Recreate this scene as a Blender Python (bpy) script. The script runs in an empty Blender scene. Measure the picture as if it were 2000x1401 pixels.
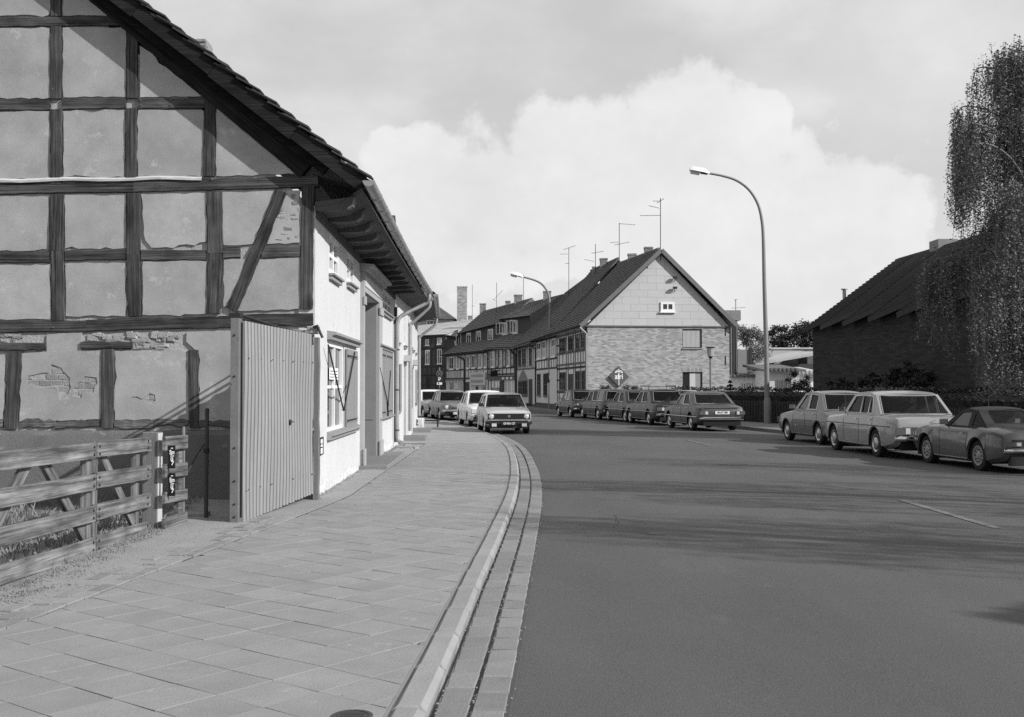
import bpy, bmesh, math, random
from mathutils import Vector, Matrix
from mathutils.geometry import tessellate_polygon
R = random.Random(7)
SC = bpy.context.scene
COL = SC.collection
# ------------------------------------------------------------------ camera
F_PX, CX, CY, EYE = 2200.0, 1000.0, 700.5, 1.6
TILT = math.atan(54.5 / F_PX)
cam = bpy.data.cameras.new('camera'); cam.lens = F_PX / 2000 * 36; cam.sensor_width = 36
cam.clip_start = 0.1; cam.clip_end = 6000
cam_o = bpy.data.objects.new('camera', cam); COL.objects.link(cam_o)
cam_o.location = (0, 0, EYE); cam_o.rotation_euler = (math.radians(90) + TILT, 0, 0)
SC.camera = cam_o
# ------------------------------------------------------------------ sun and sky
SUN = Vector((0.775, -0.40, 0.50)).normalized()
elev = math.asin(SUN.z); azim = math.atan2(SUN.x, SUN.y)
sl = bpy.data.lights.new('sun', 'SUN'); sl.energy = 5.0; sl.angle = math.radians(0.6); sl.color = (1, 1, 1)
so = bpy.data.objects.new('sun', sl); COL.objects.link(so)
so.rotation_euler = SUN.to_track_quat('Z', 'Y').to_euler()
world = bpy.data.worlds.new('World'); SC.world = world; world.use_nodes = True
wn, wl = world.node_tree.nodes, world.node_tree.links
for n in list(wn): wn.remove(n)
def W(t, **k):
    n = wn.new(t)
    for a, b in k.items(): setattr(n, a, b)
    return n
def WM(op, a, b=None, c=None, clamp=False):
    n = W('ShaderNodeMath', operation=op, use_clamp=clamp)
    for i, v in enumerate((a, b, c)):
        if v is None: continue
        if isinstance(v, (int, float)): n.inputs[i].default_value = v
        else: wl.new(v, n.inputs[i])
    return n.outputs[0]
sky = W('ShaderNodeTexSky', sky_type='NISHITA', sun_disc=False, sun_elevation=elev, sun_rotation=azim,
        air_density=1.2, dust_density=2.5, ozone_density=1.0)
bw = W('ShaderNodeRGBToBW'); wl.new(sky.outputs[0], bw.inputs[0])
tc = W('ShaderNodeTexCoord'); DIR = tc.outputs['Generated']
sep = W('ShaderNodeSeparateXYZ'); wl.new(DIR, sep.inputs[0])
def wnoise(scale, detail, rough, stretch=(1, 1, 1), off=(0, 0, 0)):
    mp = W('ShaderNodeMapping'); mp.inputs['Scale'].default_value = stretch; mp.inputs['Location'].default_value = off
    wl.new(DIR, mp.inputs[0])
    n = W('ShaderNodeTexNoise'); n.inputs['Scale'].default_value = scale
    n.inputs['Detail'].default_value = detail; n.inputs['Roughness'].default_value = rough
    wl.new(mp.outputs[0], n.inputs['Vector']); return n.outputs['Fac']
fine = wnoise(13, 10, 0.60)
bill = wnoise(30, 6, 0.6)
soft = wnoise(2.2, 5, 0.5, (1, 1, 2.2), (3, 1, 0))
mid = wnoise(5, 6, 0.55, (1, 1, 1.8), (7, 2, 3))
def pdir(px, py):
    dx, dz = (px - CX) / F_PX, -(py - CY) / F_PX
    return Vector((dx, math.cos(TILT) - dz * math.sin(TILT), math.sin(TILT) + dz * math.cos(TILT)))
def blob(px, py, rad):
    d = pdir(px, py).normalized()
    v = W('ShaderNodeVectorMath', operation='DISTANCE'); wl.new(DIR, v.inputs[0]); v.inputs[1].default_value = d
    return WM('SUBTRACT', 1.0, WM('DIVIDE', v.outputs['Value'], rad / F_PX))
cum = None
for b in ((1330, 300, 190), (1200, 330, 170), (1430, 300, 130), (1060, 270, 95), (1090, 400, 190), (850, 330, 110), (760, 300, 75),
          (900, 430, 230), (1330, 480, 280), (1540, 480, 240), (1620, 420, 210), (1490, 240, 70)):
    q = blob(*b); cum = q if cum is None else WM('MAXIMUM', cum, q)
# puffy edge: signed distance in units, perturbed by fractal noise
edge = WM('ADD', cum, WM('MULTIPLY', WM('SUBTRACT', fine, 0.5), 1.9))
mr = W('ShaderNodeMapRange', interpolation_type='SMOOTHSTEP'); wl.new(edge, mr.inputs['Value'])
mr.inputs['From Min'].default_value = 0.02; mr.inputs['From Max'].default_value = 0.36
cumf = mr.outputs[0]
# more of the same cloud all round the sky
mr2 = W('ShaderNodeMapRange', interpolation_type='SMOOTHSTEP'); wl.new(WM('ADD', soft, WM('MULTIPLY', mid, 0.5)), mr2.inputs['Value'])
mr2.inputs['From Min'].default_value = 0.66; mr2.inputs['From Max'].default_value = 0.95
veil = WM('MAXIMUM', mr2.outputs[0], WM('MULTIPLY', WM('MULTIPLY', WM('MAXIMUM', blob(1830, 60, 420), 0.0), 1.5), WM('ADD', 0.2, mid), clamp=True))
mask = WM('MAXIMUM', WM('MULTIPLY', cumf, 0.86), WM('MULTIPLY', veil, 0.6))
# thin haze near the horizon
hz = W('ShaderNodeMapRange', interpolation_type='SMOOTHSTEP'); wl.new(sep.outputs[2], hz.inputs['Value'])
hz.inputs['From Min'].default_value = 0.30; hz.inputs['From Max'].default_value = 0.02
mask = WM('MAXIMUM', mask, WM('MULTIPLY', hz.outputs[0], 0.62))
CLEAR, CLOUD = 6.0, 8.5          # radiance before the 0.1 strength
skyv = WM('ADD', WM('MULTIPLY', bw.outputs[0], 0.08), CLEAR - 0.3)
skyv = WM('MULTIPLY', skyv, WM('ADD', 0.95, WM('MULTIPLY', mid, 0.10)))
cl = WM('MULTIPLY', WM('ADD', WM('ADD', 0.62, WM('MULTIPLY', mid, 0.42)), WM('ADD', WM('MULTIPLY', fine, 0.24), WM('MULTIPLY', bill, 0.10))), CLOUD)
inv = WM('SUBTRACT', 1.0, mask)
val = WM('ADD', WM('MULTIPLY', skyv, inv), WM('MULTIPLY', cl, mask))
cb = W('ShaderNodeCombineColor')
for i in range(3): wl.new(val, cb.inputs[i])
bg = W('ShaderNodeBackground'); wl.new(cb.outputs[0], bg.inputs[0]); bg.inputs[1].default_value = 0.1
wo = W('ShaderNodeOutputWorld'); wl.new(bg.outputs[0], wo.inputs[0])
vs = SC.view_settings
vs.view_transform = 'Standard'; vs.look = 'None'; vs.exposure = 0.0; vs.gamma = 1.0; vs.use_curve_mapping = False
SC.cycles.max_bounces = 6; SC.cycles.transparent_max_bounces = 8; SC.cycles.diffuse_bounces = 3
SC.cycles.use_denoising = False

# ------------------------------------------------------------------ picture helpers (plan positions read off the view)
def at(px, py, Y):
    d = pdir(px, py); t = Y / d.y
    return Vector((d.x * t, Y, EYE + d.z * t))
def gnd(px, py, h=0.0):
    d = pdir(px, py); t = (h - EYE) / d.z
    return Vector((d.x * t, d.y * t, h))

# ------------------------------------------------------------------ materials
MATS = {}
def g4(v): return (v, v, v, 1)
def mat(key, v, rough=0.85, var=0.18, scale=3.0, var2=0.1, scale2=25.0, bump=0.15, bscale=40.0, metal=0.0,
        stretch=None, spots=None, spec=0.3, rnd=0.0, rot=None, coat=0.0, dirt=0.0, cracks=0.0):
    """procedural grey surface: base value, two noise layers, bump, optional pale or dark spots"""
    if key in MATS: return MATS[key]
    m = bpy.data.materials.new(key); m.use_nodes = True; MATS[key] = m
    N, L = m.node_tree.nodes, m.node_tree.links
    b = N['Principled BSDF']; b.inputs['Roughness'].default_value = rough; b.inputs['Metallic'].default_value = metal
    b.inputs['Specular IOR Level'].default_value = spec
    if coat: b.inputs['Coat Weight'].default_value = coat; b.inputs['Coat Roughness'].default_value = 0.05
    t = N.new('ShaderNodeTexCoord'); src = t.outputs['Object']
    mp = N.new('ShaderNodeMapping'); L.new(src, mp.inputs[0])
    if stretch: mp.inputs['Scale'].default_value = stretch
    if rot: mp.inputs['Rotation'].default_value = rot
    src2 = mp.outputs[0]
    if rnd:
        oi = N.new('ShaderNodeObjectInfo'); va = N.new('ShaderNodeVectorMath'); va.operation = 'ADD'
        cx = N.new('ShaderNodeMath'); cx.operation = 'MULTIPLY'; L.new(oi.outputs['Random'], cx.inputs[0]); cx.inputs[1].default_value = 37.0
        L.new(src2, va.inputs[0]); L.new(cx.outputs[0], va.inputs[1]); src2 = va.outputs[0]
    def M(op, a, c, clamp=False):
        n = N.new('ShaderNodeMath'); n.operation = op; n.use_clamp = clamp
        for i, x in enumerate((a, c)):
            if isinstance(x, (int, float)): n.inputs[i].default_value = x
            else: L.new(x, n.inputs[i])
        return n.outputs[0]
    def noise(s, d=5, r=0.6, vec=None):
        n = N.new('ShaderNodeTexNoise'); n.inputs['Scale'].default_value = s; n.inputs['Detail'].default_value = d
        n.inputs['Roughness'].default_value = r; L.new(vec or src2, n.inputs['Vector']); return n.outputs['Fac']
    n1, n2 = noise(scale), noise(scale2, 4)
    f = M('ADD', 1 - var - var2, M('ADD', M('MULTIPLY', n1, 2 * var), M('MULTIPLY', n2, 2 * var2)))
    if rnd: f = M('MULTIPLY', f, M('ADD', 1 - rnd, M('MULTIPLY', oi.outputs['Random'], 2 * rnd)))
    val = M('MULTIPLY', f, v)
    if spots:                                   # (noise scale, threshold, spot value, strength)
        ns = noise(spots[0], 7, 0.7)
        r = N.new('ShaderNodeMapRange'); L.new(ns, r.inputs['Value']); r.inputs['From Min'].default_value = spots[1]
        r.inputs['From Max'].default_value = spots[1] + 0.06; r.inputs['To Max'].default_value = spots[3]
        mixv = N.new('ShaderNodeMix'); L.new(r.outputs[0], mixv.inputs[0]); L.new(val, mixv.inputs[2]); mixv.inputs[3].default_value = spots[2]
        val = mixv.outputs[0]
    if cracks:                                  # sparse hairline cracks, broken up by noise
        vo = N.new('ShaderNodeTexVoronoi'); vo.feature = 'DISTANCE_TO_EDGE'; vo.inputs['Scale'].default_value = cracks
        wv = N.new('ShaderNodeVectorMath'); wv.operation = 'MULTIPLY_ADD'; nw = N.new('ShaderNodeTexNoise'); nw.inputs['Scale'].default_value = 4; nw.inputs['Detail'].default_value = 5; L.new(src2, nw.inputs['Vector'])
        L.new(nw.outputs['Color'], wv.inputs[0]); wv.inputs[1].default_value = (.45, .45, .45); L.new(src2, wv.inputs[2]); L.new(wv.outputs[0], vo.inputs['Vector'])
        lt = M('LESS_THAN', vo.outputs['Distance'], 0.0055); gate_ = M('GREATER_THAN', noise(0.9, 2), 0.54); ck = M('MULTIPLY', M('MULTIPLY', lt, gate_), 0.5)
        val = M('MULTIPLY', val, M('SUBTRACT', 1.0, ck))
    cc = N.new('ShaderNodeCombineColor')
    for i in range(3): L.new(val, cc.inputs[i])
    L.new(cc.outputs[0], b.inputs['Base Color'])
    if bump:
        bp = N.new('ShaderNodeBump'); bp.inputs['Strength'].default_value = bump; bp.inputs['Distance'].default_value = 0.02
        L.new(noise(bscale, 6, 0.65), bp.inputs['Height']); L.new(bp.outputs[0], b.inputs['Normal'])
    m['nodes_tag'] = 1
    return m
def wood(key, v, crack=0.5, rnd=0.25, fine=14):
    """weathered timber; the grain runs along local x of the board it is put on"""
    if key in MATS: return MATS[key]
    m = bpy.data.materials.new(key); m.use_nodes = True; MATS[key] = m
    N, L = m.node_tree.nodes, m.node_tree.links
    b = N['Principled BSDF']; b.inputs['Roughness'].default_value = 0.9; b.inputs['Specular IOR Level'].default_value = 0.2
    t = N.new('ShaderNodeTexCoord'); oi = N.new('ShaderNodeObjectInfo')
    mp = N.new('ShaderNodeMapping'); L.new(t.outputs['Object'], mp.inputs[0]); mp.inputs['Scale'].default_value = (0.35, fine * 1.5, fine * 1.5)
    va = N.new('ShaderNodeVectorMath'); va.operation = 'ADD'
    mu = N.new('ShaderNodeMath'); mu.operation = 'MULTIPLY'; L.new(oi.outputs['Random'], mu.inputs[0]); mu.inputs[1].default_value = 53.0
    L.new(mp.outputs[0], va.inputs[0]); L.new(mu.outputs[0], va.inputs[1])
    def noise(s, d, r, dist=0):
        n = N.new('ShaderNodeTexNoise'); n.inputs['Scale'].default_value = s; n.inputs['Detail'].default_value = d
        n.inputs['Roughness'].default_value = r; n.inputs['Distortion'].default_value = dist; L.new(va.outputs[0], n.inputs['Vector']); return n.outputs['Fac']
    grain = noise(2.2, 9, 0.75, 0.15)
    cr = N.new('ShaderNodeValToRGB'); e = cr.color_ramp.elements
    e[0].position = 0.36; e[0].color = g4(v * (1 - crack)); e[1].position = 0.70; e[1].color = g4(v * 2.3)
    k = e.new(0.47); k.color = g4(v * 0.92)
    L.new(grain, cr.inputs[0])
    mpb = N.new('ShaderNodeMapping'); L.new(t.outputs['Object'], mpb.inputs[0]); mpb.inputs['Scale'].default_value = (1, 3, 3); vb = N.new('ShaderNodeVectorMath'); vb.operation = 'ADD'; L.new(mpb.outputs[0], vb.inputs[0]); L.new(mu.outputs[0], vb.inputs[1])
    nb_ = N.new('ShaderNodeTexNoise'); nb_.inputs['Scale'].default_value = 2.5; nb_.inputs['Detail'].default_value = 5; L.new(vb.outputs[0], nb_.inputs['Vector']); big = nb_.outputs['Fac']
    m1 = N.new('ShaderNodeMath'); m1.operation = 'MULTIPLY_ADD'; L.new(big, m1.inputs[0]); m1.inputs[1].default_value = 2.2; m1.inputs[2].default_value = -0.1
    m2 = N.new('ShaderNodeMath'); m2.operation = 'MULTIPLY_ADD'; L.new(oi.outputs['Random'], m2.inputs[0]); m2.inputs[1].default_value = 2 * rnd; m2.inputs[2].default_value = 1 - rnd
    m3 = N.new('ShaderNodeMath'); m3.operation = 'MULTIPLY'; L.new(m1.outputs[0], m3.inputs[0]); L.new(m2.outputs[0], m3.inputs[1])
    vm = N.new('ShaderNodeVectorMath'); vm.operation = 'SCALE'; L.new(cr.outputs[0], vm.inputs[0]); L.new(m3.outputs[0], vm.inputs['Scale'])
    L.new(vm.outputs[0], b.inputs['Base Color'])
    bp = N.new('ShaderNodeBump'); bp.inputs['Strength'].default_value = 0.6; bp.inputs['Distance'].default_value = 0.012
    L.new(grain, bp.inputs['Height']); L.new(bp.outputs[0], b.inputs['Normal'])
    return m
def brickmat(key, v, mortar, bw_=0.25, bh=0.075, var=0.35, off=0.5, bump=0.4, ms=0.01):
    """small far brickwork or tiling in the local x-z plane"""
    if key in MATS: return MATS[key]
    m = bpy.data.materials.new(key); m.use_nodes = True; MATS[key] = m
    N, L = m.node_tree.nodes, m.node_tree.links
    b = N['Principled BSDF']; b.inputs['Roughness'].default_value = 0.9; b.inputs['Specular IOR Level'].default_value = 0.2
    t = N.new('ShaderNodeTexCoord'); s = N.new('ShaderNodeSeparateXYZ'); L.new(t.outputs['Object'], s.inputs[0])
    ad = N.new('ShaderNodeMath'); ad.operation = 'ADD'; L.new(s.outputs[0], ad.inputs[0]); L.new(s.outputs[1], ad.inputs[1])
    c = N.new('ShaderNodeCombineXYZ'); L.new(ad.outputs[0], c.inputs[0]); L.new(s.outputs[2], c.inputs[1])
    br = N.new('ShaderNodeTexBrick'); L.new(c.outputs[0], br.inputs['Vector'])
    br.inputs['Scale'].default_value = 1.0; br.inputs['Brick Width'].default_value = bw_; br.inputs['Row Height'].default_value = bh
    br.inputs['Mortar Size'].default_value = ms; br.inputs['Color1'].default_value = g4(v * (1 - var)); br.inputs['Color2'].default_value = g4(v * (1 + var))
    br.inputs['Mortar'].default_value = g4(mortar); br.offset = off
    mpp = N.new('ShaderNodeMapping'); mpp.inputs['Scale'].default_value = (0.45, 0.45, 1.4); L.new(t.outputs['Object'], mpp.inputs[0])
    n = N.new('ShaderNodeTexNoise'); n.inputs['Scale'].default_value = 9.0; n.inputs['Detail'].default_value = 8; n.inputs['Roughness'].default_value = 0.75; L.new(mpp.outputs[0], n.inputs['Vector'])
    ml = N.new('ShaderNodeMath'); ml.operation = 'MULTIPLY_ADD'; L.new(n.outputs['Fac'], ml.inputs[0]); ml.inputs[1].default_value = 0.5; ml.inputs[2].default_value = 0.75
    vm = N.new('ShaderNodeVectorMath'); vm.operation = 'SCALE'; L.new(br.outputs['Color'], vm.inputs[0]); L.new(ml.outputs[0], vm.inputs['Scale'])
    L.new(vm.outputs[0], b.inputs['Base Color'])
    bp = N.new('ShaderNodeBump'); bp.inputs['Strength'].default_value = bump; bp.inputs['Distance'].default_value = 0.02; bp.invert = True
    L.new(br.outputs['Fac'], bp.inputs['Height']); L.new(bp.outputs[0], b.inputs['Normal'])
    return m
def glass(key, v=0.02, transp=0.0, rough=0.05):
    if key in MATS: return MATS[key]
    m = bpy.data.materials.new(key); m.use_nodes = True; MATS[key] = m
    N, L = m.node_tree.nodes, m.node_tree.links
    b = N['Principled BSDF']; b.inputs['Base Color'].default_value = g4(v); b.inputs['Roughness'].default_value = rough
    b.inputs['Specular IOR Level'].default_value = 0.6
    n = N.new('ShaderNodeTexNoise'); n.inputs['Scale'].default_value = 1.3
    t = N.new('ShaderNodeTexCoord'); L.new(t.outputs['Object'], n.inputs['Vector'])
    bp = N.new('ShaderNodeBump'); bp.inputs['Strength'].default_value = 0.08; bp.inputs['Distance'].default_value = 0.05
    L.new(n.outputs['Fac'], bp.inputs['Height']); L.new(bp.outputs[0], b.inputs['Normal'])
    if transp:
        tr = N.new('ShaderNodeBsdfTransparent'); tr.inputs[0].default_value = g4(0.85); mx = N.new('ShaderNodeMixShader')
        fr = N.new('ShaderNodeFresnel'); fr.inputs[0].default_value = 1.5
        mm = N.new('ShaderNodeMath'); mm.operation = 'MULTIPLY_ADD'; L.new(fr.outputs[0], mm.inputs[0]); mm.inputs[1].default_value = 1.0; mm.inputs[2].default_value = 1 - transp; mm.use_clamp = True
        L.new(mm.outputs[0], mx.inputs[0]); L.new(tr.outputs[0], mx.inputs[1]); L.new(b.outputs[0], mx.inputs[2])
        L.new(mx.outputs[0], N['Material Output'].inputs[0])
    return m

# ------------------------------------------------------------------ objects
WORLD_M = {}
def wm(o): return WORLD_M.get(o.name, Matrix.Identity(4))
def tag(o, label=None, cat=None, group=None, kind=None):
    for k, v in (('label', label), ('category', cat), ('group', group), ('kind', kind)):
        if v: o[k] = v
    return o
def link(o, parent=None, M=None):
    M = M if M is not None else Matrix.Identity(4)
    COL.objects.link(o)
    if parent is not None:
        o.parent = parent; o.matrix_basis = wm(parent).inverted() @ M
    else: o.matrix_basis = M
    WORLD_M[o.name] = M.copy(); return o
def thing(name, label, cat, loc=(0, 0, 0), rz=0.0, group=None, kind=None):
    o = bpy.data.objects.new(name, None); o.empty_display_size = 0.2
    link(o, None, Matrix.Translation(loc) @ Matrix.Rotation(rz, 4, 'Z')); return tag(o, label, cat, group, kind)
def copy_tree(o, parent=None, M=None):
    kids = list(o.children)
    c = o.copy(); COL.objects.link(c); c.parent = parent
    if M is not None: c.matrix_basis = M
    WORLD_M[c.name] = (wm(parent) if parent else Matrix.Identity(4)) @ c.matrix_basis
    for k in kids: copy_tree(k, c)
    return c
def to_ground(M): return M
class Frame:
    """local axes of a wall: x to the right as seen from outside, y into the wall, z up"""
    def __init__(s, p, q):
        p, q = Vector((p[0], p[1], 0)), Vector((q[0], q[1], 0)); s.o = p; s.x = (q - p).normalized(); s.len = (q - p).length
        s.y = Vector((0, 0, 1)).cross(s.x); s.rz = math.atan2(s.x.y, s.x.x)
        s.M = Matrix.Translation(p) @ Matrix.Rotation(s.rz, 4, 'Z')
    def uv(s, px, py, off=0.0):
        d = pdir(px, py); C = Vector((0, 0, EYE)); P = s.o + s.y * off
        t = (P - C).dot(s.y) / d.dot(s.y); h = C + d * t
        return (h - s.o).dot(s.x), h.z
    def rect(s, x0, y0, x1, y1, off=0.0):
        a = s.uv(x0, (y0 + y1) / 2, off)[0]; b = s.uv(x1, (y0 + y1) / 2, off)[0]; xm = (x0 + x1) / 2
        return min(a, b), max(a, b), s.uv(xm, y1, off)[1], s.uv(xm, y0, off)[1]
    def mat(s, u=0, y=0, z=0): return s.M @ Matrix.Translation((u, y, z))
def jit(a): return R.uniform(-a, a)
class MB:
    def __init__(s): s.v = []; s.f = []; s.m = []; s.k = 0
    def add(s, vs, fs):
        n = len(s.v); s.v += [tuple(v) for v in vs]
        for f in fs: s.f.append(tuple(n + i for i in f)); s.m.append(s.k)
        return s
    def box(s, x0, x1, y0, y1, z0, z1, j=0.0):
        vs = [(x, y, z) for x in (x0, x1) for y in (y0, y1) for z in (z0, z1)]
        if j: vs = [(x + jit(j), y + jit(j), z + jit(j)) for x, y, z in vs]
        return s.add(vs, [(0, 1, 3, 2), (4, 6, 7, 5), (0, 4, 5, 1), (2, 3, 7, 6), (0, 2, 6, 4), (1, 5, 7, 3)])
    def bbox(s, x0, x1, y0, y1, z0, z1, c=0.01):
        """box with chamfered edges round the y- (outer) face and top"""
        xs = [(x0, x1, z0, z1)]
        vs = []
        for (y, i) in ((y0, c), (y0 + c, 0), (y1, 0)):
            vs += [(x0 + i, y, z0 + i), (x1 - i, y, z0 + i), (x1 - i, y, z1 - i), (x0 + i, y, z1 - i)]
        fs = [(0, 1, 2, 3), (11, 10, 9, 8)]
        for r in (0, 4):
            for i in range(4):
                j = (i + 1) % 4; fs.append((r + i, r + 4 + i, r + 4 + j, r + j))
        return s.add(vs, fs)
    def seg(s, a, b, wx, wz, up=(0, 0, 1)):
        """square bar from a to b"""
        a, b = Vector(a), Vector(b); d = (b - a).normalized(); u = Vector(up)
        if abs(d.dot(u)) > 0.98: u = Vector((0, 1, 0))
        sx = d.cross(u).normalized() * wx / 2; sz = sx.cross(d).normalized() * wz / 2
        vs = [p + i * sx + k * sz for p in (a, b) for i in (-1, 1) for k in (-1, 1)]
        return s.add(vs, [(0, 1, 3, 2), (4, 6, 7, 5), (0, 4, 5, 1), (2, 3, 7, 6), (0, 2, 6, 4), (1, 5, 7, 3)])
    def tube(s, pts, r, n=8, cap=True):
        pts = [Vector(p) for p in pts]; rs = r if isinstance(r, (list, tuple)) else [r] * len(pts)
        base = len(s.v); ref = Vector((0.13, 0.31, 0.94)).normalized(); fs = []; vs = []
        pu = None
        for i, p in enumerate(pts):
            d = (pts[min(i + 1, len(pts) - 1)] - pts[max(i - 1, 0)]).normalized()
            if pu is None:
                u = d.cross(ref if abs(d.dot(ref)) < 0.9 else Vector((1, 0, 0))).normalized()
            else: u = (pu - d * pu.dot(d)).normalized()
            pu = u; w = d.cross(u)
            for k in range(n):
                a = 2 * math.pi * k / n; vs.append(p + (u * math.cos(a) + w * math.sin(a)) * rs[i])
        for i in range(len(pts) - 1):
            for k in range(n):
                j = (k + 1) % n; fs.append((i * n + k, i * n + j, (i + 1) * n + j, (i + 1) * n + k))
        if cap: fs += [tuple(range(n - 1, -1, -1)), tuple(range((len(pts) - 1) * n, len(pts) * n))]
        return s.add(vs, fs)
    def lathe(s, prof, n=16, axis='z', c=(0, 0, 0)):
        vs = []; fs = []
        for (r, h) in prof:
            for k in range(n):
                a = 2 * math.pi * k / n; x, y = r * math.cos(a), r * math.sin(a)
                p = (x, y, h) if axis == 'z' else ((x, h, y) if axis == 'y' else (h, x, y))
                vs.append((p[0] + c[0], p[1] + c[1], p[2] + c[2]))
        for i in range(len(prof) - 1):
            for k in range(n):
                j = (k + 1) % n; fs.append((i * n + k, i * n + j, (i + 1) * n + j, (i + 1) * n + k))
        fs += [tuple(range(n - 1, -1, -1)), tuple(range((len(prof) - 1) * n, len(prof) * n))]
        return s.add(vs, fs)
    def slab(s, outer, holes=(), y0=0.0, y1=0.05, fn=None):
        """polygon in x-z (with holes) given thickness along y; fn maps (x,y,z) on"""
        loops = [list(outer)] + [list(h) for h in holes]
        tri = tessellate_polygon([[Vector((x, z, 0)) for x, z in l] for l in loops])
        flat = [p for l in loops for p in l]; n = len(flat)
        vs = [(x, y0, z) for x, z in flat] + [(x, y1, z) for x, z in flat]
        if fn: vs = [fn(*v) for v in vs]
        fs = []
        for t in tri:
            (ax, az), (bx, bz), (cx, cz) = flat[t[0]], flat[t[1]], flat[t[2]]
            ccw = (bx - ax) * (cz - az) - (bz - az) * (cx - ax) > 0
            t = t if ccw else (t[2], t[1], t[0])
            fs.append(tuple(t)); fs.append(tuple(n + i for i in reversed(t)))
        o = 0
        for l in loops:
            for i in range(len(l)):
                j = (i + 1) % len(l); fs.append((o + i, n + o + i, n + o + j, o + j))
            o += len(l)
        return s.add(vs, fs)
    def build(s, name, m, parent=None, M=None, smooth=None, fix=True):
        me = bpy.data.meshes.new(name); me.from_pydata(s.v, [], s.f)
        for q in (m if isinstance(m, (list, tuple)) else [m]): me.materials.append(q)
        if any(s.m): me.polygons.foreach_set('material_index', s.m)
        if fix or smooth:
            bm = bmesh.new(); bm.from_mesh(me)
            if fix: bmesh.ops.recalc_face_normals(bm, faces=bm.faces)
            if smooth:
                lim = math.radians(smooth)
                for f in bm.faces: f.smooth = True
                for e in bm.edges:
                    if len(e.link_faces) != 2 or e.calc_face_angle(0) > lim: e.smooth = False
            bm.to_mesh(me); bm.free()
        me.update()
        o = bpy.data.objects.new(name, me)
        if M is None and parent is not None: M = wm(parent)
        return link(o, parent, M)
def struct(name, mb, m, **k):
    o = mb.build(name, m, None, **k); o['kind'] = 'structure'; return o
def beam(fr, parent, u0, h0, u1, h1, w, m, proud=0.03, deep=0.12, wob=0.008, name='timber', seg=None, cross=0.0):
    """hewn timber lying in a wall plane from (u0,h0) to (u1,h1)"""
    L = math.hypot(u1 - u0, h1 - h0); a = math.atan2(h1 - h0, u1 - u0); seg = seg or max(6, min(40, int(L / 0.09)))
    vs = []; fs = []; ph = R.uniform(0, 6)
    for i in range(seg + 1):
        x = -L / 2 + L * i / seg; b = wob * math.sin(x * 2.1 + ph) * .8; e1, e2 = jit(wob), jit(wob); p = proud + jit(wob * 0.3)
        c = min(0.008, w * 0.1)
        vs += [(x, -p + c, -w / 2 + b + e1), (x, -p, -w / 2 + b + e1 + c), (x, -p, w / 2 + b + e2 - c), (x, -p + c, w / 2 + b + e2),
               (x, deep, w / 2 + b), (x, deep, -w / 2 + b)]
    for i in range(seg):
        for k in range(6): fs.append((i * 6 + k, i * 6 + (k + 1) % 6, (i + 1) * 6 + (k + 1) % 6, (i + 1) * 6 + k))
    fs += [tuple(range(5, -1, -1)), tuple(seg * 6 + k for k in range(6))]
    mb = MB().add(vs, fs)
    M = fr.M @ Matrix.Translation(((u0 + u1) / 2, 0, (h0 + h1) / 2)) @ Matrix.Rotation(-a, 4, 'Y')
    return mb.build(name, m, parent, M)
def text_mb(body, size, mbfont_depth=0.004, align='CENTER'):
    cu = bpy.data.curves.new('lettering', 'FONT'); cu.body = body; cu.size = size; cu.extrude = mbfont_depth; cu.align_x = align; cu.align_y = 'CENTER'
    cu.resolution_u = 3; cu.offset = size * 0.018
    ob = bpy.data.objects.new('lettering', cu); COL.objects.link(ob)
    dg = bpy.context.evaluated_depsgraph_get(); dg.update()
    me = bpy.data.meshes.new_from_object(ob.evaluated_get(dg)); 
    mb = MB().add([v.co[:] for v in me.vertices], [tuple(p.vertices) for p in me.polygons])
    bpy.data.objects.remove(ob); bpy.data.curves.remove(cu); bpy.data.meshes.remove(me); return mb
def lettering(body, size, m, parent, M, name='lettering', sx=1.0):
    """M maps the wall frame; text stands in x-z, facing -y"""
    return text_mb(body, size).build(name, m, parent, M @ Matrix.Rotation(math.radians(90), 4, 'X') @ Matrix.Diagonal((sx, 1, 1, 1)), fix=False)
def crom(pts, n=6):
    out = []; P = [Vector(p) for p in pts]; P = [P[0] * 2 - P[1]] + P + [P[-1] * 2 - P[-2]]
    for i in range(1, len(P) - 2):
        for k in range(n):
            t = k / n
            out.append(0.5 * ((2 * P[i]) + (P[i + 1] - P[i - 1]) * t + (2 * P[i - 1] - 5 * P[i] + 4 * P[i + 1] - P[i + 2]) * t * t + (3 * P[i] - P[i - 1] - 3 * P[i + 1] + P[i + 2]) * t ** 3))
    out.append(P[-2]); return out
# ================================================================== ground, road, pavements
asphalt = mat('asphalt', 0.089, rough=0.85, var=0.36, scale=0.6, var2=0.5, scale2=110, bump=0.5, bscale=160, spec=0.35, spots=(0.9, 0.57, 0.105, 0.55), stretch=(1, 0.35, 1))
paving_m = mat('paving_slab_concrete', 0.25, rough=0.9, var=0.24, scale=2.4, var2=0.26, scale2=90, bump=0.3, bscale=90, rnd=0.055, spots=(4.0, 0.63, 0.36, 0.6))
pave_far = mat('pavement_concrete', 0.28, rough=0.9, var=0.2, scale=1.6, var2=0.2, scale2=60, bump=0.2, bscale=80, spots=(2.0, 0.65, 0.45, 0.5))
joint_m = mat('joint_sand', 0.13, var=0.3, scale=6, scale2=60, bump=0.4)
sand_m = mat('trodden_sand', 0.29, var=0.25, scale=1.8, var2=0.22, scale2=55, bump=0.6, bscale=50, spots=(7, 0.63, 0.2, 0.55))
kerb_m = mat('kerb_stone', 0.265, var=0.24, scale=3, var2=0.15, scale2=80, bump=0.3, bscale=60, rnd=0.07, spots=(9, 0.66, 0.25, 0.5))
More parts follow.
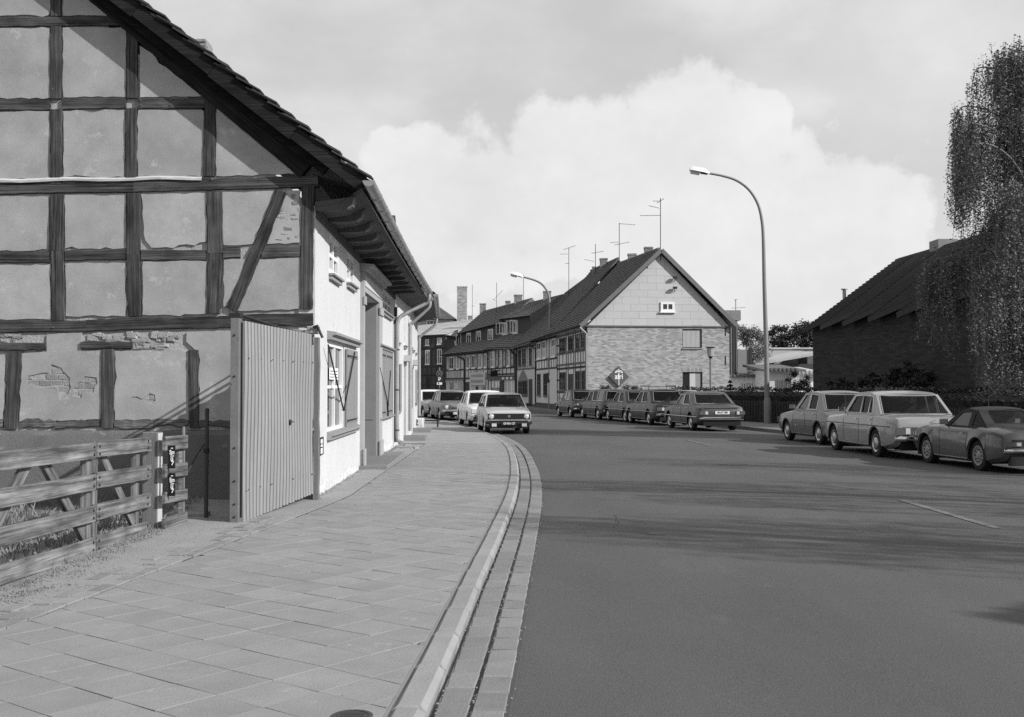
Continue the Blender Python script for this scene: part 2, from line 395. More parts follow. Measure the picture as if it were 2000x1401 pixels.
gutter_m = mat('gutter_block_stone', 0.205, var=0.28, scale=3, var2=0.15, scale2=80, bump=0.35, bscale=60, rnd=0.12, spots=(7, 0.62, 0.4, 0.4))
earth_m = mat('earth', 0.12, var=0.4, scale=0.8, var2=0.25, scale2=14, bump=0.8, bscale=12)
dirt_m = mat('joint_dirt', 0.07, var=0.3)
g = MB(); S = 3000
g.add([(-S, -S, -0.03), (S, -S, -0.03), (S, S, -0.03), (-S, S, -0.03)], [(0, 1, 2, 3)])
struct('ground', g, earth_m, fix=False)

LK = crom([(-1.4, -6, 0), (-0.75, 0, 0), (-0.40, 5.45, 0), (-0.25, 8.6, 0), (-0.08, 12.3, 0), (0.05, 15.6, 0), (0.12, 19, 0), (0.11, 23.5, 0), (0.0, 28.2, 0),
           (-0.25, 32, 0), (-0.78, 37, 0), (-1.9, 44, 0), (-3.2, 51, 0), (-5.0, 58.7, 0), (-8.6, 69, 0), (-14, 82, 0), (-24, 98, 0)], 6)
RK = crom([(11.4, -6, 0), (10.95, 8, 0), (10.75, 20, 0), (10.35, 27, 0), (9.9, 33, 0), (8.75, 41, 0), (7.5, 48, 0), (6.1, 54, 0), (4.6, 60, 0), (3.0, 63.3, 0), (2.25, 69, 0),
           (0.7, 78, 0), (-1.0, 88, 0), (-3.7, 97, 0), (-8.2, 107, 0), (-13, 111.5, 0), (-26, 113, 0)], 6)
def normals(pl):
    out = []
    for i, p in enumerate(pl):
        d = (pl[min(i + 1, len(pl) - 1)] - pl[max(i - 1, 0)]).normalized(); out.append(Vector((d.y, -d.x, 0)))   # points to +x side
    return out
LN, RN = normals(LK), normals(RK)
def ribbon(mb, pl, nn, prof):
    """sweep (offset, z) profile along the line"""
    k = len(prof); vs = []; fs = []
    for p, n in zip(pl, nn): vs += [(p.x + n.x * o, p.y + n.y * o, z) for o, z in prof]
    for i in range(len(pl) - 1):
        for j in range(k - 1): fs.append((i * k + j, i * k + j + 1, (i + 1) * k + j + 1, (i + 1) * k + j))
    return mb.add(vs, fs)
# road surface: one strip spanning between the kerbs
rd = MB(); n = min(len(LK), len(RK)); vs = []; fs = []
for i in range(n):
    a, b = LK[i] + LN[i] * 0.0, RK[i]
    for k in range(9):
        t = k / 8; vs.append((a.x + (b.x - a.x) * t, a.y + (b.y - a.y) * t, 0.0 + 0.05 * math.sin(math.pi * t) * min(1, 1)))
for i in range(n - 1):
    for k in range(8): fs.append((i * 9 + k, i * 9 + k + 1, (i + 1) * 9 + k + 1, (i + 1) * 9 + k))
rd.add(vs, fs); road = struct('road', rd, asphalt, smooth=30)
def road_z(x, y):
    """height of the cambered road"""
    a = min(LK, key=lambda p: abs(p.y - y)); b = min(RK, key=lambda p: abs(p.y - y)); t = (x - a.x) / (b.x - a.x)
    return 0.05 * math.sin(math.pi * max(0, min(1, t)))
# pavement beds
PZ = 0.085
pv = MB(); ribbon(pv, LK, LN, [(-9.0, PZ - 0.012), (-4.0, PZ - 0.012), (-0.15, PZ - 0.012)])
struct('pavement_bed', pv, joint_m, fix=False)
pr = MB(); ribbon(pr, RK, RN, [(0.15, 0.11), (3.2, 0.11)]); ribbon(pr, RK, RN, [(0.0, -0.02), (0.005, 0.115), (0.15, 0.118)])
struct('pavement', pr, mat('dusty_asphalt_pavement', 0.16, var=0.2, scale=1, scale2=60), fix=False)
# arc-length helpers along the left kerb
def along(pl, nn, s0, s1, off, step):
    """points every step metres along the line between arc lengths"""
    acc = 0; out = []; nxt = s0
    for i in range(len(pl) - 1):
        d = (pl[i + 1] - pl[i]).length
        while nxt <= acc + d and nxt <= s1:
            t = (nxt - acc) / d; p = pl[i].lerp(pl[i + 1], t); q = nn[i].lerp(nn[i + 1], t).normalized()
            out.append((p + q * off, q)); nxt += step
        acc += d
    return out
def stone_row(name, parent, m, o0, o1, z, s0, s1, step, zt=None, gap=0.008, cham=0.008, drop=0.0):
    """one row of stones laid along the left kerb; each stone an object"""
    A = along(LK, LN, s0, s1, o0, step); B = along(LK, LN, s0, s1, o1, step); me = None
    for i in range(len(A) - 1):
        a0, a1, b0, b1 = A[i][0], A[i + 1][0], B[i][0], B[i + 1][0]
        c = (a0 + a1 + b0 + b1) / 4; d = ((a1 - a0) + (b1 - b0)).normalized(); L = ((a1 - a0).length + (b1 - b0).length) / 2 - gap; w = (b0 - a0).length - gap
        if me is None or R.random() < 0.12:
            mb = MB(); x, y = L / 2, w / 2; c_ = cham; H = 0.12
            vs = []
            for zz, ins in ((-H, 0), (-c_, 0), (0, c_)):
                vs += [(-x + ins, -y + ins, zz), (x - ins, -y + ins, zz), (x - ins, y - ins - (drop if zz == 0 else 0), zz), (-x + ins, y - ins - (drop if zz == 0 else 0), zz)]
            vs = [(p[0] + jit(0.006), p[1] + jit(0.006), p[2] - (0.0 if p[2] else jit(0.002))) for p in vs]
            mb.add(vs, [(0, 1, 5, 4), (1, 2, 6, 5), (2, 3, 7, 6), (3, 0, 4, 7), (4, 5, 9, 8), (5, 6, 10, 9), (6, 7, 11, 10), (7, 4, 8, 11), (8, 9, 10, 11)])
            M = Matrix.Translation((c.x, c.y, z)) @ Matrix.Rotation(math.atan2(d.y, d.x), 4, 'Z')
            o = mb.build(name, m, parent, M, fix=True); me = o.data
        else:
            o = bpy.data.objects.new(name, me)
            M = Matrix.Translation((c.x, c.y, z + jit(0.0025))) @ Matrix.Rotation(math.atan2(d.y, d.x) + jit(0.006) + (0), 4, 'Z')
            link(o, parent, M)
kerb = thing('kerb', None, None, (0, 0, 0)); kerb['kind'] = 'structure'
stone_row('kerb_stone', kerb, kerb_m, 0.0, -0.17, PZ + 0.004, 9, 48, 0.8, gap=0.007, cham=0.028)
kf = MB(); ribbon(kf, LK, LN, [(-0.004, -0.05), (-0.004, PZ - .04), (-0.17, PZ - 0.012), (-0.171, PZ - 0.003), (-0.21, PZ - 0.003), (-0.215, PZ - 0.02), (-0.5, PZ - 0.03)])
struct('kerb_bed', kf, mat('kerb_bed_stone', 0.2, var=0.2), fix=False)
gut = thing('gutter', None, None); gut['kind'] = 'structure'
stone_row('gutter_block', gut, gutter_m, 0.185, 0.015, 0.022, 9, 40, 0.30, gap=0.012, cham=0.008)
stone_row('gutter_block', gut, gutter_m, 0.365, 0.195, 0.030, 9.1, 40, 0.31, gap=0.012, cham=0.008)
gb = MB(); ribbon(gb, LK, LN, [(-0.01, 0.006), (0.385, 0.018), (0.39, 0.0)]); struct('gutter_bed', gb, dirt_m, fix=False)
gb = MB(); ribbon(gb, [p for p in LK if p.y > 30], [q for p, q in zip(LK, LN) if p.y > 30], [(0.0, 0.022), (0.37, 0.03), (0.375, 0.0)]); struct('gutter_strip', gb, gutter_m, fix=False)
# diagonal slabs
paving = thing('pavement_paving', None, None); paving['kind'] = 'structure'
def left_edge(y):   # boundary between slabs and the strip of sand by the houses
    pts = [(-6, -3.9), (4, -3.62), (5.6, -3.42), (7.1, -3.15), (9, -2.95), (12.0, -2.62), (13.5, -2.45), (15.5, -2.25), (30, -2.3), (60, -3)]
    for (a, b), (c, d) in zip(pts, pts[1:]):
        if a <= y <= c: return b + (d - b) * (y - a) / (c - a)
    return -3
def kerb_x(y):
    for a, b in zip(LK, LK[1:]):
        if a.y <= y <= b.y: return a.x + (b.x - a.x) * (y - a.y) / (b.y - a.y)
    return LK[0].x
def clip(poly, fn):
    out = []
    for i in range(len(poly)):
        a, b = poly[i], poly[(i + 1) % len(poly)]; fa, fb = fn(a), fn(b)
        if fa >= 0: out.append(a)
        if (fa >= 0) != (fb >= 0):
            t = fa / (fa - fb); out.append((a[0] + (b[0] - a[0]) * t, a[1] + (b[1] - a[1]) * t))
    return out
slabs = []; T = 0.35; ang = math.radians(52); ca, sa = math.cos(ang), math.sin(ang)
for i in range(-60, 90):
    for j in range(-60, 90):
        u, v = i * T, j * T + (0.5 * T if i % 2 else 0) * 0
        x, y = u * ca - v * sa, u * sa + v * ca + 8
        if y < 3.2 or y > 31 or x > 0.9 or x < -4.4: continue
        c = T - 0.006
        q = [(x, y), (x + c * ca, y + c * sa), (x + c * ca - c * sa, y + c * sa + c * ca), (x - c * sa, y + c * ca)]
        le, ke = left_edge(y), kerb_x(y) - 0.185
        q = clip(q, lambda p: p[0] - left_edge(p[1]) - .012)
        q = clip(q, lambda p: kerb_x(p[1]) - 0.185 - p[0]) if q else q
        if len(q) >= 3:
            ar = abs(sum(q[k][0] * q[(k + 1) % len(q)][1] - q[(k + 1) % len(q)][0] * q[k][1] for k in range(len(q)))) / 2
            if ar > 0.006: slabs.append((y, q))
slabs.sort(key=lambda s: s[0] if s[0] > 4.9 else 99)
far = MB()
for k, (y, q) in enumerate(slabs):
    cx, cy = sum(p[0] for p in q) / len(q), sum(p[1] for p in q) / len(q)
    tz = [jit(0.0022) for _ in q]
    mb = MB() if k < 298 else far; ox, oy = (cx, cy) if k < 298 else (0, 0); n = len(q)
    vs = [(p[0] - ox, p[1] - oy, PZ - 0.03) for p in q] + [(p[0] - ox, p[1] - oy, PZ - 0.0025 + t) for p, t in zip(q, tz)]
    vs += [(ox * 0 + (p[0] - cx) * 0.993 + cx - ox, (p[1] - cy) * 0.993 + cy - oy, PZ - 0.001 + t) for p, t in zip(q, tz)]
    fs = [(i, (i + 1) % n, n + (i + 1) % n, n + i) for i in range(n)] + [(n + i, n + (i + 1) % n, 2 * n + (i + 1) % n, 2 * n + i) for i in range(n)] + [tuple(range(2 * n, 3 * n))]
    mb.add(vs, fs)
    if k < 298: mb.build('paving_slab', paving_m, paving, Matrix.Translation((cx, cy, 0)), fix=False)
fo = far.build('paving_slab_field', paving_m, paving, fix=False); fo['kind'] = 'stuff'
pf = MB(); ribbon(pf, [p for p in LK if p.y > 29.5], [q for p, q in zip(LK, LN) if p.y > 29.5], [(-9.0, PZ - 0.001), (-3, PZ - 0.001), (-0.16, PZ)])
struct('far_pavement', pf, pave_far, fix=False)
# sand strip by the fence and gate
sn = MB(); rows = 40; vs = []; fs = []
for i in range(rows + 1):
    y = 2 + 27.5 * i / rows
    for k in range(11):
        t = k / 10; x1 = left_edge(y) - 0.005; x0 = -5.2; x = x0 + (x1 - x0) * t
        vs.append((x + (jit(0.02) if 0 < k < 10 else 0), y, PZ - 0.002 + 0.012 * math.sin(3 * x + y) * (1 - t) + (jit(0.006) if k < 10 else 0)))
for i in range(rows):
    for k in range(10): fs.append((i * 11 + k, i * 11 + k + 1, (i + 1) * 11 + k + 1, (i + 1) * 11 + k))
sn.add(vs, fs); struct('sand_strip', sn, sand_m, smooth=60, fix=False)
# a few rows of old bricks laid beside the slabs
setts = thing('brick_paving', None, None); setts['kind'] = 'structure'
kbr = 0
for row in range(3):
    y = 5.6
    while y < 13 and kbr < 150:
        L = 0.25; x = left_edge(y + L / 2) - 0.07 - row * 0.125
        if R.random() < (0.92, 0.6, 0.35)[row]:
            d = math.atan2(L, left_edge(y + L) - left_edge(y))
            MB().box(-L / 2 + .006, L / 2 - .006, -.056, .056, -.05, 0.004, j=0.003).build('brick', mat('paving_brick', 0.25, var=0.2, rnd=0.15, bump=0.4), setts,
                Matrix.Translation((x, y + L / 2, PZ + 0.004)) @ Matrix.Rotation(d, 4, 'Z')); kbr += 1
        y += L
# cellar cover
cv = gnd(688, 1399, PZ); mh = thing('valve_cover', 'small round iron valve cover set in the slabs near the kerb', 'manhole cover', (cv.x, cv.y, PZ))
mb = MB(); mb.lathe([(0.095, -0.02), (0.095, 0.004), (0.075, 0.005), (0.075, 0.001), (0.0, 0.002)], 24); mb.build('rim', mat('cast_iron', 0.07, rough=0.6, metal=0.4), mh, smooth=30)
mb = MB(); mb.lathe([(0.073, -0.01), (0.073, 0.003), (0, 0.003)], 20)
for a in range(4):
    mb.box(-0.055, 0.055, -0.04 + a * 0.024, -0.03 + a * 0.024, 0.003, 0.006)
mb.build('lid', MATS['cast_iron'], mh)
# painted dashes on the road
paint = mat('road_paint', 0.17, rough=0.8, var=0.35, scale=9, var2=0.3, scale2=60, bump=0.2, spots=(12, 0.5, 0.10, 0.9))
def dash(x0, y0, x1, y1, w=0.11):
    mb = MB(); N = 8; vs = []; d = Vector((x1 - x0, y1 - y0, 0)).normalized(); nx, ny = d.y * w / 2, -d.x * w / 2
    for i in range(N + 1):
        t = i / N; x, y = x0 + (x1 - x0) * t, y0 + (y1 - y0) * t
        for s in (-1, 1): vs.append((x + s * nx, y + s * ny, road_z(x + s * nx, y + s * ny) + 0.006))
    mb.add(vs, [(2 * i, 2 * i + 1, 2 * i + 3, 2 * i + 2) for i in range(N)])
    return mb
rm = thing('lane_marking', None, None); rm['kind'] = 'structure'
for a, b in (((5.3, 12.35), (5.3, 15.4)), ((5.2, 29.5), (5.05, 32.5)), ((5.3, 4), (5.3, 7))):
    dash(*a, *b).build('lane_dash', paint, rm, fix=False)
# grass behind the fence: clumps and blades
grass_m = mat('grass', 0.2, var=0.45, scale=2.0, var2=0.3, scale2=30, bump=0, rnd=0.0)
lm = MB(); vs = []; fs = []
for i in range(17):
    for k in range(17):
        vs.append((-12.5 + 7.35 * i / 16, 3 + 12.1 * k / 16, PZ - 0.03 + jit(0.03)))
for i in range(16):
    for k in range(16): fs.append((i * 17 + k, (i + 1) * 17 + k, (i + 1) * 17 + k + 1, i * 17 + k + 1))
lm.add(vs, fs); struct('lawn', lm, mat('lawn_soil', 0.10, var=0.4, scale=1.5, var2=0.3, scale2=30, bump=0.8, bscale=30), fix=False)
gm = MB()
def blade(x, y, h, z=PZ - 0.02):
    a = R.uniform(0, 6.28); w = 0.004 + 0.004 * R.random(); lx, ly = jit(h * 0.5), jit(h * 0.5); dx, dy = math.cos(a) * w, math.sin(a) * w
    gm.add([(x - dx, y - dy, z), (x + dx, y + dy, z), (x + lx * 0.4, y + ly * 0.4, z + h * 0.7), (x + lx, y + ly, z + h)], [(0, 1, 2), (1, 3, 2)])
for c in range(620):
    cx_, cy_ = R.uniform(-9, -4.0), R.uniform(7.5, 15.1)
    for _ in range(26): blade(cx_ + R.gauss(0, 0.09), cy_ + R.gauss(0, 0.09), R.uniform(0.04, 0.13))
for c in range(230):                                     # weeds along the foot of the fence
    cy_ = R.uniform(6.5, 12.1); cx_ = -3.8 + abs(R.gauss(0, 0.11)) * (1.3 if cy_ < 10 else 0.7)
    for _ in range(16): blade(cx_ + R.gauss(0, 0.04), cy_ + R.gauss(0, 0.05), R.uniform(0.008, 0.022), PZ)
for c in range(60):
    cy_ = R.uniform(14.9, 28); 
    for _ in range(6): blade(-2.62 - (cy_ - 15) * 0.02 + R.gauss(0, 0.03), cy_ + R.gauss(0, 0.05), R.uniform(0.02, 0.06), PZ)
go = gm.build('grass', grass_m, fix=False); tag(go, 'rough grass and weeds behind and under the board fence', 'grass', kind='stuff')

crk = mat('crack_fill', 0.035, rough=0.7, var=0.3)
for k, (x, y, ax, ay, n, w) in enumerate(((1.15, 12.6, .01, .13, 9, .007), (3.2, 16.5, .22, .03, 8, .006), (2.2, 25.0, .3, .08, 10, .010))):
    mb = MB(); pts = [(x, y)]
    for i in range(n): pts.append((pts[-1][0] + ax + jit(.05), pts[-1][1] + ay + jit(.05)))
    vs = []
    for i, (a, b) in enumerate(pts):
        q = pts[min(i + 1, n)]; o = pts[max(i - 1, 0)]; dx, dy = q[0] - o[0], q[1] - o[1]; l = math.hypot(dx, dy) + 1e-6; ww = w * R.uniform(.4, 1.2)
        for s in (-1, 1): vs.append((a - dy / l * ww * s, b + dx / l * ww * s, road_z(a, b) + .005))
    mb.add(vs, [(2 * i, 2 * i + 1, 2 * i + 3, 2 * i + 2) for i in range(n)]); o = mb.build('road_crack', crk, rm, fix=False)
# small squares of repair and iron road covers
for (x, y, r) in ((1.55, 12.1, .12), (4.4, 22.5, .3)):
    mb = MB().lathe([(r, -.01), (r, .055), (r * .9, .056)], 20, 'z', (x, y, 0)); mb.v = [(a, b, c - .055 + road_z(x, y) + .006) for a, b, c in mb.v]; mb.build('road_cover', MATS['cast_iron'], rm)

pb = MB()
for k in range(1500):
    if k < 900: y = R.uniform(5, 14); x = left_edge(y) - abs(R.gauss(0, .5)) - .05; z = PZ
    elif k < 1300: y = R.uniform(5, 22); x = kerb_x(y) + R.choice((.008, .19, .37)) + R.gauss(0, .012); z = .022
    else: y = R.uniform(5, 20); x = R.uniform(left_edge(y), kerb_x(y) - .2); z = PZ
    s = R.uniform(.003, .011) * (1.3 if k < 900 else .8); pb.add([(x - s, y - s * .6, z), (x + s, y - s * .5, z), (x + jit(s), y + s, z), (x + jit(s * .5), y, z + s)], [(0, 1, 3), (1, 2, 3), (2, 0, 3)])
o = pb.build('gravel', stone_gravel, fix=False) if 0 else pb.build('gravel', mat('grit', 0.24, var=.5, scale=40, scale2=90), fix=False)
tag(o, 'loose grit and crumbs on the sandy strip, in the gutter and on the slabs', 'gravel', kind='stuff')
# ================================================================== the half-timbered house on the near corner
timber_m = wood('old_timber', 0.052, crack=0.8, rnd=0.22)
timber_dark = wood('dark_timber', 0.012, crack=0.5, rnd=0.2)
plaster_m = mat('rough_plaster', 0.33, rough=0.95, var=0.38, scale=2.3, var2=0.24, scale2=60, bump=0.22, bscale=90, rnd=0.07, spots=(3.2, 0.59, 0.46, 0.65))
mortar_m = mat('old_mortar', 0.36, var=0.35, scale=5, scale2=50, bump=0.8, bscale=30)
oldbrick_m = mat('old_brick', 0.27, var=0.3, scale=9, var2=0.25, scale2=60, bump=0.6, rnd=0.3, spots=(16, 0.58, 0.4, 0.6))
stone_m = mat('rubble_stone', 0.3, var=0.3, scale=6, var2=0.25, scale2=50, bump=0.9, rnd=0.3)
plinth_m = mat('plinth_render', 0.14, var=0.3, scale=1.6, var2=0.2, scale2=35, bump=0.6, spots=(2.3, 0.60, 0.34, 0.7))
white_m = mat('whitewashed_render', 0.55, rough=0.9, var=0.12, scale=1.6, var2=0.08, scale2=30, bump=0.5, bscale=14, stretch=(1, 1, 0.5), spots=(4.4, 0.60, 0.36, 0.6))
tile_m = mat('roof_tile', 0.05, rough=0.75, var=0.3, scale=5, var2=0.25, scale2=40, bump=0.4, rnd=0.25, spots=(9, 0.63, 0.16, 0.5))
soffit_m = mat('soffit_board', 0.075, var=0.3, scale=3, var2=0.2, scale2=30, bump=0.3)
joist_m = mat('joist_end_paint', 0.16, var=0.3, scale=6, scale2=40)
winwhite = mat('window_paint', 0.72, rough=0.6, var=0.1, scale=5, var2=0.08, scale2=50, bump=0.1)
greypaint = mat('grey_paint', 0.26, rough=0.7, var=0.2, scale=3, var2=0.12, scale2=40, bump=0.15)
iron_m = mat('black_iron', 0.03, rough=0.6, metal=0.3, var=0.3)
zinc_m = mat('zinc', 0.33, rough=0.5, metal=0.35, var=0.35, scale=4, var2=0.15, scale2=30, spots=(5, 0.6, 0.12, 0.5))
darkzinc = mat('dark_pipe', 0.05, rough=0.6, var=0.3)
pane_m = glass('window_glass', 0.03)
curtain_m = mat('curtain', 0.5, var=0.2, scale=5, stretch=(8, 8, 0.3), bump=0)

GF = Frame((-14.0, 15.3), (-2.68, 15.3))
FC = Frame((-2.68, 15.3), (-2.97, 28.5))
h1 = thing('half_timbered_house', 'old half-timbered house on the near corner with a plastered gable and whitewashed street front', 'house', (-2.68, 15.3, 0))
# solid core, front faces 2 cm behind the plaster
def gpt(px, py): u, h = GF.uv(px, py); return (u, h)
RIDGE_X, SLOPE = -8.35, 0.775
eave_pt = at(716, 350, 14.97)
EAVE_X, EAVE_Z = eave_pt.x, eave_pt.z
def roof_z(x): return EAVE_Z + (EAVE_X - x) * SLOPE
ru = RIDGE_X + 14
out = [(0.3, 0), (11.3, 0), (11.3, 4.02), (ru, roof_z(RIDGE_X) - 0.32), (0.3, 4.02)]
MB().slab(out, (), 0.006, 0.25).build('gable_wall', mortar_m, h1, GF.M)
def rough_poly(pts, a=0.006, step=0.09, inset=0.006):
    """edge of a plaster field: cut into short lengths and unevenly broken"""
    c = (sum(p[0] for p in pts) / len(pts), sum(p[1] for p in pts) / len(pts)); o = []
    for i in range(len(pts)):
        p, q = pts[i], pts[(i + 1) % len(pts)]; L = math.hypot(q[0] - p[0], q[1] - p[1]); n = max(1, int(L / step))
        for k in range(n):
            t = k / n; b = 3.0 if (k and R.random() < 0.07) else 1.0
            o.append((p[0] + (q[0] - p[0]) * t + jit(a) * b, p[1] + (q[1] - p[1]) * t + jit(a) * b))
    return o
def plaster(pxs, holes=(), a=0.010):
    o = rough_poly([gpt(*p) for p in pxs], a); hs = [rough_poly([gpt(*p) for p in h], 0.012, 0.06) for h in holes]
    p = 0.022 + jit(0.003)
    MB().slab(o, hs, -p, 0.012).build('plaster_panel', plaster_m, h1, GF.M)
def R4(x0, y0, x1, y1): return [(x0, y0), (x1, y0), (x1, y1), (x0, y1)]
zq = lambda l: [(x / 4.348, 600 + y / 4.348) for x, y in l]
hole1 = zq([(440, 480), (520, 510), (595, 600), (600, 690), (585, 745), (500, 730), (400, 690), (310, 680), (235, 650), (245, 590), (330, 570), (430, 555)])
hole2 = zq([(620, 690), (690, 630), (730, 590), (825, 595), (832, 650), (800, 722), (710, 715), (690, 770), (640, 745)])
hole3 = zq([(1120, 770), (1210, 780), (1270, 735), (1325, 740), (1330, 790), (1300, 815), (1220, 800)])
for c in ([R4(-40, -60, 99, 31)], [[(124, -60), (101, -60), (137, -30), (211, 31), (124, 31)][0:1] + [(137, -30), (211, 31), (124, 31)]], [R4(-40, 57, 99, 193)],
          [[(124, 55), (238, 55), (247, 62), (247, 190), (124, 191)]], [[(274, 90), (396, 190), (274, 190)]], [R4(-40, 218, 99, 350)], [R4(125, 217, 245, 346)],
          [R4(270, 216, 398, 345)], [[(423, 212), (427, 212), (577, 340), (423, 345)]], [R4(-40, 384, 97, 490)], [R4(128, 382, 247, 486)],
          [[(277, 380), (404, 378), (404, 474), (352, 478), (340, 484), (296, 484), (284, 470)]], [[(436, 377), (537, 374), (495, 478), (436, 480)]],
          [[(562, 373), (586, 373), (587, 475), (518, 478)]], [R4(-40, 518, 100, 624)], [R4(130, 514, 247, 618)], [[(280, 512), (404, 510), (405, 614), (279, 616)]],
          [[(438, 508), (484, 506), (447, 596), (438, 600)]], [[(508, 506), (587, 504), (591, 604), (464, 608)]],
          [R4(-40, 692, 10, 822)], [[(44, 690), (92, 686), (92, 654), (160, 650), (161, 684), (200, 684), (200, 820), (40, 822)], hole1, hole2],
          [[(226, 686), (262, 684), (300, 688), (352, 682), (372, 690), (368, 820), (225, 820)], hole3],
          [[(366, 650), (470, 645), (470, 828), (390, 826), (388, 690), (366, 668)]], [R4(470, 645, 600, 828)]):
    plaster(c[0], c[1:])
# bricks and stones laid bare where the plaster has come off
def inside(p, poly):
    r = False
    for i in range(len(poly)):
        (x1, y1), (x2, y2) = poly[i], poly[i - 1]
        if (y1 > p[1]) != (y2 > p[1]) and p[0] < (x2 - x1) * (p[1] - y1) / (y2 - y1) + x1: r = not r
    return r
def gblock(name, u, h, w, hh, m, y=-0.012, j=0.004, ch=0.006):
    mb = MB().bbox(-w / 2, w / 2, y, 0.05, -hh / 2, hh / 2, ch); mb.v = [(a + jit(j), b + jit(j * 0.6), c + jit(j)) for a, b, c in mb.v]
    mb.build(name, m, h1, GF.mat(u, 0, h))
for hl in (hole1, hole2, hole3):
    P = [gpt(*p) for p in hl]; MB().slab([(min(p[0] for p in P) - .04, min(p[1] for p in P) - .04), (max(p[0] for p in P) + .04, min(p[1] for p in P) - .04), (max(p[0] for p in P) + .04, max(p[1] for p in P) + .04), (min(p[0] for p in P) - .04, max(p[1] for p in P) + .04)], (), -.0065, .02).build('mortar_bed', mortar_m, h1, GF.M); u0, u1 = min(p[0] for p in P), max(p[0] for p in P); v0, v1 = min(p[1] for p in P), max(p[1] for p in P)
    row = 0; h = v0 - 0.01
    while h < v1 + 0.05:
        u = u0 - 0.1 + (row % 2) * 0.085
        while u < u1 + 0.1:
            if inside((u, h), P) or inside((u + 0.06, h), P) or inside((u - 0.06, h), P): gblock('brick', u, h, 0.158, 0.07, oldbrick_m, -0.0105 + jit(0.003), 0.006, 0.004)
            u += 0.172
        h += 0.084; row += 1
rub = [gpt(*p) for p in zq([(700, 215), (1560, 215), (1540, 300), (1420, 350), (1300, 345), (1150, 345), (1130, 300), (700, 290)])]
for k in range(46):
    x, y = R.uniform(162, 358), R.uniform(651, 679); u, h = gpt(x, y)
    if inside((u, h), rub): gblock('stone', u, h, R.uniform(0.06, 0.17), R.uniform(0.04, 0.11), stone_m, -0.014 + jit(0.012), 0.014, 0.012)
for k in range(12):
    x, y = R.uniform(0, 40), R.uniform(652, 668); u, h = gpt(x, y); gblock('stone', u, h, R.uniform(0.06, 0.13), R.uniform(0.03, 0.07), stone_m, -0.012, 0.012, 0.01)
for k in range(16):
    x, y = R.uniform(540, 586), R.uniform(380, 470); u, h = gpt(x, y)
    gblock('stone', u, h, R.uniform(0.05, 0.12), R.uniform(0.04, 0.08), oldbrick_m, -0.027, 0.012, 0.01)
# timbers, read off as (x0,y0,x1,y1,width)
def gb_(x0, y0, x1, y1, wpx, m=None, proud=0.035, wob=0.0065, name='timber', deep=0.1):
    a, b = gpt(x0, y0), gpt(x1, y1); return beam(GF, h1, a[0], a[1], b[0], b[1], wpx / 143.8, m or timber_m, proud, deep, wob, name)
for b in ((-40, 44, 245, 42, 19), (-40, 205, 100, 205, 22), (123, 204, 247, 203, 21), (269, 203, 405, 202, 21),
          (-40, 371, 262, 366, 21), (262, 366, 622, 354, 22), (-40, 503, 98, 502, 22), (128, 499, 247, 498, 20), (277, 499, 403, 498, 21), (437, 495, 470, 494, 22), (512, 492, 587, 491, 24),
          (-40, 640, 170, 637, 22), (170, 637, 450, 628, 23), (450, 628, 612, 624, 24),
          (111, -60, 111, 33, 21), (111, 53, 111, 194, 21), (260, 52, 260, 193, 22), (112, 215, 111, 361, 22), (258, 213, 257, 357, 21), (411, 190, 409, 345, 22),
          (114, 382, 112, 490, 27), (113, 490, 116, 627, 24), (262, 378, 262, 498, 27), (260, 498, 265, 618, 26), (419, 376, 421, 495, 30), (422, 495, 418, 612, 26),
          (601, 364, 600, 604, 24), (31, 686, 22, 838, 25), (212, 682, 211, 836, 24), (378, 684, 380, 836, 20)):
    gb_(*b, proud=0.042 if abs(b[0] - b[2]) < 20 else 0.034)
gb_(549, 374, 456, 606, 23, proud=0.046, wob=0.012, name='brace')
gb_(-40, 678, 91, 678, 14, proud=0.05, wob=0.012); gb_(160, 675, 261, 674, 14, proud=0.05, wob=0.012)
for x0, x1 in ((-40, 8), (44, 110), (108, 200), (224, 300), (296, 368), (390, 470), (470, 612)): gb_(x0, 829, x1, 828 + jit(1), 14, proud=0.03, wob=0.022, m=wood('rotten_timber', 0.10, crack=0.7))
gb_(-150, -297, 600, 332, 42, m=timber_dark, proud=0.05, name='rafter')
wf = MB(); n = 26; vs = []
for i in range(n + 1):
    x = -40 + 436 * i / n; y = 354 - 5 * max(0, x) / 395 + 1.3 * math.sin(x * 0.035); u, h = gpt(x, y)
    for (yy, dz) in ((-0.058, -0.024), (-0.062, 0.004), (-0.03, 0.03), (0.0, 0.03), (0.0, -0.02)): vs.append((u, yy + jit(0.003), h + dz + jit(0.003)))
wf.add(vs, [(i * 5 + k, i * 5 + (k + 1) % 5, i * 5 + 5 + (k + 1) % 5, i * 5 + 5 + k) for i in range(n) for k in range(5)])
wf.build('flashing_strip', mat('pale_flashing', 0.5, var=0.2, scale=6), h1, GF.M)
# plinth with its rough top edge
n = 60; mb = MB(); vs = []
for i in range(n + 1):
    u = 0.3 + (11.32 - 0.3) * i / n; h = GF.uv(300, 842)[1] + jit(0.012)
    vs += [(u, -0.085 + jit(0.006), -0.1), (u, -0.08 + jit(0.006), h * 0.5), (u, -0.075 + jit(0.006), h - 0.05), (u, -0.045, h), (u, 0.03, h + 0.02)]
mb.add(vs, [(i * 5 + k, i * 5 + 5 + k, i * 5 + 6 + k, i * 5 + 1 + k) for i in range(n) for k in range(4)])
mb.build('plinth', plinth_m, h1, GF.M, smooth=30)
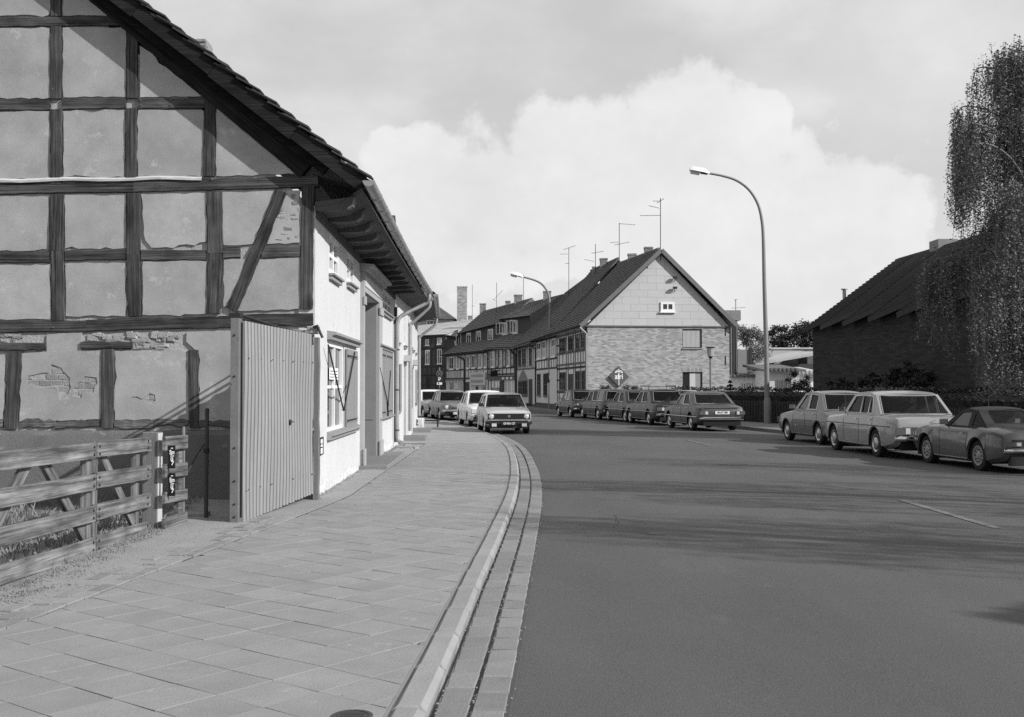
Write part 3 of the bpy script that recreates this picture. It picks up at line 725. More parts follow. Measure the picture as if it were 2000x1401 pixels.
# nails / pegs in the beams
mb = MB()
for (x, y) in ((277, 198), (277, 207), (336, 196), (336, 206), (105, 176), (105, 205), (260, 204), (106, 640), (415, 352), (230, 354), (250, 352)):
    u, h = gpt(x, y); mb.lathe([(0.009, -0.04), (0.009, -0.052), (0.004, -0.056)], 6, 'y', (u, 0, h))
mb.build('pegs', joist_m, h1, GF.M)['kind'] = 'stuff'

# ---- street front
def wall_top(u): return 4.06 - 0.11 * u / 13.2
def prect(xa, xb, ytop, ybot, fr=FC):
    """opening whose left edge is read at xa: heights from that edge"""
    u0 = fr.uv(xa, ytop)[0]; u1 = fr.uv(xb, ytop)[0]; return u0, u1, fr.uv(xa, ybot)[1], fr.uv(xa, ytop)[1]
WA = prect(643, 662, 422, 534); WB = prect(677.5, 692, 449, 551); WC = prect(738, 764, 521, 601)
GA = prect(640, 672, 666, 846); GC = prect(737, 764, 681, 818); DR = prect(706, 735, 570, 912)
WA, WB, WC = [(a, b, c, min(d, wall_top(b) - 0.175)) for a, b, c, d in (WA, WB, WC)]
holes = [[(a, c), (b, c), (b, d), (a, d)] for a, b, c, d in (WA, WB, WC, GA, GC)]
outl = [(0.0, 0), (DR[0], 0), (DR[0], DR[3]), (DR[1], DR[3]), (DR[1], 0), (13.2, 0), (13.2, wall_top(13.2)), (0.0, wall_top(0))]
MB().slab(outl, holes, 0.0, 0.22).build('front_wall', white_m, h1, FC.M)
def window(fr, parent, rc, cols=2, rows=3, m=winwhite, d=0.05, fw=0.05, sill=0.0, sillm=None, pane=None, name='window', bar=0.03, proud=0.0, curtain=False):
    """frame and sash bars as one part, glass and sill as its own pieces"""
    u0, u1, h0, h1_ = rc; y0 = -proud; mb = MB()
    mb.box(u0, u0 + fw, y0, y0 + d, h0, h1_).box(u1 - fw, u1, y0, y0 + d, h0, h1_).box(u0 + fw, u1 - fw, y0, y0 + d, h1_ - fw, h1_).box(u0 + fw, u1 - fw, y0, y0 + d, h0, h0 + fw)
    for i in range(1, cols):
        x = u0 + (u1 - u0) * i / cols; mb.box(x - bar * 0.9, x + bar * 0.9, y0 + 0.004, y0 + d - 0.003, h0 + fw, h1_ - fw)
    for k in range(1, rows):
        z = h0 + (h1_ - h0) * k / rows; mb.box(u0 + fw, u1 - fw, y0 + 0.010, y0 + d - 0.010, z - bar / 2, z + bar / 2)
    w = mb.build(name, m, parent, fr.M)
    MB().box(u0 + fw * 0.5, u1 - fw * 0.5, y0 + d * 0.6, y0 + d * 0.6 + 0.006, h0 + fw * 0.5, h1_ - fw * 0.5).build('pane', pane or pane_m, w, fr.M)
    if curtain:
        MB().box(u0 + fw, u1 - fw, y0 + d + 0.02, y0 + d + 0.03, h0 + (h1_ - h0) * 0.0 + fw, h1_ - fw).build('curtain', curtain_m, w, fr.M)
    if sill:
        sb = MB(); sb.box(u0 - 0.05, u1 + 0.05, -sill, 0.01, h0 - 0.03, h0 - 0.001); sb.box(u0 - 0.03, u1 + 0.03, -sill * 0.6, 0.01, h0 - 0.09, h0 - 0.031)
        sb.build('sill', sillm or greypaint, w, fr.M)
    return w
for rc in (WA, WB): window(FC, h1, rc, 2, 2, d=0.08, fw=0.085, sill=0.09, bar=0.06, proud=-0.005, curtain=True)
window(FC, h1, WC, 4, 2, d=0.08, fw=0.085, sill=0.10, bar=0.06, proud=-0.005, curtain=True)
wa = window(FC, h1, (GA[0], GA[0] + (GA[1] - GA[0]) * 0.96, GA[2], GA[3]), 2, 2, d=0.08, fw=0.07, bar=0.045, proud=-0.01)
# painted sill and cornice of the near ground-floor window
def ledge(parent, u0, u1, h, out_, th=0.05, m=greypaint, name='cornice', slope=0.0):
    mb = MB(); prof = [(0.0, -th), (-out_ * 0.55, -th), (-out_ * 0.6, -th * 0.5), (-out_, -th * 0.35), (-out_, 0.0), (0.0, 0.02)]
    vs = [(u, y, h + z + slope * (u - u0)) for u in (u0, u1) for y, z in prof]; k = len(prof)
    mb.add(vs, [(i, (i + 1) % k, k + (i + 1) % k, k + i) for i in range(k)] + [tuple(range(k)), tuple(range(2 * k - 1, k - 1, -1))])
    return mb.build(name, m, parent, FC.M)
shut_u0, shut_u1 = FC.uv(673, 700)[0], FC.uv(694, 700)[0]
ledge(wa, GA[0] - 0.08, shut_u1 + 0.1, GA[3] + 0.13, 0.13, 0.11, name='cornice'); ledge(wa, GA[0] - 0.06, shut_u1 + 0.08, GA[2] - 0.002, 0.12, 0.10, name='sill')
def shutter(u0, u1, h0, h1_, y=-0.045, rot=0.0):
    M = FC.mat(u0, y, 0) @ Matrix.Rotation(rot, 4, 'Z'); w = u1 - u0
    mb = MB().box(0, w, 0, 0.03, h0, h1_); mb.box(0.04, w - 0.04, -0.012, 0, h0 + 0.08, h0 + 0.14); mb.box(0.04, w - 0.04, -0.012, 0, h1_ - 0.14, h1_ - 0.08)
    nb = 3
    for i in range(1, nb): mb.box(w * i / nb - 0.005, w * i / nb + 0.005, -0.003, 0.0, h0, h1_)
    s = mb.build('shutter', mat('shutter_wood', 0.22, var=0.25, scale=3, var2=0.15, scale2=14, stretch=(7, 7, .5), bump=0.3, rnd=0.05), h1, M)
    hb = MB(); hb.box(0.0, w * 0.8, -0.02, -0.013, h0 + 0.1, h0 + 0.125).box(0.0, w * 0.8, -0.02, -0.013, h1_ - 0.125, h1_ - 0.1); hb.build('hinge', iron_m, s, M)
    return s
shutter(shut_u0, shut_u1, GA[2] + 0.01, GA[3] - 0.05)
shutter(GC[0], (GC[0] + GC[1]) / 2 - 0.01, GC[2], GC[3]); shutter((GC[0] + GC[1]) / 2 + 0.01, GC[1], GC[2], GC[3])
ledge(h1, GC[0] - 0.08, GC[1] + 0.1, GC[3] + 0.10, 0.12, 0.09); ledge(h1, GC[0] - 0.06, GC[1] + 0.06, GC[2], 0.10, 0.06, name='sill')
# iron bars folded in a V before the shutters
def fpt(px, py, off=-0.07): u, h = FC.uv(px, py, off); return FC.M @ Vector((u, off, h))
for a, b in (((641, 674), (671, 802)), ((693, 688), (672, 800)), ((742, 718), (758, 790)), ((763, 724), (758, 792))):
    mb = MB().tube([fpt(*a), fpt(*b)], 0.013, 6); mb.lathe([(0.03, 0), (0.03, 0.01), (0.0, 0.012)], 8, 'z', fpt(*b)); mb.build('shutter_bar', iron_m, h1, Matrix.Identity(4))
mb = MB().tube([fpt(757, 786), fpt(758, 815)], 0.02, 6).build('shutter_bolt', iron_m, h1, Matrix.Identity(4))
# paper notice behind the glass
nu0, nh1 = FC.uv(643, 718, 0.03); nu1, nh0 = FC.uv(660, 742, 0.03)
nt = MB().box(nu0, nu1, 0.026, 0.030, nh0, nh1).build('notice', mat('paper', 0.8, var=0.05), wa, FC.M)
for k in range(4): MB().box(nu0 + .06, nu1 - .06 - .03 * (k % 2), 0.0225, 0.0255, nh1 - .045 - .045 * k - .012, nh1 - .045 - .045 * k).build('notice_line', iron_m, nt, FC.M)
# portal: pilasters, panel over the door, cornice, recessed door, step
pm = mat('portal_stone_paint', 0.34, var=0.15, scale=2, var2=0.1, scale2=30)
jm = mat('door_jamb_paint', 0.22, var=0.2, scale=2.5, var2=0.15, scale2=30)
P0, P1 = FC.uv(703.5, 600)[0], FC.uv(741, 600)[0]; ptop = FC.uv(704, 530)[1]
por = MB(); por.box(P0, DR[0], -0.07, -0.001, 0.0, DR[3]); por.box(DR[1], P1, -0.07, -0.001, 0.0, DR[3]); por.box(P0, P1, -0.07, -0.001, DR[3], ptop)
por.box(P0 - 0.03, DR[0] + 0.02, -0.10, -0.071, 0.0, 0.45); por.box(DR[1] - 0.02, P1 + 0.03, -0.10, -0.071, 0.0, 0.45)
por.box(P0 - 0.02, DR[0] + 0.02, -0.10, -0.071, DR[3] - 0.25, DR[3] - 0.1); por.box(DR[1] - 0.02, P1 + 0.02, -0.10, -0.071, DR[3] - 0.25, DR[3] - 0.1)
portal = por.build('portal', pm, h1, FC.M)
MB().box(P0 + 0.15, P1 - 0.15, -0.085, -0.071, DR[3] + 0.1, ptop - 0.08).build('portal_panel', mat('portal_panel_paint', 0.5, var=0.1), portal, FC.M)
ledge(portal, P0 - 0.1, P1 + 0.12, ptop + 0.12, 0.26, 0.12, pm)
rb = MB(); dd = 0.42
rb.box(DR[0] - 0.02, DR[0], 0.221, dd, 0, DR[3]).box(DR[1], DR[1] + 0.02, 0.0 + 0.221, dd, 0, DR[3]); rb.box(DR[0], DR[1], 0.221, dd, DR[3], DR[3] + 0.02); rb.build('door_recess', jm, h1, FC.M)
lin = MB(); lin.box(DR[1] - 0.006, DR[1] - 0.001, 0.0, dd, 0.13, DR[3] - 0.01); lin.box(DR[1] - 0.02, DR[1] - 0.006, 0.05, dd - 0.04, 0.9, 0.95); lin.build('door_jamb', jm, h1, FC.M)
door = MB().box(DR[0], DR[1], dd, dd + 0.04, 0.13, DR[3])
for i in range(2):
    for (a, b) in ((0.3, 0.95), (1.05, 1.75)):
        w = (DR[1] - DR[0]) / 2; door.box(DR[0] + i * w + 0.1, DR[0] + (i + 1) * w - 0.1, dd - 0.015, dd, a, b)
dr = door.build('door', wood('door_wood', 0.09, crack=0.3), h1, FC.M)
MB().box(DR[0] + 0.05, DR[1] - 0.05, dd - 0.03, dd, 2.0, 2.06).build('transom', jm, dr, FC.M)
MB().tube([FC.M @ Vector((DR[0] + 0.2, dd - 0.04, 1.0)), FC.M @ Vector((DR[0] + 0.32, dd - 0.05, 1.0))], 0.012, 6).build('handle', zinc_m, dr, Matrix.Identity(4))
st = MB().bbox(P0 - 0.15, P1 + 0.75, -0.52, 0.3, 0.0, 0.145, 0.015).build('doorstep', mat('worn_step_stone', 0.2, var=0.2, scale=3, bump=0.3), h1, FC.M)
# lamp hook and enamel plates
mb = MB(); a = FC.uv(622, 873)
mb.box(a[0], a[0] + 0.28, -0.02, -0.001, a[1] - 0.11, a[1] + 0.12); mb.build('meter_box', mat('meter_box_paint', 0.7, var=0.1), h1, FC.M)
mb = MB(); 
for (x0, x1, z0, z1) in ((0, .28, .105, .13), (0, .28, -.12, -.105), (-.012, 0.01, -.12, .13), (.27, .29, -.12, .13), (.05, .2, -.02, -.008), (.05, .2, .03, .04)): mb.box(a[0] + x0, a[0] + x1, -0.03, -0.021, a[1] + z0, a[1] + z1)
mb.build('meter_box_rim', iron_m, h1, FC.M)
# dark foot of the wall, flaked
mb = MB(); n = 160; vs = []
for i in range(n + 1):
    u = 13.1 * i / n; t = 0.17 + 0.05 * math.sin(u * 2.1) + 0.03 * math.sin(u * 7.3) + 0.04 * R.random() + (0.08 if 8 < u < 13 else 0)
    vs += [(u, -0.012 - jit(0.004), -0.05), (u, -0.012, t * 0.5), (u, -0.002, t)]
keep = [i for i in range(n) if not (P0 - 0.3 < 13.1 * i / n < P1 + 0.1)]
mb.add(vs, [(i * 3 + k, i * 3 + 3 + k, i * 3 + 4 + k, i * 3 + 1 + k) for i in keep for k in range(2)])
mb.build('damp_foot', mat('flaked_render', 0.62, var=0.3, scale=4, var2=0.25, scale2=30, bump=0.9, spots=(6, 0.56, 0.2, 0.7)), h1, FC.M)
# ---- eaves: soffit, joist ends, roof tiles, gutter
far_e = Vector((-2.12, 28.45, 4.02))
def eave(t): return Vector((EAVE_X, 14.97, EAVE_Z)).lerp(far_e, t) + Vector((0, 0, -0.06 * math.sin(math.pi * t)))
sf = MB(); n = 26; vs = []
for i in range(n + 1):
    t = i / n; e = eave(t); y = e.y + (0.29 if i == 0 else 0); wu = max(0, y - 15.3); wx = -2.68 - 0.022 * wu; wz = wall_top(wu) - 0.02
    mx = wx + (e.x - wx) * 0.45
    vs += [(wx + 0.002, y, wz), (mx, y, wz + 0.05), (e.x - 0.16, y, e.z - 0.10), (e.x - 0.10, y, e.z - 0.07), (e.x - 0.10, y, e.z - 0.04), (wx - 0.05, y, wz + 0.45)]
sf.add(vs, [(i * 6 + k, i * 6 + 6 + k, i * 6 + 7 + k, i * 6 + 1 + k) for i in range(n) for k in range(5)])
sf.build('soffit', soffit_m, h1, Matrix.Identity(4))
for k in range(13):
    t = (k + 0.5) / 13; e = eave(t); y = 15.34 + 1.04 * k; wx = -2.68 - 0.022 * (y - 15.3); wz = wall_top(y - 15.3) - 0.05; ex = e.x - 0.2
    for q in (1,):
        mb = MB(); pr_ = [(wx, wz - 0.02), (ex - 0.2, wz - 0.01), (ex - 0.08, wz + 0.01), (ex - 0.02, wz + 0.06), (ex, wz + 0.13), (ex - 0.02, wz + 0.17), (wx, wz + 0.10)]
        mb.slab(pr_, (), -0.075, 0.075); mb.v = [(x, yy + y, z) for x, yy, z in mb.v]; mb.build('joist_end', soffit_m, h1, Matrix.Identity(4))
        mb = MB(); mb.slab([(ex - 0.09, wz + 0.004), (ex - 0.02, wz + 0.045), (ex + 0.008, wz + 0.10), (ex + 0.008, wz + 0.15), (ex - 0.01, wz + 0.15), (ex - 0.03, wz + 0.07), (ex - 0.09, wz + 0.02)], (), -0.078, 0.078)
        mb.v = [(x, yy + y, z) for x, yy, z in mb.v]; mb.build('joist_cap', joist_m, h1, Matrix.Identity(4))
mb = MB()                                                     # frieze board at the top of the wall
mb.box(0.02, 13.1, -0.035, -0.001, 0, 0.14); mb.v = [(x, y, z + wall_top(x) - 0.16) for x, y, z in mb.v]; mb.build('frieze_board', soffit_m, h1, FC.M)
def stepped_roof(name, parent, e0, e1, r0, r1, n, m, th=0.03, cols=1, wave=0.0, sag=0.0):
    """roof plane of overlapping courses between an eave line and a ridge line (world points)"""
    e0, e1, r0, r1 = map(Vector, (e0, e1, r0, r1)); nn = (e1 - e0).cross(r0 - e0).normalized(); nn = nn if nn.z > 0 else -nn
    vs = []; fs = []; K = cols + 1
    for i in range(n):
        a0, b0 = e0.lerp(r0, i / n), e1.lerp(r1, i / n); a1, b1 = e0.lerp(r0, (i + 1) / n), e1.lerp(r1, (i + 1) / n); o = len(vs)
        for (a, b, off) in ((a0, b0, 0.0), (a0, b0, th), (a1, b1, 0.004)):
            for k in range(K):
                t = k / cols; w = wave * (k % 2) * (1 if off > 0.01 else 0)
                vs.append(a.lerp(b, t) + nn * (off + w + (jit(th * 0.18) if off > 0.01 else 0)) - Vector((0, 0, sag * math.sin(math.pi * t) * math.sin(math.pi * (i + 0.5) / n))))
        for r in range(2):
            for k in range(cols): fs.append((o + r * K + k, o + r * K + k + 1, o + (r + 1) * K + k + 1, o + (r + 1) * K + k))
    mb = MB().add(vs, fs)
    return mb.build(name, m, parent, Matrix.Identity(4), fix=False)
nc = 32; rz_ = roof_z(RIDGE_X)
roof1 = stepped_roof('roof', h1, (EAVE_X - 0.0, 15.2, EAVE_Z), far_e, (RIDGE_X, 15.2, rz_), (RIDGE_X - 0.1, 28.45, rz_ - 0.35), nc, tile_m, 0.035, 62, 0.03)
rb = MB(); rb.add([(RIDGE_X, 15.0, rz_), (RIDGE_X, 28.45, rz_ - 0.35), (-14.6, 28.4, 4.1), (-14.6, 15.0, 4.3), (EAVE_X - .05, 15.06, EAVE_Z - .04), (EAVE_X - .2, 28.4, 3.98), (RIDGE_X, 28.4, rz_ - .4), (RIDGE_X, 15.06, rz_ - .04)], [(0, 1, 2, 3), (4, 5, 6, 7)])
rb.build('roof_back', tile_m, h1, Matrix.Identity(4), fix=False)
# verge tiles, each one its own piece; they step along the gable edge
L = math.hypot(RIDGE_X - EAVE_X, rz_ - EAVE_Z); ux, uz = (RIDGE_X - EAVE_X) / L, (rz_ - EAVE_Z) / L; nx, nz = -uz * -1, ux * -1
nx, nz = uz, -ux
for k in range(int(L / 0.27) + 1):
    s = k * 0.27 - 0.03
    for col in range(1):
        y0, y1 = 14.95 + jit(0.012), 15.21
        a = (EAVE_X + ux * s, EAVE_Z + uz * s); b = (EAVE_X + ux * (s + 0.36), EAVE_Z + uz * (s + 0.36)); t0 = 0.055 + jit(0.008); t1 = 0.002
        q = [(a[0] + nx * t0, a[1] + nz * t0), (a[0] + nx * (t0 + 0.024), a[1] + nz * (t0 + 0.024)), (b[0] + nx * (t1 + 0.024), b[1] + nz * (t1 + 0.024)), (b[0] + nx * t1, b[1] + nz * t1)]
        mb = MB().slab(q, (), y0, y1); mb.v = [(x + jit(0.003), y, z + jit(0.003)) for x, y, z in mb.v]; mb.build('tile', tile_m, roof1, Matrix.Identity(4))
        if k % 2 == 0:
            q2 = [(x - nx * 0.03 + ux * 0.09, z - nz * 0.03 + uz * 0.09) for x, z in q]; MB().slab(q2, (), y0 + 0.025, y1).build('tile', tile_m, roof1, Matrix.Identity(4))
# verge boards under the tiles and the dark lining between them and the wall
def sloped(name, s0, s1, d0, d1, y0, y1, m, parent):
    q = [(EAVE_X + ux * s0 + nx * d0, EAVE_Z + uz * s0 + nz * d0), (EAVE_X + ux * s1 + nx * d0, EAVE_Z + uz * s1 + nz * d0), (EAVE_X + ux * s1 + nx * d1, EAVE_Z + uz * s1 + nz * d1), (EAVE_X + ux * s0 + nx * d1, EAVE_Z + uz * s0 + nz * d1)]
    return MB().slab(q, (), y0, y1).build(name, m, parent, Matrix.Identity(4))
s = 0.0; bl = (1.15, 1.4, 1.3, 1.5, 1.3, 1.6)
for k, l in enumerate(bl):
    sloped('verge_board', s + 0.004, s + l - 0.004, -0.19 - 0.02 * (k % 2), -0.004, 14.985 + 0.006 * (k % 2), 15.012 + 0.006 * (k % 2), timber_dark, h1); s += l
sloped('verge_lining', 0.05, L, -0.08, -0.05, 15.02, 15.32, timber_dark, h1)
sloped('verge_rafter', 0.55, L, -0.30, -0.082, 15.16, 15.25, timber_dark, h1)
# half-round gutter hung under the eaves
def gutter(parent, pts, r=0.08, m=None, cap=True):
    mb = MB(); prof = [(math.cos(math.pi + math.pi * k / 8) * r, math.sin(math.pi + math.pi * k / 8) * r) for k in range(9)]; prof += [(x * 0.93, z * 0.93) for x, z in reversed(prof)]
    vs = []; K = len(prof)
    for p in pts: vs += [(p[0] + x, p[1], p[2] + z) for x, z in prof]
    fs = [(i * K + k, i * K + (k + 1) % K, (i + 1) * K + (k + 1) % K, (i + 1) * K + k) for i in range(len(pts) - 1) for k in range(K)]
    mb.add(vs, fs)
    if cap:
        for p, dy in ((pts[0], -0.002), (pts[-1], 0.002)): mb.add([(p[0] + x, p[1] + dy, p[2] + z) for x, z in prof[:9]], [tuple(range(9))])
    return mb.build('gutter', m or zinc_m, parent, Matrix.Identity(4), smooth=40)
gp = [eave(t / 16) + Vector((0.035, 0, -0.03)) for t in range(17)]; gp[0].y = 14.9
gu = gutter(h1, gp)
mb = MB()
for t in range(1, 16): e = gp[t]; mb.tube([(e.x + 0.085 * math.cos(a), e.y, e.z + 0.088 * math.sin(a)) for a in [math.pi + math.pi * q / 8 for q in range(9)]], 0.007, 4)
mb.build('gutter_brackets', zinc_m, gu, Matrix.Identity(4))
# chimney behind the verge, and a stub of pole
c0, c1 = at(364, 110, 19.5), at(403, 76, 19.5); w = c1.x - c0.x
chm = brickmat('chimney_brick', 0.2, 0.28, 0.13, 0.06)
ch = MB().box(c0.x, c1.x, 19.5, 19.5 + w * 1.2, c0.z - 0.6, c1.z - 0.04).build('chimney', chm, h1, Matrix.Identity(4))
for k in range(5):
    MB().bbox(c0.x - 0.012 + k * w / 5 + 0.004, c0.x - 0.012 + (k + 1) * w / 5 + 0.002, 19.48, 19.48 + w * 1.25, c1.z - 0.055, c1.z + jit(0.01), 0.004).build('brick', oldbrick_m, ch, Matrix.Identity(4))
a, b = at(344, 54, 17.0), at(366, 84, 17.0); MB().tube([a, b, b + (b - a)], 0.012, 5).build('lead_rod', iron_m, h1, Matrix.Identity(4))
# downpipe with swan neck at the far end of the house
def pipe(parent, pts, r=0.05, m=None, name='downpipe'): return MB().tube(crom(pts, 4) if len(pts) > 3 else pts, r, 8).build(name, m or zinc_m, parent, Matrix.Identity(4), smooth=50)
e = gp[-1]
dp = pipe(h1, [e + Vector((0, -0.25, -0.02)), e + Vector((0.0, -0.25, -0.2)), e + Vector((-0.1, -0.22, -0.32)), Vector((-2.72, 28.05, 3.38)), Vector((-2.84, 28.0, 3.2)), Vector((-2.85, 28.0, 2.8)), Vector((-2.85, 28.0, 1.4)), Vector((-2.84, 28.0, 0.35)), Vector((-2.72, 27.9, 0.2))])
mb = MB()
for z in (0.5, 1.5, 2.5): mb.lathe([(0.06, z), (0.06, z + 0.03)], 8, 'z', (-2.85, 28.0, 0))
mb.build('pipe_clips', darkzinc, dp, Matrix.Identity(4))
pipe(h1, [Vector((-2.93, 28.35, z)) for z in (3.6, 0.2)], 0.04, darkzinc)
for k in range(14): 
    x, y = -2.55 + jit(0.25), 27.8 + jit(0.6); s = R.uniform(0.02, 0.06)
    MB().box(-s, s, -s * .7, s * .7, 0, s, j=s * 0.3).build('rubble_stone', stone_m, h1, Matrix.Translation((x, y, PZ)))

# ================================================================== the two houses beyond on the same side
def side_house(label, p, q, top, wallm, openings, eave_x, eave_z, ridge_dx, ridge_z, pipes, extra=None):
    fr = Frame(p, q); L = fr.len
    t = thing('terraced_house', label, 'house', (p[0], p[1], 0), group='row of small houses beyond the corner house')
    hl = [[(a, c), (b, c), (b, d), (a, d)] for a, b, c, d, k in openings]
    MB().slab([(0, 0), (L, 0), (L, top), (0, top)], hl, 0, 0.2).build('front_wall', wallm, t, fr.M)
    for a, b, c, d, k in openings:
        if k == 'w':
            window(fr, t, (a, b, c, d), 2, 3, d=0.06, fw=0.07, sill=0.08, proud=-0.02)
        elif k == 's':
            window(fr, t, (a, b, c, d), 2, 2, d=0.06, fw=0.07, sill=0.08, proud=-0.02)
            for sg in (-1, 1):
                x0 = a - 0.38 if sg < 0 else b + 0.02
                mb = MB().box(x0, x0 + 0.36, -0.05, -0.02, c, d); mb.box(x0 + 0.04, x0 + 0.32, -0.06, -0.05, c + 0.1, c + 0.14); mb.build('shutter', greypaint, t, fr.M)
        else:
            MB().box(a, b, 0.12, 0.16, c + 0.12, d).build('door', MATS['door_wood'], t, fr.M)
            MB().box(a - 0.1, b + 0.1, -0.6, 0.1, -0.02, 0.2).build('doorstep', MATS['worn_step_stone'], t, fr.M)
            mb = MB(); mb.slab([(a - 0.15, d + 0.1), (b + 0.15, d + 0.1), (b + 0.05, d + 0.28), (a - 0.05, d + 0.28)], (), -0.15, 0); mb.build('door_hood', pm, t, fr.M)
    e0 = fr.M @ Vector((0, -eave_x, eave_z)); e1 = fr.M @ Vector((L, -eave_x, eave_z - 0.05)); r0 = fr.M @ Vector((0, ridge_dx, ridge_z)); r1 = fr.M @ Vector((L, ridge_dx, ridge_z))
    stepped_roof('roof', t, e0, e1, r0, r1, 22, tile_m, 0.04, 16, 0.03)
    mb = MB(); mb.add([e0 - Vector((0, 0, 0.05)), e1 - Vector((0, 0, 0.05)), fr.M @ Vector((L, 0, top - 0.04)), fr.M @ Vector((0, 0, top - 0.04))], [(0, 1, 2, 3)])
    mb.add([e0 - Vector((0, 0, 0.05)), r0 - Vector((0, 0, 0.05)), fr.M @ Vector((0, 0.0, top - 0.04))], [(0, 1, 2)]); mb.build('soffit', soffit_m, t, Matrix.Identity(4), fix=False)
    gutter(t, [e0.lerp(e1, k / 6) + Vector((0.04, 0, -0.02)) for k in range(7)])
    for pts in pipes: pipe(t, pts, 0.05)
    return t, fr
h2, f2 = side_house('narrow whitewashed house with light shutters just past the downpipe of the corner house', (-2.98, 28.5), (-3.05, 33.2), 4.0, white_m,
    [(0.55, 1.25, 2.75, 3.75, 'w'), (2.9, 3.6, 2.75, 3.75, 'w'), (0.7, 1.4, 0.95, 2.2, 's'), (3.0, 3.9, 0.0, 2.2, 'd')], 0.62, 4.25, 4.5, 7.6,
    [[Vector((-2.40, 33.0, 4.15)), Vector((-2.42, 33.0, 3.95)), Vector((-2.55, 33.0, 3.8)), Vector((-2.93, 33.0, 3.45)), Vector((-2.98, 33.0, 3.3)), Vector((-2.98, 33.0, 2.0)), Vector((-2.98, 33.0, 0.3))]])
h3, f3 = side_house('whitewashed terrace house furthest along the left row, with the number 2 by its foot', (-3.05, 33.2), (-3.62, 43.2), 4.1, white_m,
    [(1.2, 2.0, 2.8, 3.8, 'w'), (3.6, 4.4, 2.8, 3.8, 'w'), (6.8, 7.6, 2.8, 3.8, 'w'), (1.2, 2.1, 1.0, 2.2, 's'), (4.0, 4.9, 0.0, 2.2, 'd'), (7.0, 7.9, 1.0, 2.2, 's')], 0.75, 4.35, 4.5, 7.9,
    [[Vector((-2.85, 42.6, 4.2)), Vector((-2.87, 42.6, 4.0)), Vector((-3.0, 42.6, 3.85)), Vector((-3.45, 42.6, 3.5)), Vector((-3.5, 42.6, 3.3)), Vector((-3.5, 42.6, 2.0)), Vector((-3.5, 42.6, 0.5))]])
def dormer(parent, x, y, z, w, hh, d):
    mb = MB().box(x - d, x, y - w / 2, y + w / 2, z - 0.6, z + hh); b = mb.build('dormer', mat('dormer_board', 0.14, var=0.2), parent, Matrix.Identity(4))
    mb = MB(); mb.add([(x + 0.08, y - w / 2 - 0.08, z + hh - 0.05), (x + 0.08, y, z + hh + 0.25), (x + 0.08, y + w / 2 + 0.08, z + hh - 0.05), (x - d - 1, y - w / 2 - 0.15, z + hh - 0.05), (x - d - 1, y, z + hh + 0.4), (x - d - 1, y + w / 2 + 0.15, z + hh - 0.05)], [(0, 1, 4, 3), (1, 2, 5, 4), (0, 2, 1)])
    mb.build('dormer_roof', tile_m, b, Matrix.Identity(4), fix=False)
dormer(h2, -3.22, 30.2, 5.2, 0.5, 0.75, 1.6); dormer(h3, -3.15, 35.0, 4.9, 0.6, 0.5, 1.6)
# white block with the house number, iron scraper beside it
nb = at(811, 836, 41.5)
blk = MB().bbox(-3.75, -3.28, 41.3, 42.2, PZ - 0.02, 0.42, 0.02).build('number_block', white_m, h3, Matrix.Identity(4))
lettering('2', 0.30, iron_m, blk, Matrix.Translation((-3.5, 41.294, 0.27)), 'house_number')
MB().box(-3.25, -2.7, 42.0, 42.1, 0.30, 0.36).box(-2.8, -2.74, 42.02, 42.08, PZ, 0.3).build('boot_scraper', iron_m, h3, Matrix.Identity(4))
# ================================================================== corrugated gate, its posts, board fence
gm_ = mat('gate_sheet_metal', 0.26, rough=0.62, var=0.25, scale=2.5, var2=0.2, scale2=45, bump=0.15, metal=0.15, stretch=(1, 1, 0.12), spots=(3, 0.66, 0.24, 0.5))
g0 = at(474, 1030, 12.68); g1 = at(611, 983, 15.15)
GT = Frame((g0.x, g0.y), (g1.x, g1.y))
gate = thing('corrugated_gate', 'pale corrugated metal gate leaf standing open against the corner of the timbered house', 'gate', (g0.x, g0.y, 0))
gh0, gh1 = 0.13, at(474, 627, 12.68).z; ge1 = at(611, 654, 15.15).z
mb = MB(); vs = []; fs = []; NR = 23; L = GT.len; k = NR * 6
for i in range(k + 1):
    u = L * i / k; ph = i % 6; u += (0, 0.006, 0, 0, 0, -0.006)[ph] if 0 < i < k else 0; y = (0.034, 0.0, -0.012, -0.016, -0.012, 0.0)[ph]; zb = gh0 + 0.10 * (i / k) - 0.06 + jit(0.006); zt = gh1 + (ge1 - gh1) * i / k
    for t in range(7): vs.append((u, y + 0.010 * math.sin(u * 2.3 + t), zb + (zt - zb) * t / 6))
for i in range(k):
    for t in range(6): fs.append((i * 7 + t, (i + 1) * 7 + t, (i + 1) * 7 + t + 1, i * 7 + t + 1))
mb.add(vs, fs); mb.m = [1 if (q // 6) % 6 in (0, 5) else 0 for q in range(len(fs))]; mb.build('sheet', [gm_, mat('shaded_groove_metal', 0.13, var=.3, scale=3, stretch=(1, 1, .2))], gate, GT.M, fix=False)  # groove faces darker: shade between the ribs put into the colour
fm = MB(); fm.box(0.0, 0.05, 0.015, 0.06, gh0, gh1 - 0.02).box(L - 0.05, L, 0.015, 0.06, gh0 + 0.1, ge1 - 0.02); fm.box(0.05, L - 0.05, 0.02, 0.055, 0.4, 0.45).box(0.05, L - 0.05, 0.02, 0.055, 1.9, 1.95)
fm.build('frame', iron_m, gate, GT.M)
lu, lh = GT.uv(565, 824); mb = MB(); mb.tube([(lu, -0.02, lh), (lu, -0.06, lh), (lu - 0.08, -0.05, lh)], 0.006, 6).build('handle', iron_m, gate, GT.M)
mb = MB().bbox(lu - 0.015, lu + 0.02, -0.022, -0.013, lh - 0.04, lh + 0.03, 0.003).build('lock_plate', darkzinc, gate, GT.M)
mb = MB()
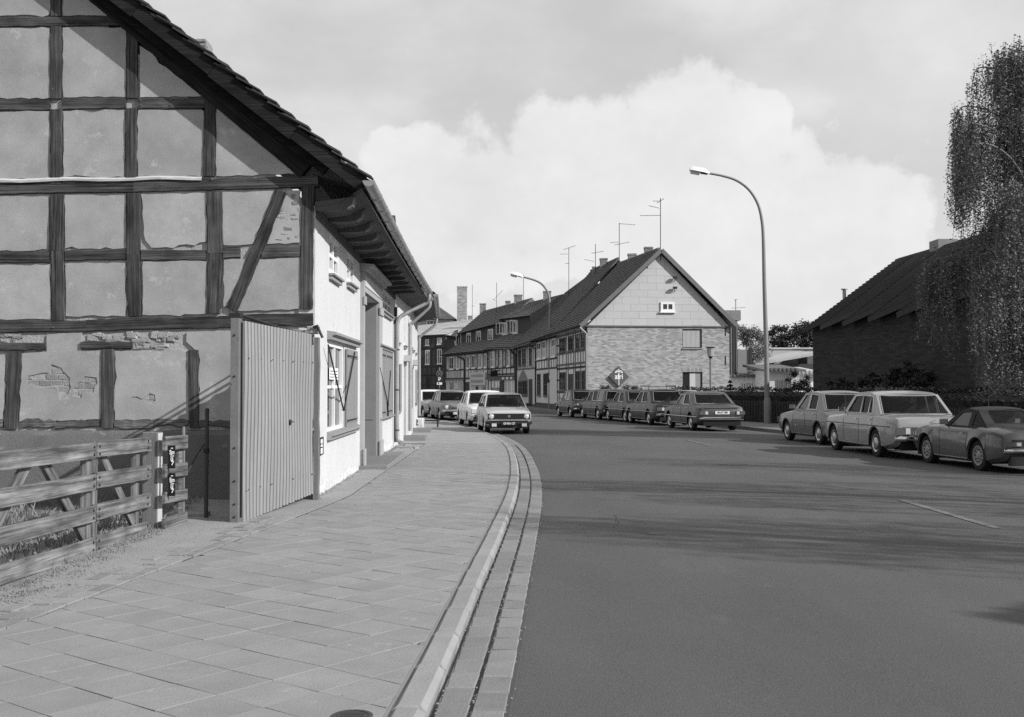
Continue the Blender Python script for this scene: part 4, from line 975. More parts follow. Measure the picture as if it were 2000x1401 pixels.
for i in range(7):
    for t in (0.43, 1.92): mb.lathe([(0.008, -0.014), (0.008, -0.022), (0.003, -0.024)], 6, 'y', (0.12 + i * (L - 0.2) / 6, 0, t))
mb.build('rivets', darkzinc, gate, GT.M)['kind'] = 'stuff'
# steel channel post at the near edge
pp = at(458, 1037, 12.62); pt = at(458, 617, 12.62)
post = thing('gate_post', 'rust-spotted steel gate post at the free edge of the corrugated gate', 'post', (pp.x, pp.y, 0))
pm_ = mat('rusty_steel', 0.17, rough=0.7, var=0.3, scale=5, var2=0.2, scale2=30, metal=0.2, spots=(10, 0.62, 0.03, 0.8))
mb = MB(); hw = 9 / 2200 * 12.62; mb.bbox(pp.x - hw, pp.x + hw * 0.8, 12.60, 12.615, PZ - 0.05, pt.z, 0.002).box(pp.x + hw * 0.55, pp.x + hw * 0.8, 12.6152, 12.75, PZ - 0.05, pt.z).box(pp.x - hw, pp.x - hw * 0.75, 12.6152, 12.75, PZ - 0.05, pt.z)
c = mb.build('channel', pm_, post, Matrix.Identity(4)); c
mb = MB()
for y in (655, 735, 875, 940, 985, 1010): q = at(458, y, 12.6); mb.lathe([(0.012, 12.60), (0.012, 12.590), (0.004, 12.587)], 7, 'y', (q.x, 0, q.z))
mb.build('bolts', iron_m, post, Matrix.Identity(4))
mb = MB().box(pp.x - hw - 0.02, pp.x + hw, 12.595, 12.76, pt.z - 0.02, pt.z + 0.03).build('cap', iron_m, post, Matrix.Identity(4))
a, b = at(462, 613, 12.7), at(606, 655, 15.2); MB().tube([a, a.lerp(b, 0.5) + Vector((0, 0, -0.02)), b], 0.02, 6).build('stay_rod', iron_m, post, Matrix.Identity(4))
a, b = at(462, 622, 12.7), at(604, 640, 15.25); MB().tube([a, b], 0.013, 6).build('stay_rod', iron_m, post, Matrix.Identity(4))
# timber post at the house corner, with bracket
p1 = at(617, 985, 15.16); tp = thing('corner_post', 'weathered timber hinge post between the corrugated gate and the white wall', 'post', (p1.x, p1.y, 0))
mb = MB(); vs = []; n = 12
for i in range(n + 1):
    z = PZ - 0.03 + (at(617, 655, 15.16).z - PZ) * i / n; o = jit(0.008)
    vs += [(p1.x - 0.03 + o, 15.12, z), (p1.x + 0.035 + o + jit(0.006), 15.12, z), (p1.x + 0.035 + o, 15.24, z), (p1.x - 0.03 + o, 15.24, z)]
mb.add(vs, [(i * 4 + k, i * 4 + (k + 1) % 4, i * 4 + 4 + (k + 1) % 4, i * 4 + 4 + k) for i in range(n) for k in range(4)] + [(3, 2, 1, 0), tuple(n * 4 + k for k in range(4))])
mb.build('post', mat('post_wood', 0.16, var=0.3, scale=3, stretch=(6, 6, 0.6), bump=0.5), tp, Matrix.Identity(4))
a = at(614, 645, 15.1); MB().bbox(a.x - 0.09, a.x + 0.06, 15.02, 15.2, a.z - 0.05, a.z + 0.05, 0.01).build('stone_bracket', stone_m, tp, Matrix.Identity(4))
a, b = at(612, 640, 15.0), at(630, 660, 15.0); MB().tube([a, a + Vector((0.05, 0, 0.03)), b], 0.02, 6).build('hinge_strap', iron_m, tp, Matrix.Identity(4))

# ---- board fence
fence_m = wood('fence_board_wood', 0.13, crack=0.6, rnd=0.16, fine=9)
FX = -3.86
FF = Frame((FX, 4.0), (FX - 0.0, 12.1))           # seen from the street: x runs away from the camera, y into the yard
fence = thing('board_fence', 'weathered four-board timber fence with diagonal braces, left of the pavement', 'fence', (FX, 4, 0))
def fb(u0, h0, u1, h1_, w, t=0.035, y=0.0, name='board', parent=None, m=None, wob=0.003, seg=10):
    Ln = math.hypot(u1 - u0, h1_ - h0); a = math.atan2(h1_ - h0, u1 - u0); vs = []
    for i in range(seg + 1):
        x = -Ln / 2 + Ln * i / seg; b = jit(wob); c = 0.004
        vs += [(x, -t / 2, -w / 2 + b + c), (x, -t / 2, w / 2 + b - c), (x, -t / 2 + c, w / 2 + b), (x, t / 2, w / 2 + b), (x, t / 2, -w / 2 + b), (x, -t / 2 + c, -w / 2 + b)]
    mb = MB().add(vs, [(i * 6 + k, i * 6 + 6 + k, i * 6 + 6 + (k + 1) % 6, i * 6 + (k + 1) % 6) for i in range(seg) for k in range(6)] + [tuple(range(6)), tuple(seg * 6 + k for k in range(5, -1, -1))])
    return mb.build(name, m or fence_m, parent or fence, FF.M @ Matrix.Translation(((u0 + u1) / 2, y, (h0 + h1_) / 2)) @ Matrix.Rotation(-a, 4, 'Y'))
def fu(px): return FX * 2200 / (px - 1000) - 4.0       # distance along the fence seen at px
uj = fu(187); ue = fu(293)
rows_ = [((1.035), (0.985)), (0.755, 0.69), (0.468, 0.39), (0.178, 0.095)]
for k, (ha, hb) in enumerate(rows_):
    # heights at u=4.5 (px 0) and at the end post
    def hh(u): return ha + (hb - ha) * (u - 4.5) / (ue - 4.5)
    w = 0.148
    fb(-1.2, hh(-1.2), 1.9, hh(1.9), w); fb(1.92, hh(1.92), uj - 0.012, hh(uj), w); fb(uj + 0.012, hh(uj) + 0.008, ue + 0.02, hh(ue), w)
    bm_ = MB()
    for u in (uj - 0.07, uj + 0.07, ue - 0.10, 1.98, 1.84):
        for dz in (-0.035, 0.035): bm_.lathe([(0.013, -0.0175), (0.013, -0.024), (0.005, -0.029)], 8, 'y', (u, 0, hh(u) + dz))
    bm_.build('bolts', iron_m, fence, FF.M)
for u, w in ((uj - 0.07, 0.1), (uj + 0.075, 0.1), (1.9, 0.1)): fb(u, 0.0, u, 1.06, w, 0.07, 0.055, 'post')
fb(uj, 0.0, uj, 0.10, 0.30, 0.10, 0.04, 'post_foot')
for (a, b) in ((3.95, 5.15), (6.55, 5.4)): fb(a, 0.06, b, 1.0, 0.11, 0.04, 0.06, 'brace')
for (a, b) in ((uj + 1.35, uj + 0.25),): fb(a, 0.1, b, 1.0, 0.11, 0.04, 0.06, 'brace')
fb(3.9, 0.06, 2.6, 1.0, 0.11, 0.04, 0.06, 'brace')
fb(ue - 0.28, 0.0, ue - 0.28, 1.03, 0.09, 0.06, 0.055, 'post')
# end post: square, its face towards the pavement painted white
eu = ue + 0.13; ep = FF.M @ Vector((eu, 0, 0))
epo = MB(); epo.bbox(ep.x - 0.09, ep.x + 0.075, ep.y - 0.09, ep.y + 0.07, PZ - 0.06, 1.11, 0.008); e_ = epo.build('end_post', mat('post_wood_grey', 0.16, var=0.3, scale=3, stretch=(6, 6, 0.5), bump=0.5, bscale=30), fence, Matrix.Identity(4))
MB().box(ep.x + 0.0751, ep.x + 0.081, ep.y - 0.085, ep.y + 0.065, PZ, 1.10).build('white_strip', mat('chalky_white_paint', 0.5, var=0.25, scale=4, var2=0.2, scale2=40, spots=(9, 0.6, 0.4, 0.6)), e_, Matrix.Identity(4))
# short return of four boards, standing a little behind
ret = thing('fence_return', 'short run of four stub boards beyond the white-striped post', 'fence', (ep.x, ep.y, 0))
R0 = at(320, 900, 12.0); R1 = at(364, 900, 12.6); RF = Frame((R0.x, R0.y), (R1.x, R1.y))
for (yt, yb, yt2, yb2) in ((853, 881, 850, 876), (907, 934, 903, 929), (962, 984, 955, 976), (1014, 1036, 1000, 1020)):
    ha, hb = (at(321, yt, R0.y).z + at(321, yb, R0.y).z) / 2, (at(364, yt2, R1.y).z + at(364, yb2, R1.y).z) / 2; w = at(321, yt, R0.y).z - at(321, yb, R0.y).z
    Ln = RF.len; mb = MB().bbox(-Ln / 2, Ln / 2, -0.02, 0.02, -w / 2, w / 2, 0.004)
    mb.build('board', fence_m, ret, RF.M @ Matrix.Translation((Ln / 2, 0, (ha + hb) / 2)) @ Matrix.Rotation(-math.atan2(hb - ha, Ln), 4, 'Y'))
MB().box(RF.len - 0.16, RF.len - 0.06, 0.021, 0.08, PZ - 0.05, 1.05).build('post', fence_m, ret, RF.M)
MB().box(RF.len - 0.015, RF.len + 0.01, 0.021, 0.04, PZ - 0.05, 1.15).build('steel_strip', zinc_m, ret, RF.M)
# two enamel plates on the return
pl_m = mat('black_enamel', 0.012, rough=0.35, var=0.2, bump=0.03)
for k, (y0, y1) in enumerate(((870, 915), (924, 969))):
    a, b = at(329, y0, 12.05), at(342.5, y1, 12.05)
    t = thing('marker_plate', ('upper' if k == 0 else 'lower') + ' of two black enamel plates with white Sm lettering at the fence end', 'plate', (a.x, 12.05, b.z), group='utility marker plates on the fence')
    MB().bbox(a.x, b.x, 12.035, 12.05, b.z, a.z, 0.006).build('plate', pl_m, t, Matrix.Identity(4))
    cxp = (a.x + b.x) / 2; hh_ = a.z - b.z; wl_ = mat('white_lettering', 0.8, var=0.03)
    for tx, sz, dz, sx in (('-', 0.07, 0.40, 1), ('Sm', 0.062, 0.20, 0.7), ('Tr', 0.07, 0.02, 0.6), ('u', 0.06, -0.10, 1), ('7', 0.062, -0.28, 1)):
        lettering(tx, sz, wl_, t, Matrix.Translation((cxp + (0.005 if tx != '7' else 0.012), 12.0335, b.z + hh_ * (0.5 + dz))), 'lettering', sx)
# free-standing steel pole with a slack brace behind the return
q = at(402, 1036, 13.0); tpz = at(402, 798, 13.0).z
sp = thing('steel_pole', 'thin bare steel pole standing in the shade between fence and gate post', 'pole', (q.x, 13.0, 0))
MB().tube([(q.x, 13.0, 0.0), (q.x + 0.005, 13.0, tpz)], 0.024, 8).build('shaft', darkzinc, sp, Matrix.Identity(4))
MB().tube([at(399, 868, 13.0), at(384, 890, 12.95), at(366, 924, 12.8)], 0.008, 5).build('wire_stay', iron_m, sp, Matrix.Identity(4))
MB().lathe([(0.034, tpz * 0.62), (0.034, tpz * 0.62 + 0.05)], 8, 'z', (q.x, 13.0, 0)).build('clamp', iron_m, sp, Matrix.Identity(4))
mb = MB().bbox(-4.0, -3.55, 13.1, 13.3, 0.02, 0.14, 0.02).build('stone_edging', kerb_m, None, Matrix.Identity(4)); mb['kind'] = 'structure'
# ================================================================== houses across the bend
infill = mat('limewashed_infill', 0.74, var=0.12, scale=1.5, var2=0.12, scale2=25, rnd=0.12, spots=(2.5, 0.66, 0.35, 0.5))
infill_g = mat('grey_infill', 0.58, var=0.15, scale=1.5, var2=0.12, scale2=25, rnd=0.15)
dark_in = mat('dark_infill', 0.085, var=0.2, scale=2, rnd=0.15)
beam_d = mat('far_timber_dark', 0.05, var=0.3, scale=6, rnd=0.3)
beam_l = mat('far_timber_grey', 0.13, var=0.3, scale=6, rnd=0.3)
rtile = brickmat('pantile', 0.048, 0.02, 0.22, 0.30, 0.25, 0.0, 0.3, 0.012)
rooft = mat('far_roof_tile', 0.125, rough=0.8, var=0.28, scale=1.2, var2=0.3, scale2=9, bump=0.5, bscale=9, spots=(2.5, 0.66, 0.13, 0.5))
yb = brickmat('pale_brick', 0.32, 0.35, 0.25, 0.083, 0.38, 0.5, 0.5, 0.012)
clad_m = mat('cladding_panel', 0.46, rough=0.7, var=0.08, scale=1.2, var2=0.08, scale2=20, bump=0.1, rnd=0.02)
metalroof = mat('pale_metal_roof', 0.42, rough=0.6, var=0.25, scale=0.8, var2=0.2, scale2=8)
plinth_d = mat('dark_plinth', 0.07, var=0.3)
chim_m = brickmat('far_chimney_brick', 0.22, 0.15, 0.24, 0.08)
whitef = mat('white_frame', 0.75, var=0.06)
def pl(fr, u, y, z): return fr.M @ Vector((u, y, z))
def bx(fr, parent, name, m, u0, u1, y0, y1, z0, z1): return MB().box(u0, u1, y0, y1, z0, z1).build(name, m, parent, fr.M)
def fwin(fr, parent, rc, cols=2, rows=1, fm_=whitef, fw=0.07, name='window', opened=False, curtain=False):
    u0, u1, h0, h1_ = rc; mb = MB(); y0, y1 = -0.05, 0.0
    mb.box(u0, u0 + fw, y0, y1, h0, h1_).box(u1 - fw, u1, y0, y1, h0, h1_).box(u0 + fw, u1 - fw, y0, y1, h1_ - fw, h1_).box(u0 + fw, u1 - fw, y0, y1, h0, h0 + fw)
    for i in range(1, cols): x = u0 + (u1 - u0) * i / cols; mb.box(x - 0.035, x + 0.035, y0 + .004, y1, h0 + fw, h1_ - fw)
    for k in range(1, rows): z = h0 + (h1_ - h0) * k / rows; mb.box(u0 + fw, u1 - fw, y0 + .008, y1, z - 0.02, z + 0.02)
    w = mb.build(name, fm_, parent, fr.M)
    MB().box(u0 + fw, u1 - fw, -0.018, -0.003, h0 + fw, h1_ - fw).build('pane', pane_m, w, fr.M)
    MB().box(u0 - 0.06, u1 + 0.06, -0.1, -0.001, h0 - 0.07, h0 - 0.002).build('sill', fm_, w, fr.M)
    if curtain:
        mb = MB(); n = 14
        for i in range(n): a = u0 + fw + (u1 - u0 - 2 * fw) * i / n; mb.box(a, a + (u1 - u0 - 2 * fw) / n * 0.7, -0.026, -0.019, h0 + fw, h1_ - fw)
        mb.build('curtain', curtain_m, w, fr.M)['kind'] = 'stuff'
    if opened:
        for sg, uu in ((1, u0), (-1, u1)):
            M = fr.mat(uu, -0.06, 0) @ Matrix.Rotation(sg * -math.radians(75), 4, 'Z'); q = (u1 - u0) / 2; s = sg
            mb = MB().box(min(0, s * .06), max(0, s * .06), -.03, 0, h0, h1_).box(min(s * q, s * (q - .06)), max(s * q, s * (q - .06)), -.03, 0, h0, h1_)
            mb.box(min(0, s * q), max(0, s * q), -.029, -.001, h0, h0 + .07).box(min(0, s * q), max(0, s * q), -.029, -.001, h1_ - .07, h1_); mb.build('casement', fm_, w, M)
    return w
def posts(fr, parent, us, h0, h1_, w=0.13, m=beam_d, y=0.025):
    for u in us: MB().box(u - w / 2, u + w / 2, -y, 0.0, h0, h1_).build('timber', m, parent, fr.M)
def rails(fr, parent, hs, u0, u1, w=0.15, m=beam_d, y=0.03):
    for h in hs: MB().box(u0, u1, -y, 0.0, h - w / 2, h + w / 2).build('timber', m, parent, fr.M)
def braces(fr, parent, lst, w=0.12, m=beam_d):
    for a, b, c, d in lst:
        L = math.hypot(c - a, d - b); MB().box(-L / 2, L / 2, -0.02, 0, -w / 2, w / 2).build('timber', m, parent, fr.mat((a + c) / 2, 0, (b + d) / 2) @ Matrix.Rotation(-math.atan2(d - b, c - a), 4, 'Y'))
def wallbox(fr, parent, m, h, L=None, depth=7.5, hN=None, name='wall'):
    L = L or fr.len; hN = hN or h
    mb = MB().add([(0, 0, 0), (L, 0, 0), (L, 0, hN), (0, 0, h), (0, depth, 0), (L, depth, 0), (L, depth, hN), (0, depth, h)], [(0, 1, 2, 3), (5, 4, 7, 6), (4, 0, 3, 7), (1, 5, 6, 2), (3, 2, 6, 7)])
    return mb.build(name, m, parent, fr.M)
def gable_roof(fr, parent, L0, L1, hf, hn, rf, rn, ridge_off, out_=0.35, n=24, m=None, cols=24, wave=0.03, sag=0.0, back=None, name='roof', th=0.045):
    """front slope stepped, back slope plain; far end u=L0, near end u=L1"""
    e0, e1 = pl(fr, L0, -out_, hf), pl(fr, L1, -out_, hn); r0, r1 = pl(fr, L0, ridge_off, rf), pl(fr, L1, ridge_off, rn)
    ro = stepped_roof(name, parent, e0, e1, r0, r1, n, m or rooft, th, cols, wave, sag)
    bk = back or 2 * ridge_off + out_
    mb = MB(); b0, b1 = pl(fr, L0, bk, hf), pl(fr, L1, bk, hn); t = Vector((0, 0, -0.1))
    mb.add([r0, r1, b1, b0, e0 + t, e1 + t, r1 + t, r0 + t], [(0, 1, 2, 3), (4, 5, 6, 7), (5, 1, 6, 6)][:2])
    mb.add([e1 + t, e1 + Vector((0, 0, .05)), r1 + Vector((0, 0, .04)), r1 + t], [(0, 1, 2, 3)]); mb.add([e0 + t, e0 + Vector((0, 0, .05)), r0 + Vector((0, 0, .04)), r0 + t], [(0, 1, 2, 3)])
    mb.add([r1 + Vector((0, 0, .04)), b1, b1 + t, r1 + t], [(0, 1, 2, 3)])
    mb.build('roof_back', m or rooft, ro, Matrix.Identity(4), fix=False)
    rc = MB().tube([r0 + Vector((0, 0, .03)), r1 + Vector((0, 0, .03))], 0.10, 6).build('ridge_cap', m or rooft, ro, Matrix.Identity(4))
    return ro
def chimney(parent, x0, x1, yt, Y, down=1.2, m=None):
    a, b = at(x0, yt, Y), at(x1, yt, Y); w = b.x - a.x
    c = MB().box(a.x, b.x, Y - w * .4, Y + w * .6, a.z - down, a.z - 0.10).build('chimney', m or chim_m, parent, Matrix.Identity(4))
    MB().box(a.x - .03, b.x + .03, Y - w * .4 - .03, Y + w * .6 + .03, a.z - 0.10, a.z).build('chimney_cap', m or chim_m, c, Matrix.Identity(4)); return c
def antenna(label, px, yb_, yt, Y, booms):
    a, b = at(px, yb_, Y), at(px, yt, Y); t = thing('tv_antenna', label, 'antenna', tuple(a), group='television antennas on the roofs')
    MB().tube([a - Vector((0, 0, 0.5)), b], 0.022, 5).build('mast', iron_m, t, Matrix.Identity(4))
    for (x0, y0, x1, y1, ne, ln) in booms:
        p, q = at(x0, y0, Y), at(x1, y1, Y); mb = MB().tube([p, q], 0.012, 4); bo = mb.build('boom', iron_m, t, Matrix.Identity(4))
        for k in range(ne):
            c = p.lerp(q, (k + 0.5) / ne); d = Vector((0.25, 0.97, 0)) * ln / 2; MB().tube([c - d, c + d], 0.008, 4).build('element', iron_m, bo, Matrix.Identity(4))
GRP = 'old timbered houses along the far side of the bend'
# ---- A: brick gable towards the camera
A0, A1 = (2.92, 72.9), (4.20, 62.5)
fa = Frame(A0, A1); gd = Vector((-(A0[1] - A1[1]), 0)) if 0 else None
dvec = (Vector((A1[0], A1[1], 0)) - Vector((A0[0], A0[1], 0))).normalized(); nin = Vector((0, 0, 1)).cross(dvec)
GB1 = Vector((4.20, 62.5, 0)) + nin * 8.12
ga = Frame(A1, (GB1.x, GB1.y))
hA = thing('brick_gable_house', 'house with a pale brick gable wall facing the road junction and a timbered street side', 'house', (4.2, 62.5, 0))
eh = ga.uv(1150, 636)[1]; ru, rh = ga.uv(1290, 493); L = ga.len
u0, u1, v0, v1 = ga.rect(1333, 643, 1371, 680); q0, q1, w0, w1 = ga.rect(1333, 727, 1372, 763)
MB().slab([(0, 0), (L, 0), (L, eh), (0, eh)], [[(u0, v0), (u1, v0), (u1, v1), (u0, v1)], [(q0, w0), (q1, w0), (q1, w1), (q0, w1)]], 0, 0.2).build('gable_wall', yb, hA, ga.M)
for rc, cur in (((u0, u1, v0, v1), True), ((q0, q1, w0, w1), False)):
    M2 = ga.M @ Matrix.Translation((0, 0.10, 0)); f2_ = Frame(A1, (GB1.x, GB1.y)); f2_.M = M2
    w = fwin(f2_, hA, rc, 1, 1, beam_d, 0.05, curtain=cur)
    if not cur: MB().box(rc[0] + (rc[1] - rc[0]) * .38, rc[0] + (rc[1] - rc[0]) * .66, -0.026, -0.019, rc[2] + .05, rc[3] - .05).build('curtain', curtain_m, w, M2)
    if not cur: MB().box(rc[0] + (rc[1] - rc[0]) * .66, rc[1] - 0.06, -0.024, -0.019, rc[2] + .05, rc[3] - .05).build('curtain', greypaint, w, M2)
    MB().box(rc[0] - .02, rc[1] + .02, -0.06, 0.098, rc[2] - .07, rc[2]).build('sill', whitef if not cur else greypaint, w, ga.M)
    n = 16
    for i in range(n):                                      # brick lintel, laid upright
        a = rc[0] - .04 + (rc[1] - rc[0] + .08) * i / n; MB().box(a + .006, a + (rc[1] - rc[0] + .08) / n - .004, -0.012, 0.0, rc[3] + 0.002, rc[3] + 0.22).build('brick', mat('lintel_brick', 0.3, var=0.2, rnd=0.25), hA, ga.M)
MB().slab([(-0.1, eh), (L + 0.1, eh), (ru, rh)], (), 0.03, 0.2).build('gable_backing', beam_d, hA, ga.M)
MB().box(-0.12, L + 0.12, -0.07, 0.0, eh - 0.06, eh + 0.005).build('drip_board', beam_l, hA, ga.M)
# cladding panels on the gable triangle
ph, pw = 0.40, 0.98; row = 0; h = eh + 0.01
def tri_clip(poly):
    for (ax, ay, bx_, by) in ((0.0, eh, ru, rh - 0.1), (ru, rh - 0.1, L, eh)):
        poly = clip(poly, lambda p: -((bx_ - ax) * (p[1] - ay) - (by - ay) * (p[0] - ax))) if poly else poly
    return poly
aw = ga.rect(1290, 590, 1317, 609)
while h < rh:
    u = -0.5 + (row % 2) * pw / 2
    while u < L + 0.5:
        q = tri_clip([(u + .004, h + .004), (u + pw - .004, h + .004), (u + pw - .004, h + ph + .008), (u + .004, h + ph + .008)])
        if len(q) >= 3 and abs(sum(q[k][0] * q[(k + 1) % len(q)][1] - q[(k + 1) % len(q)][0] * q[k][1] for k in range(len(q)))) > 0.02:
            mb = MB(); nq = len(q); yo = -0.012 + 0.010
            mb.add([(x, (-0.012 if z < h + ph / 2 else -0.005) + jit(.001), z) for x, z in q] + [(x, 0.03, z) for x, z in q], [tuple(range(nq))] + [(i, nq + i, nq + (i + 1) % nq, (i + 1) % nq) for i in range(nq)])
            mb.build('cladding_panel', clad_m, hA, ga.M)
        u += pw
    h += ph; row += 1
f3_ = Frame(A1, (GB1.x, GB1.y)); f3_.M = ga.M @ Matrix.Translation((0, -0.03, 0)); fwin(f3_, hA, aw, 2, 1, whitef, 0.13, 'attic_window')
for y0, y1 in ((640, 656), (695, 713)): a = ga.rect(1416.5, y0, 1418, y1); bx(ga, hA, 'wall_anchor', iron_m, a[0], a[1], -0.03, 0, a[2], a[3])
# floodlights on the gable
for y in (545, 565):
    a = ga.uv(1317, y); mb = MB().tube([(a[0], -0.0, a[1] - .15), (a[0], -0.15, a[1] - .1), (a[0] - .05, -.2, a[1])], 0.02, 5); mb.box(a[0] - .12, a[0] + .1, -.28, -.12, a[1], a[1] + .12).build('wall_lamp', iron_m, hA, ga.M)
# street front of A
def front(fr, t, hf, hn, m_up, m_lo, lev, depth=7.5): wallbox(fr, t, m_up, hf, None, depth, hn)
wallbox(fa, hA, infill, 5.05, fa.len - 0.22, 7.9, 5.0, 'wall')
lev = 2.95; LA = fa.len
def wins(fr, t, lst, top, bot, fm_=whitef, **k):
    for x0, x1 in lst: a, b = fr.uv(x0, 700)[0], fr.uv(x1, 700)[0]; fwin(fr, t, (a, b, bot, top), **{**dict(cols=2, rows=2, fm_=fm_, fw=0.06), **k})
wins(fa, hA, ((1094, 1105), (1111.5, 1119.5), (1125.5, 1132.5), (1136.5, 1142.5)), 4.65, 3.75, beam_l)
wins(fa, hA, ((1094, 1105), (1126, 1133), (1137, 1143)), 2.5, 1.35, beam_l)
a, b = fa.uv(1111, 700)[0], fa.uv(1119, 700)[0]; bx(fa, hA, 'door', beam_d, a, b, -0.04, 0, 0.15, 2.35)
pA = [fa.uv(x, 700)[0] for x in (1089.5, 1092.8, 1106.5, 1110, 1121, 1124, 1134.5, 1144)]
posts(fa, hA, pA, 0.3, 4.9); posts(fa, hA, [(pA[i] + pA[i + 1]) / 2 for i in (1, 3, 5, 6)], 3.05, 3.65, 0.10); posts(fa, hA, [LA - 0.28], 0.0, 5.0, 0.55, beam_d, 0.03)
rails(fa, hA, (3.66, lev, 4.78), 0, LA, 0.13, beam_l); rails(fa, hA, (2.72, 1.25), 0, LA, 0.12, beam_d); bx(fa, hA, 'plinth', plinth_d, 0, LA, -0.06, 0, 0, 0.45); rails(fa, hA, (4.22, 2.0), 0, fa.uv(1092, 700)[0], 0.1)
rfa = gable_roof(fa, hA, 0.0, LA + 0.22, 5.02, 5.0, 9.55, rh + 0.12, 4.02, 0.42, 30, None, 44, 0.03, 0.0, back=8.6)
for s in (-1, 1):                                             # verge boards on the gable
    p = pl(ga, ru, -0.26, rh + 0.10); q = pl(ga, -0.45 if s < 0 else L + 0.45, -0.26, eh - 0.05); MB().seg(p, q, 0.06, 0.22).build('verge_board', mat('verge_paint', 0.15, var=0.2), hA, Matrix.Identity(4))
chimney(rfa, 1259, 1274, 483, 65.5); chimney(rfa, 1227, 1242, 496, 69.5)
gA = gutter(hA, [pl(fa, LA * k / 8, -0.47, 4.98) for k in range(9)], 0.07, darkzinc)
pipe(hA, [pl(fa, LA - 0.05, -0.42, 4.93), pl(fa, LA - 0.03, -0.36, 4.8), pl(fa, LA, -0.1, 4.55), pl(fa, LA, -0.07, 4.4), pl(fa, LA, -0.07, 2.5), pl(fa, LA, -0.07, 0.2)], 0.055, zinc_m)
# ---- B
B0, B1 = (1.79, 82.0), (2.92, 72.9)
fb_ = Frame(B0, B1); LB = fb_.len
hB = thing('timbered_house', 'timbered house with light ground floor, adjoining the brick gable house', 'house', (B0[0], B0[1], 0), group=GRP)
wallbox(fb_, hB, infill, 4.95, None, 7.9, 5.05)
bx(fb_, hB, 'ground_floor_render', mat('pale_render', 0.62, var=0.1), 0.0, LB, -0.03, -0.001, 0.45, 2.75)
f4 = Frame(B0, B1); f4.M = fb_.M @ Matrix.Translation((0, -0.031, 0)); f4.o = fb_.o
wins(f4, hB, ((1050.6, 1057), (1063, 1070)), 2.5, 0.95, beam_l)
for x0, x1 in ((1049, 1057), (1060, 1067), (1078, 1085)):     # white shuttered upper windows
    a, b = fb_.uv(x0, 700)[0], fb_.uv(x1, 700)[0]; w = fwin(fb_, hB, (a, b, 3.55, 4.75), 2, 2, whitef, 0.1)
    MB().box(a + .1, b - .1, -0.024, -0.0185, 3.65, 4.3).build('curtain', curtain_m, w, fb_.M)
pB = [fb_.uv(x, 700)[0] for x in (1047.6, 1058.5, 1068.5, 1073, 1077, 1086.5)]
posts(fb_, hB, pB, 2.85, 4.9, 0.14); posts(fb_, hB, [fb_.uv(x, 700)[0] for x in (1053, 1063.5, 1071, 1082)], 2.9, 3.45, 0.09)
rails(fb_, hB, (2.82, 3.46, 4.85), 0, LB, 0.13); bx(fb_, hB, 'plinth', plinth_d, 0, LB, -0.08, 0, 0, 0.45)
rfb = gable_roof(fb_, hB, 0, LB, 4.95, 5.02, 10.05, 9.92, 4.05, 0.42, 28, None, 36, 0.03, 0.0)
chimney(rfb, 1172, 1186, 505, 76.5); chimney(rfb, 1157, 1163, 521, 80)
gutter(hB, [pl(fb_, LB * k / 8, -0.47, 4.9 + 0.06 * k / 8) for k in range(9)], 0.07, darkzinc)
# ---- C with the pointed arch
C0, C1 = (0.36, 90.6), (1.79, 82.0)
fc_ = Frame(C0, C1); LC = fc_.len
hC = thing('timbered_house', 'narrow house with a pointed-arch double window beside its dark door', 'house', (C0[0], C0[1], 0), group=GRP)
wallbox(fc_, hC, infill_g, 4.75, None, 7.9, 4.9)
def U(fr, x): return fr.uv(x, 700)[0]
a, b = U(fc_, 1013), U(fc_, 1031)
arch = [(a, 0.8), (b, 0.8)] + [(a + (b - a) * t, 2.1 + 0.75 * (1 - abs(2 * t - 1) ** 1.6)) for t in (1, .85, .7, .6, .5, .4, .3, .15, 0)]
MB().slab(arch, (), -0.03, 0).build('arch_panel', mat('arch_panel_paint', 0.2, var=0.15), hC, fc_.M)
f5 = Frame(C0, C1); f5.M = fc_.M @ Matrix.Translation((0, -0.031, 0))
fwin(f5, hC, (a + .12, (a + b) / 2 - .08, 0.95, 2.05), 2, 2, beam_l); fwin(f5, hC, ((a + b) / 2 + .08, b - .12, 0.95, 2.05), 2, 2, beam_l)
wins(fc_, hC, ((1013, 1018), (1021.5, 1027.5), (1034, 1039)), 4.5, 3.2, beam_l)
bx(fc_, hC, 'door', beam_d, U(fc_, 1033), U(fc_, 1040), -0.03, 0, 0.1, 2.15)
rails(fc_, hC, (2.95, 4.62), 0, LC, 0.12, beam_l); posts(fc_, hC, [U(fc_, x) for x in (1011, 1020, 1030, 1041.5)], 3.0, 4.6, 0.12, beam_l)
posts(fc_, hC, [LC - 0.2, 0.1], 0, 4.7, 0.32, beam_d); bx(fc_, hC, 'plinth', plinth_d, 0, LC, -0.06, 0, 0, 0.3)
rfc = gable_roof(fc_, hC, -0.2, LC, 4.72, 4.9, 9.1, 9.75, 4.05, 0.45, 26, None, 30, 0.03, 0.0)
gutter(hC, [pl(fc_, LC * k / 6, -0.5, 4.66 + 0.14 * k / 6) for k in range(7)], 0.07, zinc_m)
pipe(hC, [pl(fc_, LC - .3, -0.47, 4.75), pl(fc_, LC - .28, -0.45, 4.6), pl(fc_, LC - .1, -0.1, 4.35), pl(fc_, LC - 0.05, -0.08, 4.1), pl(fc_, LC - 0.05, -0.08, 2.0), pl(fc_, LC - .05, -0.08, 0.2)], 0.05, darkzinc)
